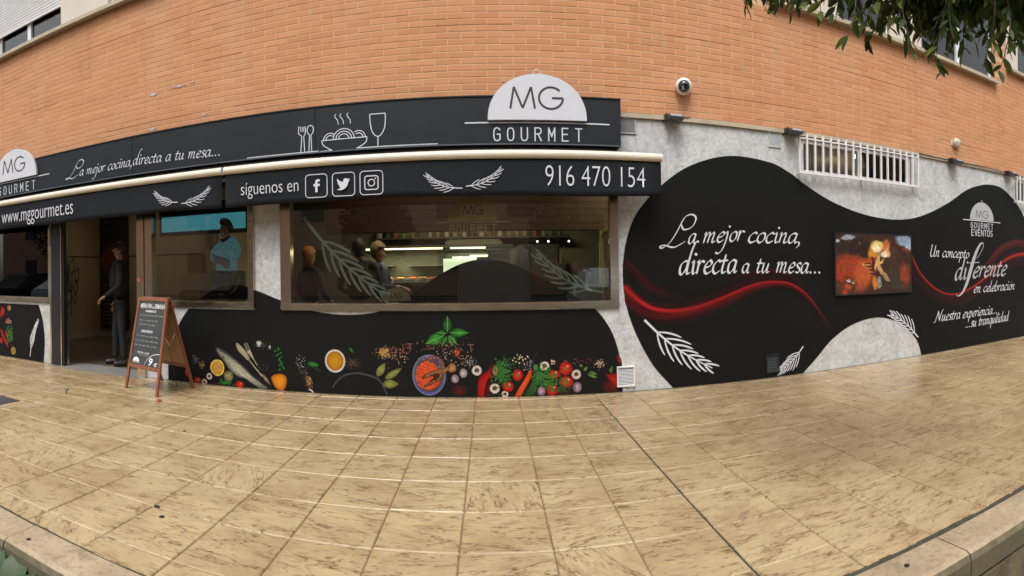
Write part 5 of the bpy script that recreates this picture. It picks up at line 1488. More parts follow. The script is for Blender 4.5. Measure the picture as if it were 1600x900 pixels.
MB().lathe([(.006, 0), (.006, .004)], (2.995, -.008, 2.585), 'y', 8).build('lock', M_WPAINT, t)

# ================================================================== DECALS ON THE SHOP GLASS
M_MINT = stained('frosted_mint_film', (.58, .78, .70), .55, .12, 6)
M_GOLDF = mat('dull_gold_film', (.95, .80, .36), .5)
t = empty('window_decal'); tag(t, 'pale green frosted sprig decal on the left part of the large window', 'decal', 'frosted sprig decals on the large window')
sprig((-1.848, 1.771), (-0.968, 0.945), -.05, 7, .30, .034, 'sprig_film', M_MINT, t, -.0202, bare=.26, spread=44)
t = empty('window_decal'); tag(t, 'pale green frosted sprig decal on the right end of the large window', 'decal', 'frosted sprig decals on the large window')
sprig((1.105, 0.979), (0.444, 1.365), .10, 7, .21, .026, 'sprig_film', M_MINT, t, -.0202, bare=.2, spread=44)
t = empty('window_emblem'); tag(t, 'dull gold dome emblem high on the large window', 'emblem')
out = [(-.158 + .24 * math.cos(a), 1.688 + .235 * math.sin(a)) for a in [R(180 * i / 30) for i in range(31)]]
MB().plate(out, -.021, .0006).build('dome_film', M_GOLDF, t)
mg_text(-.245, -.055, 1.745, 1.835, 'monogram', M_LETTER, t, -.0203, .011)
mb = MB(); stroke_geo(mb, [(-.50, 1.672), (.20, 1.672)], lambda t, d: .010, -.0202); mb.build('underline', mat('gold_line', (.9, .75, .45), .5), t, fix=False)
caps_text('GOURMET', -.375, .065, 1.575, 1.648, 'lettering', mat('bronze_letter', (.75, .58, .36), .5), t, -.0202, .011)
t = empty('window_emblem'); tag(t, 'small dull dome emblem at the bottom of the large window', 'emblem')
MB().plate([(-.905 + .145 * math.cos(a), .925 + .125 * math.sin(a)) for a in [R(180 * i / 24) for i in range(25)]], -.0198, .0006).build('dome_film', mat('dull_olive_film', (.40, .40, .22), .5), t)
mg_text(-.965, -.855, .945, .995, 'monogram', M_LETTER, t, -.0192, .007)

# ================================================================== SCREEN AND COOK IN THE LEFT WINDOW
M_CYAN = mat('cyan_screen', (.04, .19, .25), .3, emit=(.09, .40, .50), es=.30)
t = empty('display_screen', (-3.1, .16, 1.6)); t.location = (0, 0, 0)
tag(t, 'wide screen with a plain cyan band hanging inside the window left of the marble pier', 'screen')
box('bezel', -3.66, -2.50, .10, .15, 1.655, 2.02, M_DARKM, t)
box('picture', -3.625, -2.535, .094, .0995, 1.70, 1.875, M_CYAN, t)
t = empty('cook_cutout'); tag(t, 'flat cut-out of a smiling cook in black beret with folded arms and pale blue jacket', 'cutout')
cu = -2.80
Mj = mat('glowing_jacket_print', (.18, .42, .50), .6, emit=(.10, .30, .38), es=.10)  # slight glow added to brighten the printed jacket
Mk = mat('brown_skin_print', (.34, .21, .15), .6); Mh = mat('dark_hair_print', (.015, .014, .014), .6); Mjs = mat('jacket_fold_print', (.11, .28, .35), .6)
def flat(name, pts, y, m_, sm_=True): 
    q = smooth_pts(pts, 4, True) if sm_ else pts
    return tri(name, q, y, m_, t)
def tri(name, outline, y, m_, parent, th=.004):
    bm = bmesh.new()
    vs = [bm.verts.new((u, y, z)) for u, z in outline]
    es = [bm.edges.new((vs[i], vs[(i + 1) % len(vs)])) for i in range(len(vs))]
    bmesh.ops.triangle_fill(bm, use_beauty=True, use_dissolve=False, edges=es)
    r_ = bmesh.ops.extrude_edge_only(bm, edges=es)
    for v_ in [q for q in r_['geom'] if isinstance(q, bmesh.types.BMVert)]: v_.co.y += th
    me = bpy.data.meshes.new(name); bm.to_mesh(me); bm.free()
    return link(name, me, m_, parent)
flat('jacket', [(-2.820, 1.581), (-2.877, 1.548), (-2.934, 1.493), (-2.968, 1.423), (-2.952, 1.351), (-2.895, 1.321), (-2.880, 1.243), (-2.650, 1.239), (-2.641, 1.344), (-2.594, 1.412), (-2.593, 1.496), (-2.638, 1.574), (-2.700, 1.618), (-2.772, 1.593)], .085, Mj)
flat('forearms', [(-2.951, 1.436), (-2.886, 1.413), (-2.798, 1.390), (-2.719, 1.346), (-2.736, 1.269), (-2.783, 1.319), (-2.855, 1.313), (-2.920, 1.336)], .082, Mjs)
flat('hands', [(-2.862, 1.377), (-2.815, 1.355), (-2.752, 1.276), (-2.784, 1.269), (-2.839, 1.320)], .080, Mk)
flat('collar', [(-2.836, 1.589), (-2.780, 1.601), (-2.732, 1.627), (-2.716, 1.605), (-2.772, 1.565), (-2.820, 1.553)], .080, Mh)
flat('head', [(-2.834, 1.723), (-2.843, 1.674), (-2.827, 1.624), (-2.788, 1.601), (-2.740, 1.620), (-2.723, 1.682), (-2.738, 1.739), (-2.794, 1.756)], .083, Mk)
flat('hair', [(-2.841, 1.787), (-2.825, 1.815), (-2.777, 1.819), (-2.722, 1.795), (-2.676, 1.722), (-2.692, 1.667), (-2.724, 1.647), (-2.739, 1.704), (-2.778, 1.741), (-2.834, 1.744)], .081, Mh)
flat('eyebrow', [(-2.834, 1.716), (-2.802, 1.722), (-2.794, 1.714), (-2.826, 1.709)], .079, Mh)
flat('smile', [(-2.835, 1.660), (-2.811, 1.651), (-2.795, 1.654), (-2.811, 1.637)], .079, M_SILVER)
flat('waist', [(-2.880, 1.243), (-2.650, 1.239), (-2.651, 1.212), (-2.881, 1.214)], .085, Mh, False)
t = empty('cabinet'); tag(t, 'tall pale grey cabinet standing behind the screen window', 'cabinet')
MB().box(-3.42, -3.12, .9, 1.3, 0, 1.25).build('body', mat('grey_green_cabinet', (.12, .12, .095), .6), t, bevel=.004)
MB().box(-3.415, -3.125, .884, .8995, .62, 1.24).build('door', mat('grey_green_cabinet2', (.15, .15, .12), .6), t, bevel=.003)
# dining chairs and a table glimpsed behind
def stool(u, y, label, rz=0):
    t = empty('chair', (u, y, 0), rz); tag(t, label, 'chair')
    m_ = mat('pale_chair_wood', (.16, .15, .13), .5)
    for sx in (-.18, .18):
        for sy in (-.18, .18):
            MB().bar((sx, sy, 0), (sx * .85, sy * .85, .45 if sy < 0 else .9), .025).build('leg', m_, t)
    MB().box(-.19, .19, -.19, .19, .45, .475).build('seat', m_, t, bevel=.004)
    MB().box(-.16, .16, .145, .165, .62, .86).build('backrest', m_, t, bevel=.004)
stool(-4.05, 1.5, 'pale wooden chair seen through the window left of the cabinet', .4); stool(-3.75, 1.1, 'pale wooden chair nearest the glass left of the cabinet', -.5)

# ================================================================== SHOP INTERIOR BEHIND THE LARGE WINDOW
wb = box('wood_bulkhead', -2.3, 3.1, 2.3, 2.38, 1.76, 2.65, M_INT_DARK, bld)
for i in range(9):
    z = 1.765 + i * .098
    MB().box(-2.3, 3.1, 2.28, 2.2998, z, z + .094).build('wood_board', M_WOODD, wb)
t = empty('display_counter'); tag(t, 'lit glass display counter full of prepared food behind the large window', 'counter')
ML = mat('lit_strip', (.9, .85, .6), .5, emit=(1.0, .84, .48), es=3.2)
Mc = mat('counter_body', (.12, .115, .09), .5)
MB().box(-1.85, .30, 1.72, 2.35, 0, .98).build('base', Mc, t, bevel=.004)
MB().box(-1.85, .30, 1.70, 2.30, 1.075, 1.085).build('food_shelf', mat('steel_shelf', (.35, .36, .33), .3, .8), t)
MB().box(-1.83, .28, 2.33, 2.345, .98, 1.50).build('back_panel', mat('olive_back_panel', (.16, .165, .11), .6), t)
MB().box(-1.85, .30, 1.70, 1.705, .99, 1.49).build('front_glass', M_GLASSC, t)
MB().box(-1.85, .30, 1.69, 2.35, 1.515, 1.545).build('canopy', Mc, t)
MB().box(-1.72, -.60, 1.76, 1.80, 1.498, 1.514).box(-.50, -.05, 1.76, 1.80, 1.498, 1.514).build('light_strip', ML, t)
MB().box(-1.8, -1.3, 2.1, 2.32, 1.29, 1.30).box(-1.1, -.6, 2.1, 2.32, 1.29, 1.30).build('glass_shelf', mat('steel_shelf', (.35, .36, .33), .3, .8), t)
random.seed(3)
fc = [S(205,120,40), S(190,80,35), S(215,150,60), S(160,110,50), S(210,190,120), S(150,60,30), S(90,110,45)]
for i in range(12):
    u = -1.62 + i * .15
    tr = MB().box(u - .065, u + .065, 1.76, 2.02, 1.086, 1.112).build('tray', mat('steel_tray', (.4, .4, .38), .3, .7), t)
    fd = MB()
    for q in range(14):
        fd.lathe([(.002, -.006), (.018, 0), (.016, .010), (.002, .016)], (u + random.uniform(-.045, .045), random.uniform(1.79, 1.98), 1.118 + random.uniform(0, .008)), 'z', 7)
    c = random.choice(fc)
    fd.build('food', mat('food_%d' % fc.index(c), c, .5), tr)
t = empty('pastry_case'); tag(t, 'tall curved glass case with self-glowing boxes in the middle of the large window', 'display case')
pr = []
for i in range(9):
    a = R(i * 11.25); pr.append((1.25 - .0 + .45 * (1 - math.cos(a)), 1.02 + .42 * math.sin(a)))
v = [(x, y, z) for x in (-.62, .02) for y, z in [(1.25, .6)] + pr]; n = len(pr) + 1
MB().add(v, [(i, i + 1, i + 1 + n, i + n) for i in range(n - 1)]).build('curved_glass', M_GLASSC, t)
MB().box(-.62, .02, 1.26, 1.7, 0, .95).build('base', Mc, t)
mb = MB(); mb.box(-.56, -.16, 1.4, 1.6, 1.10, 1.36); mb.build('glow_box', mat('glow_white', (.8, .85, .7), .5, emit=(.72, .82, .55), es=.85), t)  # box glows by itself, standing for the light in the case
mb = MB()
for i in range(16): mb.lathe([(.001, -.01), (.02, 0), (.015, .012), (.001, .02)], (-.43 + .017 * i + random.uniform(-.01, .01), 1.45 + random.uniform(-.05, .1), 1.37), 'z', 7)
mb.build('wrapped_food', mat('glow_wrap', (.85, .88, .75), .4, emit=(.9, .95, .7), es=.9), t)  # food wrap also given its own glow, as if lit
MB().box(-.24, -.02, 1.5, 1.56, 1.385, 1.405).build('light_strip', mat('lamp_strip2', (.9, .85, .6), .5, emit=(1.0, .86, .5), es=2.0), t)
MB().add([(x, y, z) for x in (-.60, -.18) for y, z in ((1.30, .80), (1.55, 1.18), (1.55, 1.172), (1.30, .792))], [(0, 1, 5, 4), (3, 7, 6, 2), (0, 4, 7, 3), (1, 2, 6, 5)]).build('sloping_panel', mat('glowing_green_panel', (.22, .27, .19), .4, emit=(.34, .42, .27), es=.55), t)  # panel made to glow for a bright patch; it is no lamp
t = empty('kitchen_appliance'); tag(t, 'large pale appliance standing behind the curved glass case', 'appliance')
MB().box(-.62, .18, 2.42, 2.85, .9, 1.66).build('body', mat('pale_appliance', (.34, .38, .28), .35), t, bevel=.03)
MB().box(-.56, .12, 2.40, 2.419, 1.18, 1.42).build('panel', mat('appliance_panel', (.14, .16, .11), .2), t)
MB().lathe([(.001, 0), (.03, .0), (.03, .10), (.001, .10)], (-.2, 2.41, 1.30), 'y', 12).build('dial', M_STEEL, t)
t = empty('wall_shelf'); tag(t, 'long wall shelf with jars and bottles far behind the lit counter', 'shelf')
MB().box(-2.0, 1.4, 4.15, 4.39, 1.30, 1.33).box(-2.0, 1.4, 4.15, 4.39, 1.78, 1.81).build('board', mat('dark_shelf', (.05, .045, .03), .6), t)
jm = [mat('jar_%d' % i, q, .4) for i, q in enumerate(((.20, .16, .07), (.06, .08, .04), (.22, .07, .03), (.28, .26, .20), (.05, .05, .05)))]
for i in range(44):
    u = -1.95 + (i % 22) * .152 + random.uniform(-.02, .02); z = 1.331 if i < 22 else 1.811; hh_ = random.uniform(.12, .27); r_ = random.uniform(.03, .055)
    MB().lathe([(r_, 0), (r_, hh_ * .7), (r_ * .5, hh_ * .82), (r_ * .45, hh_)], (u, 4.27, z), 'z', 10).build('jar', random.choice(jm), t)
t = empty('fridge'); tag(t, 'tall dark fridge behind the right part of the large window', 'fridge')
MB().box(.45, 1.1, 3.3, 3.9, 0, 1.62).build('body', mat('fridge_body', (.05, .055, .045), .4), t, bevel=.01)
MB().box(.48, 1.07, 3.285, 3.2995, .5, 1.55).build('door', mat('fridge_door', (.07, .08, .06), .15), t)
MB().box(.52, .54, 3.25, 3.27, .8, 1.2).build('handle', M_STEEL, t)
# gold framed inner doorway and shelves at the right end
t = empty('inner_doorway'); tag(t, 'gold framed inner doorway at the right end of the large window', 'door frame')
Mg = mat('gold_frame', (.30, .25, .10), .4)
MB().bar((1.55, 2.25, 0), (1.55, 2.25, 1.75), .07, .05).build('post', Mg, t)
MB().bar((1.56, 2.25, 1.72), (2.05, 1.15, 2.12), .06, .05).build('lintel', Mg, t)
MB().bar((2.12, 2.6, 0), (2.12, 2.6, 1.8), .05, .05).build('post', Mg, t)
t = empty('shelf_unit'); tag(t, 'dark shelf unit with red and pale goods at the right end of the large window', 'shelves')
MB().box(1.15, 1.5, 2.0, 2.3, 0, 1.0).build('body', Mc, t)
for i, (z, c) in enumerate(((1.0, (.16, .15, .07)), (.72, (.22, .05, .04)), (1.18, (.10, .12, .08)))):
    MB().box(1.62, 2.05, 2.35, 2.55, z, z + .14).build('goods', mat('goods_%d' % i, c, .6), t)
for i, (u, z) in enumerate(((.65, 1.60), (.80, 1.60), (1.08, 1.60))):
    o = MB().lathe([(.001, -.012), (.010, -.006), (.012, .003), (.001, .012)], (u, 2.15, z), 'z', 10).build('ceiling_spot', mat('spot_lamp', (1, .95, .85), .4, emit=(1, .95, .85), es=5), None)
    tag(o, ['small bright spot lamp at the left of the row near the gold doorway', 'small bright spot lamp in the middle of the row near the gold doorway', 'small bright spot lamp at the right of the row near the gold doorway'][i], 'lamp', 'small spot lamps inside the shop')
    o.location = (0, 0, 0)

# counter lamp of the lit strips; the rest are unseen fill lamps, added
def area(name, loc, sx, sy, e, col_=(1, .82, .55), rx=0):
    l = bpy.data.lights.new(name, 'AREA'); l.shape = 'RECTANGLE'; l.size = sx; l.size_y = sy; l.energy = e; l.color = col_
    o = bpy.data.objects.new(name, l); COL.objects.link(o); o.location = loc; o.rotation_euler = (rx, 0, 0); return o
area('counter_light', (-1.15, 1.82, 1.49), 1.1, .06, 12, (1, .88, .6))
area('room_fill', (-5.7, 1.7, 2.63), .5, .5, 3.2, (1, .80, .52))
area('shop_fill', (-.3, 3.0, 2.6), 2.0, .3, 30, (1, .85, .6))
area('doorway_fill', (1.8, 1.7, 2.6), .6, .6, 9, (1, .9, .6))  # unseen lamp added to brighten the right end
area('front_fill', (-.5, 1.0, 2.63), 2.4, .3, 15.0, (1, .8, .55))

# lamps in the store room behind the barred window
for i, (x, y, z, lab) in enumerate(((4.435, .36, 2.640, 'warm glowing pendant bulb behind the left half of the barred window'), (4.93, .45, 2.560, 'dim warm bulb low behind the right half of the barred window'))):
    t = MB().lathe([(.001, -.03), (.022, -.018), (.026, .0), (.018, .015), (.010, .02), (.010, .03)], (x, y, z), 'z', 14).build('pendant_bulb', mat('warm_bulb', (1, .8, .5), .5, emit=(1, .78, .42), es=9), smooth=True)
    tag(t, lab, 'lamp')
    l = bpy.data.lights.new('bulb_light', 'POINT'); l.energy = 2.2; l.color = (1, .78, .45); l.shadow_soft_size = .05
    o = bpy.data.objects.new('bulb_light', l); COL.objects.link(o); o.location = (x, y + .5, z - .2)

# doorway things: menu banner, wheat drawing
t = empty('menu_banner'); tag(t, 'tall black menu banner with red food picture on the back wall inside the entrance', 'banner')
box('cloth', -7.2, -6.48, 3.10, 3.12, .15, 2.4, mat('black_banner', (.02, .02, .02), .6), t)
def atY(pts, y): return pts
mb = MB()
layer[0] = 0
v = []
fanm = [(-6.84 + .34 * math.cos(a), 1.45 + .30 * math.sin(a)) for a in [2 * PI * i / 20 for i in range(20)]]
tri('food_picture', [(-6.84 + .33 * math.cos(a) * (1 + .1 * math.sin(3 * a)), 1.47 + .30 * math.sin(a) * (1 + .12 * math.sin(4 * a))) for a in [2 * PI * i / 24 for i in range(24)]], 3.095, stained('dark_red_food_print', (.16, .04, .02), .6, .8, 14), t)
random.seed(11)
for k_ in range(11):
    z = 1.02 - k_ * .075
    mb = MB(); L_ = random.uniform(.25, .5)
    pts = [(-7.1 + L_ * i / 40, z + .014 * math.sin(i * 2.3 + k_) * random.random()) for i in range(41)]
    v0 = len(mb.v); stroke_geo(mb, pts, lambda t, d: .010, -3.094)
    mb.build('handwriting', M_CHALKD, t, fix=False)
t = empty('wheat_drawing'); tag(t, 'black line drawing of a wheat ear on the beige wall inside the entrance', 'wall drawing')
def wline(pts, w_=.014):
    """line on the side wall x = -7.245: pts are (y, z)"""
    p = smooth_pts(pts, 6); n = len(p); v = []
    for i, q in enumerate(p):
        a, b = p[max(i - 1, 0)], p[min(i + 1, n - 1)]; L = math.hypot(b[0] - a[0], b[1] - a[1]) or 1
        ny, nz = -(b[1] - a[1]) / L * w_ / 2, (b[0] - a[0]) / L * w_ / 2
        v += [(-7.2435, q[0] + ny, q[1] + nz), (-7.2435, q[0] - ny, q[1] - nz)]
    MB().add(v, [(2 * i, 2 * i + 1, 2 * i + 3, 2 * i + 2) for i in range(n - 1)]).build('grain_outline', M_DARKM, t, fix=False)
cy = 2.2
for k_, (dy, dz, s_) in enumerate(((.12, .72, 1), (-.02, .60, .9), (.26, .56, .9), (.02, .38, .85), (.22, .34, .85), (.06, .16, .8), (.20, .12, .7))):
    z = .62 + dz; y = cy + dy
    wline([(y, z - .12 * s_), (y + .07 * s_, z), (y + .03 * s_, z + .20 * s_), (y - .06 * s_, z + .04), (y, z - .12 * s_)], .02)
wline([(cy + .1, .45), (cy + .10, .7), (cy + .14, 1.3)], .018)

# ================================================================== CHALKBOARD A-FRAME
FL, FR, RR = Vector((-3.615, -.622, 0)), Vector((-3.096, -.791, 0)), Vector((-2.997, -.262, 0))
side = (FR - FL); wid = side.length; side.normalize()
RL = RR - side * wid
HT = .955
mid_f = (FL + FR) / 2; mid_r = (RL + RR) / 2
topc = (mid_f + mid_r) / 2 + Vector((-.035, -.03, HT))
TL, TR = topc - side * (wid / 2 - .03), topc + side * (wid / 2 - .03)
ab = empty('chalkboard_sign', (0, 0, 0)); tag(ab, 'wooden A-frame chalkboard with handwritten weekend menu standing by the entrance', 'chalkboard')
up_f = (topc - mid_f).normalized(); nf = side.cross(up_f).normalized()
if nf.y > 0: nf = -nf
wt = .036
def leg(a, b): MB().bar(a, b, wt, .022, up=nf).build('leg', M_TIMBER, ab, bevel=.002)
offn = nf * .014
leg(FL + offn * 0, TL + nf * .012); leg(FR, TR + nf * .012)
up_r = (topc - mid_r).normalized(); nr = -side.cross(up_r).normalized()
if nr.y < 0: nr = -nr
leg(RL, TL + nr * .014); leg(RR, TR + nr * .014)
def onf(a, b, o_=0.0):   # a across 0..1, b up 0..1 of the front face
    p = FL.lerp(FR, a); q = TL.lerp(TR, a) + nf * .012
    return p.lerp(q, b) + nf * o_
def onr(a, b, o_=0.0):
    p = RL.lerp(RR, a); q = TL.lerp(TR, a) + nr * .014
    return p.lerp(q, b) + nr * o_
MB().bar(onf(.0, .985), onf(1.0, .985), .04, .024, up=nf).build('top_rail', M_TIMBER, ab, bevel=.002)
MB().bar(onf(.0, .255), onf(1.0, .255), .04, .022, up=nf).build('bottom_rail', M_TIMBER, ab, bevel=.002)
MB().bar(onr(.0, .985), onr(1.0, .985), .04, .024, up=nr).build('top_rail', M_TIMBER, ab, bevel=.002)
MB().bar(onr(.0, .255), onr(1.0, .255), .04, .022, up=nr).build('bottom_rail', M_TIMBER, ab, bevel=.002)
def quadslab(f_, a0, a1, b0, b1, o0, o1, name, m_):
    v = [f_(a, b, o) for o in (o0, o1) for a, b in ((a0, b0), (a1, b0), (a1, b1), (a0, b1))]
    return MB().add(v, [(0, 1, 2, 3), (7, 6, 5, 4), (0, 4, 5, 1), (1, 5, 6, 2), (2, 6, 7, 3), (3, 7, 4, 0)]).build(name, m_, ab)
board = quadslab(onf, .03, .97, .27, .97, .0, .004, 'board', M_CHALK)
quadslab(onf, .03, .97, .27, .97, -.006, -.0005, 'backing', M_PLY)
quadslab(onr, .03, .97, .27, .97, .0, .004, 'board', M_CHALK)
quadslab(onr, .03, .97, .27, .97, -.006, -.0005, 'backing', M_PLY)
MB().tube([onr(.93, .62, -.02), onr(.93, .62, -.02) + Vector((.0, -.10, -.12)), onf(.98, .60, -.03)], .003, 5).build('stay_chain', M_STEEL, ab)
MB().tube([onr(.60, .97, -.02), onr(.62, .5, -.03) , RR + side * -.20 + Vector((0, -.08, .0))], .0035, 5).build('hanging_cord', M_DARKM, ab)
def toboard(o, o_=.0052):
    """moves a drawing made in (a, b) units on the wall plane onto the tilted board"""
    for vx in o.data.vertices:
        a, b = vx.co.x, vx.co.z; e = -vx.co.y
        vx.co = onf(a, b, o_ + e)
    return o
def btext(s_, a0, a1, b0, b1, m_, sh=.2, off=.012, tilt=0.0): toboard(type_text(s_, a0, a1, b0, b1, 'handwriting', m_, board, .0002, shear=sh, off=off, tilt=tilt))
btext('MENU FIN', .09, .50, .885, .935, M_CHALKW, tilt=.0); btext('de', .52, .58, .885, .912, M_CHALKW); btext('SEMANA', .60, .95, .885, .935, M_CHALKW)
btext('PRIMEROS', .30, .68, .842, .864, M_CHALKW, off=.02); btext('SEGUNDOS', .25, .64, .622, .648, M_CHALKW, off=.02); btext('POSTRE o CAFE', .22, .62, .395, .414, M_CHALKW, off=.01)
random.seed(21)
def scrawl(a0, a1, b, h, m_):
    mb = MB(); x = a0; n = 0
    while x < a1:
        w_ = random.uniform(.05, .16); pts = []
        steps = int(w_ / .006)
        for i in range(steps): pts.append((x + i * .006 + .004 * math.sin(i * 1.7), b + h * (.5 + .5 * math.sin(i * 2.1 + n)) * random.uniform(.5, 1)))
        stroke_geo(mb, smooth_pts(pts, 2) if len(pts) > 2 else pts, lambda t, d: .0045, .0002 + .00005 * (n % 4)); n += 1
        x += w_ + .03
    toboard(mb.build('handwriting', m_, board, fix=False))
Mw2 = mat('worn_chalk', (.34, .36, .37), .8)
for b, a0, a1 in ((.80, .12, .80), (.745, .12, .78), (.70, .14, .68)): scrawl(a0, a1, b, .018, Mw2)
for b, a0, a1 in ((.575, .10, .74), (.525, .08, .84), (.475, .08, .86)): scrawl(a0, a1, b, .018, Mw2)
scrawl(.30, .60, .375, .010, Mw2)
btext('9', .64, .76, .285, .365, M_CHALKW, off=.02); btext('€', .80, .92, .285, .325, M_CHALKW, off=.02)
mb = MB(); stroke_geo(mb, [(.95 + .46 * math.cos(R(a)), .24 + .175 * math.sin(R(a))) for a in range(84, 172, 4)], lambda t, d: .006, .0003); toboard(mb.build('price_ring', M_CHALKW, board, fix=False))
mb = MB(); mb.add([(.21 + .11 * math.cos(R(a)), -.0003, .305 + .045 * math.sin(R(a))) for a in range(0, 181, 12)], [tuple(range(16))]); toboard(mb.build('dome_drawing', M_CHALKW, board, fix=False))
mb = MB(); stroke_geo(mb, [(.08, .295), (.34, .295)], lambda t, d: .004, .0003); toboard(mb.build('dome_drawing', M_CHALKW, board, fix=False))

# small plant pot glimpsed above the chalkboard
# ================================================================== PEOPLE
def skin_body(name, joints, edges, m_, parent, sub=2):
    """joints: {name: (xyz, radius)}; one continuous skinned surface"""
    keys = list(joints)
    me = bpy.data.meshes.new(name)
    me.from_pydata([joints[k_][0] for k_ in keys], [(keys.index(a), keys.index(b)) for a, b in edges], [])
    o = bpy.data.objects.new(name, me); COL.objects.link(o)
    if parent: o.parent = parent
    md = o.modifiers.new('skin', 'SKIN')
    for i, k_ in enumerate(keys):
        r_ = joints[k_][1]; me.skin_vertices[0].data[i].radius = r_ if isinstance(r_, tuple) else (r_, r_)
    me.skin_vertices[0].data[0].use_root = True
    s_ = o.modifiers.new('sub', 'SUBSURF'); s_.levels = sub; s_.render_levels = sub
    md.use_smooth_shade = True
    me.materials.append(m_)
    # bake so that it is plain geometry
    dg = bpy.context.evaluated_depsgraph_get()
    me2 = bpy.data.meshes.new_from_object(o.evaluated_get(dg))
    o.modifiers.clear(); o.data = me2; me2.name = name
    if not me2.materials: me2.materials.append(m_)
    return o
M_SKIN = stained('skin', (.38, .22, .15), .5, .08, 12)
def person(loc, rz, h, label, jacket, trousers, hairc, hair_len, arms, stance=0.0, jeans=None, lean=0.0, bulk=1.0, hold=False, hairbig=1.0, seated=False):
    t = empty('person', loc, rz); tag(t, label, 'person')
    k = h / 1.72
    V = lambda x, y, z: (x * k, y * k, z * k)
    mj, mt, mh = jacket, trousers, hairc
    b_ = bulk
    body = {'pelvis': (V(0, .0, .95), (.15 * k * b_, .105 * k)), 'waist': (V(0, -.01 + lean * .1, 1.10), (.145 * k * b_, .105 * k * b_)), 'chest': (V(0, lean * .25 - .01, 1.28), (.165 * k * b_, .115 * k * b_)),
            'neckbase': (V(0, lean * .4, 1.435), (.075 * k, .065 * k)), 'collar': (V(0, lean * .45, 1.475), .056 * k)}
    ed = [('pelvis', 'waist'), ('waist', 'chest'), ('chest', 'neckbase'), ('neckbase', 'collar')]
    hands = []
    for sd, nm in ((-1, 'l'), (1, 'r')):
        e, w_ = arms[nm]
        body['sh' + nm] = (V(sd * .175 * b_, lean * .35, 1.39), .062 * k); body['el' + nm] = (V(*e), .047 * k); body['wr' + nm] = (V(*w_), .034 * k)
        ed += [('neckbase', 'sh' + nm), ('sh' + nm, 'el' + nm), ('el' + nm, 'wr' + nm)]
        hands.append((nm, e, w_))
    skin_body('jacket', body, ed, mj, t)
    legs = {'hips': (V(0, 0, .93), (.135 * k * b_, .10 * k)), 'crotch': (V(0, 0, .88), (.125 * k, .10 * k))}
    ed = [('hips', 'crotch')]
    for sd, nm in ((-1, 'l'), (1, 'r')):
        sy = stance * sd
        legs['th' + nm] = (V(sd * .085, sy * .3, .80), .083 * k); legs['kn' + nm] = (V(sd * .095, sy * .7 - .015, .48), .058 * k); legs['an' + nm] = (V(sd * .10, sy, .09), .046 * k)
        ed += [('crotch', 'th' + nm), ('th' + nm, 'kn' + nm), ('kn' + nm, 'an' + nm)]
    skin_body('trousers', legs, ed, mt, t)
    for sd in (-1, 1):
        sy = stance * sd
        skin_body('shoe', {'heel': (V(sd * .10, sy + .04, .045), .042 * k), 'mid': (V(sd * .105, sy - .06, .042), .044 * k), 'toe': (V(sd * .11, sy - .16, .035), .034 * k)}, [('heel', 'mid'), ('mid', 'toe')], M_DARKM, t, 2)
    # head: skull, jaw, nose, ears in one surface
    hy = lean * .55
    hd = {'cran': (V(0, hy + .01, 1.63), (.076 * k, .092 * k)), 'jaw': (V(0, hy - .022, 1.555), (.058 * k, .062 * k)), 'chin': (V(0, hy - .048, 1.522), .036 * k), 'nk': (V(0, hy * .9 + .01, 1.50), .054 * k), 'nk2': (V(0, hy * .85, 1.45), .056 * k),
          'crown': (V(0, hy + .015, 1.685), (.062 * k, .072 * k)), 'nose': (V(0, hy - .098, 1.60), .013 * k), 'nose2': (V(0, hy - .07, 1.625), .016 * k)}
    skin_body('head', hd, [('cran', 'jaw'), ('jaw', 'chin'), ('jaw', 'nk'), ('nk', 'nk2'), ('cran', 'crown'), ('cran', 'nose2'), ('nose2', 'nose')], M_SKIN, t)
    for sd in (-1, 1):
        MB().lathe([(.001, -.02 * k), (.012 * k, -.018 * k), (.016 * k, 0), (.012 * k, .02 * k), (.001, .024 * k)], V(sd * .078, hy + .012, 1.60), 'z', 8).build('ear', M_SKIN, t, smooth=True)
        MB().lathe([(.001, 0), (.007 * k, .002), (.001, .005)], V(sd * .030, hy - .083, 1.625), 'y', 8).build('eye', M_DARKM, t)
    MB().box(-.024 * k, .024 * k, (hy - .088) * k, (hy - .078) * k, 1.566 * k, 1.572 * k).build('mouth', mat('lips', (.25, .09, .07), .5), t)
    hb = hairbig
    v, f = [], []
    NA, NB = 20, 14
    for j in range(NB + 1):
        ph = PI * j / NB
        for i in range(NA):
            th = 2 * PI * i / NA
            x, y, z = math.sin(ph) * math.cos(th), math.sin(ph) * math.sin(th), math.cos(ph)
            s_ = 1 + .07 * noise.noise((x * 4 + h * 9, y * 4, z * 4)) + .05 * noise.noise((x * 11, y * 11, z * 11 + h))
            low = (1 + hair_len * 7) if z < 0 and y > -.2 else 1
            fy = .35 + .65 * min(1, max(0, (z + .55) / .5)) if y < -.2 else 1     # pulled back off the face
            v.append(V(x * .086 * hb * s_, hy + .014 + y * .104 * hb * s_ * (fy * .86 if y < 0 else 1), 1.640 + z * .104 * hb * s_ * low))
    for j in range(NB):
        for i in range(NA):
            q = (j * NA + i, j * NA + (i + 1) % NA, (j + 1) * NA + (i + 1) % NA, (j + 1) * NA + i)
            f.append(q)
    keep_ = []
    for q in f:
        cx0 = sum(v[t_][1] for t_ in q) / 4 / k - hy - .014; cz0 = sum(v[t_][2] for t_ in q) / 4 / k
        if not (cx0 < -.035 and cz0 < 1.668): keep_.append(q)
    me = bpy.data.meshes.new('hair'); me.from_pydata(v, [], keep_); me.update()
    link('hair', me, mh, t, True)
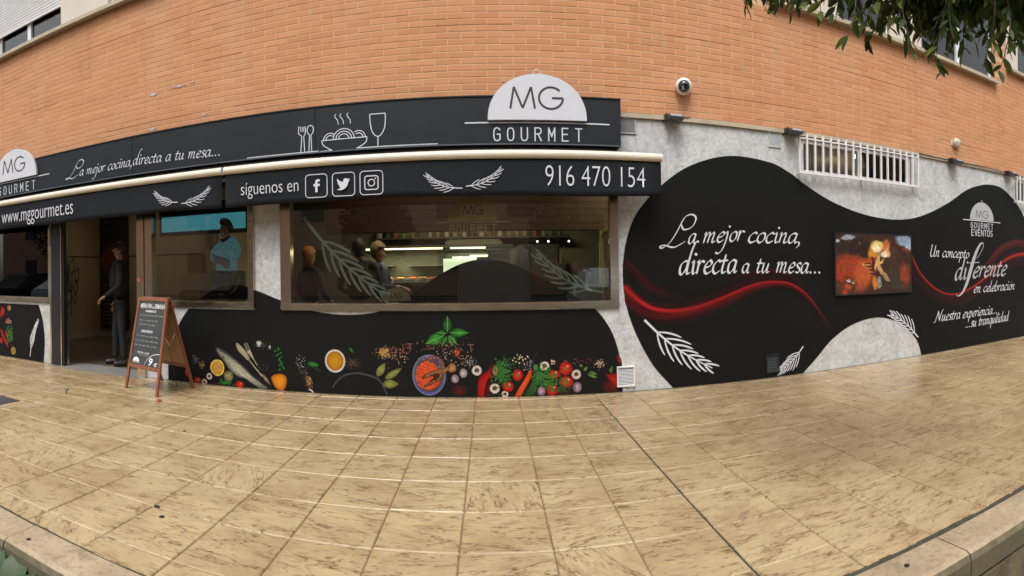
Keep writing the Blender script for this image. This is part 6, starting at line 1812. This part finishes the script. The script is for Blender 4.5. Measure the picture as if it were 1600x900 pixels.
    for nm, e, w_ in hands:
        e, w_ = Vector(e), Vector(w_); d = (w_ - e).normalized()
        sdv = d.cross(Vector((0, 0, 1)) if abs(d.z) < .9 else Vector((1, 0, 0))).normalized(); dn = d.cross(sdv).normalized()
        J = {'w': (V(*w_), .026 * k), 'p': (V(*(w_ + d * .05)), (.034 * k, .018 * k)), 'p2': (V(*(w_ + d * .085)), (.032 * k, .015 * k))}
        E_ = [('w', 'p'), ('p', 'p2')]
        for i in range(4):
            o_ = sdv * (.024 - .016 * i); L = (.07, .078, .072, .056)[i]
            a = w_ + d * .09 + o_; b = a + d * L * .5 + dn * .010; c = b + d * L * .35 + dn * .028
            J['f%da' % i] = (V(*a), .0092 * k); J['f%db' % i] = (V(*b), .0085 * k); J['f%dc' % i] = (V(*c), .0075 * k)
            E_ += [('p2', 'f%da' % i), ('f%da' % i, 'f%db' % i), ('f%db' % i, 'f%dc' % i)]
        a = w_ + d * .035 + sdv * .034; b = a + d * .035 + sdv * .016 + dn * .012
        J['ta'] = (V(*a), .012 * k); J['tb'] = (V(*b), .009 * k); E_ += [('p', 'ta'), ('ta', 'tb')]
        skin_body('hand', J, E_, M_SKIN, t, 1)
    return t
Mblk = stained('black_jacket_cloth', (.007, .007, .008), .75, .3, 12); Mjean = stained('dark_denim', (.012, .014, .020), .8, .4, 9)
Mhair = mat('dark_brown_hair', (.03, .022, .016), .6)
person((-4.60, .50, 0), R(-50), 1.64, 'man in black jacket and dark jeans standing in the open entrance', Mblk, Mjean, Mhair, .02,
       {'l': ((-.29, .0, 1.12), (-.27, -.06, .88)), 'r': ((.30, .0, 1.13), (.19, -.20, .98))}, stance=.06, bulk=1.4, hairbig=.93)
M_OR = mat('ginger_hair', (.42, .17, .035), .6); M_BL = mat('grey_blonde_hair', (.30, .23, .13), .6)
Mnavy = mat('navy_shirt', (.015, .03, .085), .7); Mgrey = mat('dark_grey_coat', (.03, .03, .032), .8)
person((-2.12, 1.0, 0), R(150), 1.50, 'customer with ginger hair and dark coat at the left end of the large window', Mgrey, Mblk, M_OR, .08,
       {'l': ((-.25, 0, 1.12), (-.18, -.2, 1.0)), 'r': ((.25, 0, 1.12), (.18, -.2, 1.0))}, hairbig=1.15)
person((-1.50, .95, 0), R(185), 1.58, 'customer in dark clothes seen from behind in the large window', Mblk, Mblk, Mhair, .05,
       {'l': ((-.25, 0, 1.12), (-.16, -.22, 1.05)), 'r': ((.25, 0, 1.12), (.16, -.22, 1.05))}, bulk=1.15, hairbig=1.05)
person((-1.33, 1.30, 0), R(80), 1.56, 'woman with blonde hair and navy sleeves bending towards the lit counter', Mnavy, Mblk, M_BL, .04,
       {'l': ((-.24, -.05, 1.15), (-.14, -.26, 1.14)), 'r': ((.24, -.05, 1.15), (.12, -.28, 1.12))}, hairbig=1.12)

# ================================================================== SMALL THINGS ON THE PAVEMENT
t = empty('drain_cover', (-3.9, -1.72, 0)); t.location = (0, 0, 0)
tag(t, 'dark metal drain cover set into the paving at the left edge', 'drain cover')
dc = (-4.096, -1.913)
MB().box(dc[0] - .18, dc[0] + .10, dc[1] - .14, dc[1] + .14, -.01, .0035).build('plate', mat('cast_iron', (.10, .105, .11), .5, .6), t)
mb = MB()
for i in range(8):
    for j in range(8):
        mb.box(dc[0] - .168 + i * .033, dc[0] - .150 + i * .033, dc[1] - .128 + j * .033, dc[1] - .112 + j * .033, .0036, .006)
mb.build('tread_pattern', mat('worn_iron', (.22, .23, .24), .4, .7), t)
t = MB().tube([((-3.914, -1.232)[0], (-3.914, -1.232)[1], .002), ((-3.914, -1.232)[0] + .004, (-3.914, -1.232)[1], .02), ((-3.914, -1.232)[0] + .01, (-3.914, -1.232)[1] + .01, .045)], .008, 6).tube([((-3.914, -1.232)[0] - .02, (-3.914, -1.232)[1], .046), ((-3.914, -1.232)[0] + .03, (-3.914, -1.232)[1] + .01, .05)], .007, 6).build('litter', mat('blue_grey_scrap', (.08, .13, .16), .6))
tag(t, 'small blue grey scrap of litter on the paving in front of the entrance', 'litter')
spots = [((-1.626, -2.889), .016, 'dark chewing gum spot left of the paving middle, the farther of a close pair'), ((-1.537, -2.973), .015, 'dark chewing gum spot left of the paving middle, the nearer of a close pair'),
         ((-1.852, -3.563), .013, 'dark round spot on the left kerb stone'), ((-2.230, -1.660), .012, 'small dark spot on the paving below the chalkboard'), ((1.483, -3.633), .012, 'dark spot on the kerb stone at lower right')]
for i, (p, r_, lab) in enumerate(spots):
    z = .0035 if i not in (2, 4) else .0105
    o = MB().lathe([(r_, 0), (r_ * .9, .002), (.001, .0025)], (p[0], p[1], z - .0015), 'z', 9).build('gum_spot', M_DARKM); tag(o, lab, 'spot', 'dark spots trodden on the ground')
for v_ in []: pass
o = MB().add([((-3.016, -0.905)[0], (-3.016, -0.905)[1], .006), ((-2.980, -0.882)[0], (-2.980, -0.882)[1], .008), ((-2.944, -0.923)[0], (-2.944, -0.923)[1], .006), ((-2.965, -0.967)[0], (-2.965, -0.967)[1], .005)], [(0, 1, 2, 3)]).build('scrap', mat('red_scrap', (.4, .04, .03), .6)); tag(o, 'tiny red scrap on the paving at the foot of the chalkboard', 'litter')

# leafy weeds in the planting bed, lower left
def weed(x, y, z, s_, label, n=12):
    t = empty('weed', (x, y, z)); tag(t, label, 'plant', 'leafy weeds in the planting bed')
    m_ = stained('weed_leaf', (.028, .062, .016), .55, .3, 20)
    for i in range(n):
        a = random.uniform(0, 2 * PI); L = s_ * random.uniform(.6, 1.1); el = random.uniform(.6, 1.35); w_ = s_ * .15
        d = Vector((math.cos(a) * math.cos(el), math.sin(a) * math.cos(el), math.sin(el))); sd = Vector((-math.sin(a), math.cos(a), 0))
        v, f = [], []
        for q in range(6):
            tt = q / 5; c = d * (L * (.25 + .75 * tt)) + Vector((0, 0, -L * .35 * tt * tt)); wv = w_ * math.sin(PI * (tt * .85 + .08))
            v += [c - sd * wv, c + Vector((0, 0, -w_ * .25)), c + sd * wv]
        for q in range(5):
            b0 = q * 3; f += [(b0, b0 + 3, b0 + 4, b0 + 1), (b0 + 1, b0 + 4, b0 + 5, b0 + 2)]
        MB().add(v, f).build('leaf', m_, t, smooth=True, fix=False)
random.seed(5)
wl = [((-1.80, -3.79), .44, 'leafy weed in the lower left corner, closest to the frame edge'), ((-1.70, -3.83), .36, 'leafy weed in the lower left corner, right of its neighbour'), ((-1.93, -3.78), .44, 'leafy weed behind the lower left corner of the kerb'), ((2.02, -3.90), .16, 'low weed in the bed below the right kerb')]
for (x, y), s_, lab in wl: weed(x, y, -.30, s_, lab, 16)
# mossy grass on the bed soil
random.seed(8)
mb = MB()
for i in range(9000):
    x = random.uniform(-4.5, 5); y = random.uniform(-5.2, -3.76)
    if random.random() > .5 + noise.noise((x * 1.5, y * 1.5, 2)): continue
    z = -.30 + .06 * noise.noise((x * 1.7, y * 1.7, 0)); h = random.uniform(.01, .035); a = random.uniform(0, PI)
    dx, dy = math.cos(a) * .003, math.sin(a) * .003
    mb.add([(x - dx, y - dy, z - .005), (x + dx, y + dy, z - .005), (x + random.uniform(-.012, .012), y + random.uniform(-.012, .012), z + h)], [(0, 1, 2)])
o = mb.build('bed_grass', stained('dull_grass', (.09, .105, .035), .8, .4, 10), fix=False); tag(o, 'thin dull grass on the planting bed soil', 'grass', kind='stuff')

# ================================================================== STREET TREE (branches reach into the upper right)
tree = empty('street_tree', (3.1, -4.75, -.3)); tree.location = (0, 0, 0)
tag(tree, 'broadleaf street tree with glossy dark leaves hanging into the upper right corner', 'tree')
M_BARK = stained('grey_bark', (.10, .085, .065), .9, .4, 12, .8)
k = NT('glossy_leaf', rough=.5, spec=.3)
g = k.n('ShaderNodeNewGeometry'); rr_ = k.rnd()
c = k.ramp(rr_, [(0, (.026, .048, .012)), (.5, (.046, .080, .018)), (.8, (.075, .115, .024)), (1, (.17, .19, .04))])
k.color(c)
tl = k.n('ShaderNodeBsdfTranslucent'); ms = k.n('ShaderNodeMixShader'); ms.inputs[0].default_value = .3
hsv = k.n('ShaderNodeHueSaturation'); hsv.inputs['Value'].default_value = 1.8; k.l(c, hsv.inputs['Color']); k.l(hsv.outputs[0], tl.inputs[0])
k.l(k.b.outputs[0], ms.inputs[1]); k.l(tl.outputs[0], ms.inputs[2]); k.l(ms.outputs[0], k.t.nodes['Material Output'].inputs[0])
M_LEAF = k.m
trunk_base = Vector((3.15, -4.8, -.32))
fork = Vector((3.0, -4.6, 2.1))
MB().tube([trunk_base, trunk_base.lerp(fork, .4) + Vector((.03, 0, 0)), trunk_base.lerp(fork, .75), fork], [.13, .105, .092, .085], 12).build('trunk', M_BARK, tree, smooth=True)
twb = MB()
limb_ends = [Vector((1.2, -3.9, 3.25)), Vector((1.9, -3.6, 3.2)), Vector((2.6, -3.3, 3.1)), Vector((3.6, -3.2, 3.2)), Vector((3.4, -5.8, 3.6)), Vector((4.6, -4.6, 3.4)), Vector((2.2, -5.4, 3.6)), Vector((2.9, -4.4, 4.2))]
for e in limb_ends:
    m1 = fork.lerp(e, .5) + Vector((0, 0, .18))
    MB().tube([fork - Vector((0, 0, .05)), m1, e], [.05, .032, .016], 8).build('limb', M_BARK, tree, smooth=True)
random.seed(17)
LEAVES = []
def add_leaf(p, d, L, w_):
    LEAVES.append((p.copy(), d.normalized(), L, w_))
def twig(a, b, n, L0=.075):
    a, b = Vector(a), Vector(b)
    sag = Vector((random.uniform(-.05, .05), random.uniform(-.05, .05), 0))
    pts = [a.lerp(b, i / 5) + sag * math.sin(PI * i / 5) for i in range(6)]
    twb.tube(pts, [.004, .0035, .003, .0025, .002, .0015], 5)
    for i in range(n):
        t_ = (i + random.random()) / n; q = t_ * 5; k_ = min(4, int(q)); p = pts[k_].lerp(pts[k_ + 1], q - k_)
        az = random.uniform(0, 2 * PI)
        d = Vector((math.cos(az) * .55, math.sin(az) * .55, -random.uniform(.25, 1.0)))
        L = L0 * random.uniform(.65, 1.2)
        add_leaf(p, d, L, L * random.uniform(.36, .46))
TIPS = [(1.053, -3.145, 2.308), (1.075, -3.271, 2.232), (1.164, -3.206, 2.290), (1.214, -3.237, 2.262), (1.305, -3.176, 2.347), (1.278, -3.278, 2.283), (1.264, -3.390, 2.193), (1.370, -3.342, 2.206), (1.362, -3.336, 2.260), (1.285, -3.529, 2.058), (1.436, -3.393, 2.216), (1.407, -3.499, 2.145), (1.578, -3.382, 2.281), (1.435, -3.523, 2.216), (1.544, -3.486, 2.166), (1.504, -3.584, 2.149), (1.591, -3.529, 2.138), (1.481, -3.701, 2.011), (1.656, -3.594, 2.089), (1.612, -3.693, 2.019), (1.626, -3.708, 1.962), (1.711, -3.653, 2.083), (1.585, -3.813, 2.068), (1.762, -3.712, 2.087), (1.714, -3.810, 2.104), (1.736, -3.838, 1.996), (1.767, -3.879, 2.052), (1.692, -3.946, 1.930), (1.878, -3.862, 2.150), (1.818, -3.951, 2.082), (1.829, -3.968, 2.041), (1.849, -3.998, 2.107), (1.973, -4.008, 2.122), (2.114, -4.054, 2.161)]
for tp in TIPS:
    b = Vector(tp)
    a = b + Vector((random.uniform(-.02, .12), random.uniform(-.08, .10), random.uniform(.28, .42)))
    twig(a, b, 13 if b.x > 1.1 else 7, .066)
# dense mass above, thickening to the right
M0 = [(1.392, -3.297, 2.398), (1.468, -3.420, 2.339), (1.583, -3.453, 2.313), (1.627, -3.564, 2.261), (1.701, -3.642, 2.238), (1.810, -3.691, 2.277), (1.798, -3.838, 2.219), (1.901, -3.895, 2.230), (2.045, -3.933, 2.274), (1.882, -3.396, 2.491), (1.984, -3.509, 2.459), (2.078, -3.628, 2.458), (2.166, -3.752, 2.456), (1.706, -3.363, 2.501), (1.574, -3.248, 2.532), (1.283, -3.162, 2.454), (1.113, -3.177, 2.398)]
for i, c in enumerate(M0):
    c = Vector(c)
    for q in range((26 if 2 < i < 13 else 14) if i > 1 else 5):
        b = c + Vector((random.gauss(0, .09), random.gauss(0, .12), random.uniform(-.02, .12)))
        a = b + Vector((random.uniform(-.15, .15), random.uniform(-.15, .15), random.uniform(.12, .3)))
        twig(a, b, 25, .064)
for e in limb_ends:
    for q in range(26):
        b = e + Vector((random.gauss(0, .35), random.gauss(0, .35), random.uniform(-.05, .5)))
        if b.z < 3.0: b.z = 3.0
        a = b + Vector((random.uniform(-.2, .2), random.uniform(-.2, .2), random.uniform(.12, .3)))
        twig(a, b, 14, .075)
twb.build('twigs', M_BARK, tree, fix=False)
def leaf_geo(L=1.0, w_=.42, curl=.12):
    v, f = [], []
    N = 5
    for i in range(N + 1):
        t_ = i / N; h = w_ / 2 * (math.sin(PI * min(1, t_ * .92 + .04)) ** .75) * (1.08 - .3 * t_); z = -curl * t_ * t_
        v += [(-h, t_, z + h * .35), (0, t_, z), (h, t_, z + h * .35)]
    for i in range(N):
        b0 = 3 * i; f += [(b0, b0 + 1, b0 + 4, b0 + 3), (b0 + 1, b0 + 2, b0 + 5, b0 + 4)]
    return v, f
lv, lf = leaf_geo()
lm = MB().add(lv, lf).mesh('leaf'); lm.materials.append(M_LEAF); lm.polygons.foreach_set('use_smooth', [True] * len(lm.polygons))
def frame_of(d):
    ref = Vector((0, 0, 1)); x = d.cross(ref)
    if x.length < .05: x = Vector((1, 0, 0))
    x.normalize(); z = x.cross(d).normalized()
    rl = random.uniform(-1.2, 1.2)
    x2 = x * math.cos(rl) + z * math.sin(rl); z2 = x2.cross(d).normalized()
    return x2, z2
def lscore(q):
    p = q[0] - CAM
    th = math.degrees(math.atan2(p.x, p.y)); r_ = math.hypot(p.x, p.y); el = p.z / r_
    ok = 20 < th < 56 and el < .50
    return (q[2] / r_ * (1.6 if el < .42 else 1.0)) * (1 if ok else .01)
LEAVES.sort(key=lambda q: -lscore(q))
rest = MB()
for i, (p, d, L, w_) in enumerate(LEAVES):
    x, z = frame_of(d)
    M_ = Matrix((x, d, z)).transposed()
    if i < 296:
        o = bpy.data.objects.new('leaf', lm); COL.objects.link(o); o.parent = tree
        mm = M_.to_4x4() @ Matrix.Diagonal((L * w_ / L / .42 * 1.0, L, L, 1)); mm.translation = p
        o.matrix_local = mm
    else:
        rest.add([tuple(p + M_ @ Vector((a * w_ / .42, b * L, c * L))) for a, b, c in lv], lf)
me = rest.mesh('crown'); me.polygons.foreach_set('use_smooth', [True] * len(me.polygons))
tag(link('crown', me, M_LEAF, tree), kind='stuff')
print('LEAVES', len(LEAVES), 'BRICKS', len(brk), 'TILES', len(tiles))

# ================================================================== ACROSS THE STREET (seen mirrored in the shop glass)
op = empty('apartment_block', (0, -27, 0)); op.location = (0, 0, 0)
tag(op, 'brown brick apartment block across the street behind the camera', 'building')
MB().box(-40, 40, -36, -27, -.2, 14).build('wall', stained('brown_brick_far', (.46, .27, .19), .9, .15, 1), op)
wm = MB().box(-.7, .7, -.06, .06, 0, 1.3).mesh('window'); fm = mat('far_window_dark', (.03, .035, .04), .2)
for r_ in range(4):
    for i in range(18):
        o = link('window', wm, fm, op); o.location = (-36 + i * 4.2, -26.98, 1.4 + r_ * 3.1)
MB().box(-40.3, 40.3, -36.3, -26.7, 14, 14.4).build('roof_edge', M_BELT, op)
def car(x, y, rz, colr, L, Wd, Hh, label, van=False):
    t = empty('parked_van' if van else 'parked_car', (x, y, -.16), rz); tag(t, label, 'van' if van else 'car')
    if van: prof = [(-L / 2, .35), (-L / 2, .9), (-L / 2 + .08, 1.05), (-L / 2 + .62, 1.22), (-L / 2 + 1.15, Hh - .1), (-L / 2 + 1.6, Hh), (L / 2 - .1, Hh), (L / 2, Hh - .3), (L / 2, .35)]
    else: prof = [(-L / 2, .32), (-L / 2 + .02, .62), (-L / 2 + .25, .78), (-L / 2 + 1.1, .92), (-L / 2 + 1.75, Hh - .04), (-L / 2 + 2.3, Hh), (L / 2 - 1.1, Hh - .02), (L / 2 - .35, .98), (L / 2 - .05, .90), (L / 2, .35)]
    n = len(prof); v = []
    for s_ in (-1, 1):
        for (a, z) in prof: v.append((a, s_ * Wd / 2 * (.80 if z > 1.05 and not van else (.92 if z > 1.3 else 1)), z))
    f = [(i, (i + 1) % n, (i + 1) % n + n, i + n) for i in range(n)] + [tuple(range(n)), tuple(range(2 * n - 1, n - 1, -1))]
    cm = mat('car_paint_' + label[:6], colr, .35 if max(colr) > .1 else .6, spec=.08 if max(colr) < .1 else .5, coat=.0 if max(colr) < .1 else .4)
    MB().add(v, f).build('body', cm, t, smooth=False, bevel=.09)
    gm = mat('car_glass', (.012, .014, .016), .05)
    for s_ in (-1, 1):
        for wx in (-L / 2 + .8, L / 2 - .8):
            wh = MB().lathe([(.2, -.1), (.32, -.09), (.33, .09), (.2, .1)], (wx, s_ * (Wd / 2 - .08), .33), 'y', 20).build('wheel', M_DARKM, t)
            MB().lathe([(.001, -.105), (.19, -.105), (.19, .105), (.001, .105)], (wx, s_ * (Wd / 2 - .08), .33), 'y', 16).build('rim', M_SILVER, wh)
        w_ = Wd / 2 * (.80 if not van else .93) + .012
        zb_, zt_ = (1.0, Hh - .1) if not van else (1.25, Hh - .35)
        MB().add([(-L / 2 + (1.55 if not van else 1.2), s_ * (w_ + .04), zb_), (L / 2 - .75, s_ * (w_ + .04), zb_), (L / 2 - 1.2, s_ * w_, zt_), (-L / 2 + (2.0 if not van else 1.5), s_ * w_, zt_)], [(0, 1, 2, 3)]).build('side_window', gm, t)
        MB().box(-L / 2 - .01, -L / 2 + .06, s_ * (Wd / 2 - .38), s_ * (Wd / 2 - .08), .60, .74).build('headlight', M_WPAINT, t)
    zz = ((-L / 2 + .66, 1.27), (-L / 2 + 1.12, Hh - .16)) if van else ((-L / 2 + 1.18, .97), (-L / 2 + 1.70, Hh - .09))
    MB().add([(zz[0][0] - .03, -Wd * .42, zz[0][1]), (zz[0][0] - .03, Wd * .42, zz[0][1]), (zz[1][0] - .03, Wd * .36, zz[1][1]), (zz[1][0] - .03, -Wd * .36, zz[1][1])], [(0, 1, 2, 3)]).build('windscreen', gm, t)
    return t
car(.1, -10.4, R(90), (.5, .5, .5), 4.6, 1.85, 2.0, 'white van parked nose to the pavement behind the camera', True)
car(3.4, -10.6, R(90), (.28, .36, .42), 4.2, 1.75, 1.45, 'pale blue car parked right of the white van behind the camera')
car(-8.0, -10.6, R(90), (.015, .015, .018), 4.3, 1.78, 1.45, 'black car parked behind the camera')
car(-16.7, -10.2, R(90), (.02, .02, .022), 4.4, 1.8, 1.5, 'black car parked far left of the camera across the road')
car(-14.3, -10.2, R(90), (.30, .34, .38), 4.0, 1.7, 1.45, 'silver blue small car parked left of the camera across the road')
k = NT('far_foliage', rough=.7); rr_ = k.rnd(); k.color(k.ramp(rr_, [(0, (.02, .035, .012)), (1, (.06, .085, .025))])); M_FF = k.m
def far_tree(x, y, h, label):
    t = empty('tree', (x, y, -.1)); tag(t, label, 'tree', 'trees across the street')
    MB().tube([(0, 0, 0), (.05, 0, h * .25), (0, .05, h * .5)], [.16, .13, .07], 8).build('trunk', M_BARK, t)
    mb = MB()
    for i in range(2600):
        a = random.uniform(0, 2 * PI); cz = random.uniform(-1, 1); r_ = random.random() ** .4
        c = Vector((math.cos(a) * math.sqrt(1 - cz * cz), math.sin(a) * math.sqrt(1 - cz * cz), cz)) * r_
        c = Vector((c.x * h * .32, c.y * h * .32, h * .66 + c.z * h * .34)) * 1.0
        c += Vector((noise.noise(c * 1.3), noise.noise(c * 1.3 + Vector((5, 0, 0))), 0)) * .4
        d = Vector((random.gauss(0, 1), random.gauss(0, 1), random.gauss(0, 1))).normalized() * .14; e = d.orthogonal().normalized() * .07
        mb.add([c - e, c + d, c + e, c - d], [(0, 1, 2, 3)])
    tag(mb.build('crown', M_FF, t, fix=False), kind='stuff')
for i, (x, y, h) in enumerate(((-23, -18, 6.5), (-12, -19, 6), (-4.5, -16.5, 4.6), (3.2, -17, 5.0), (11, -18, 6.5))):
    far_tree(x, y, h, ['tree across the street, first from the left end', 'tree across the street, behind the black car', 'tree across the street, left of the white van', 'tree across the street, behind the pale blue car', 'tree across the street, last at the right end'][i])
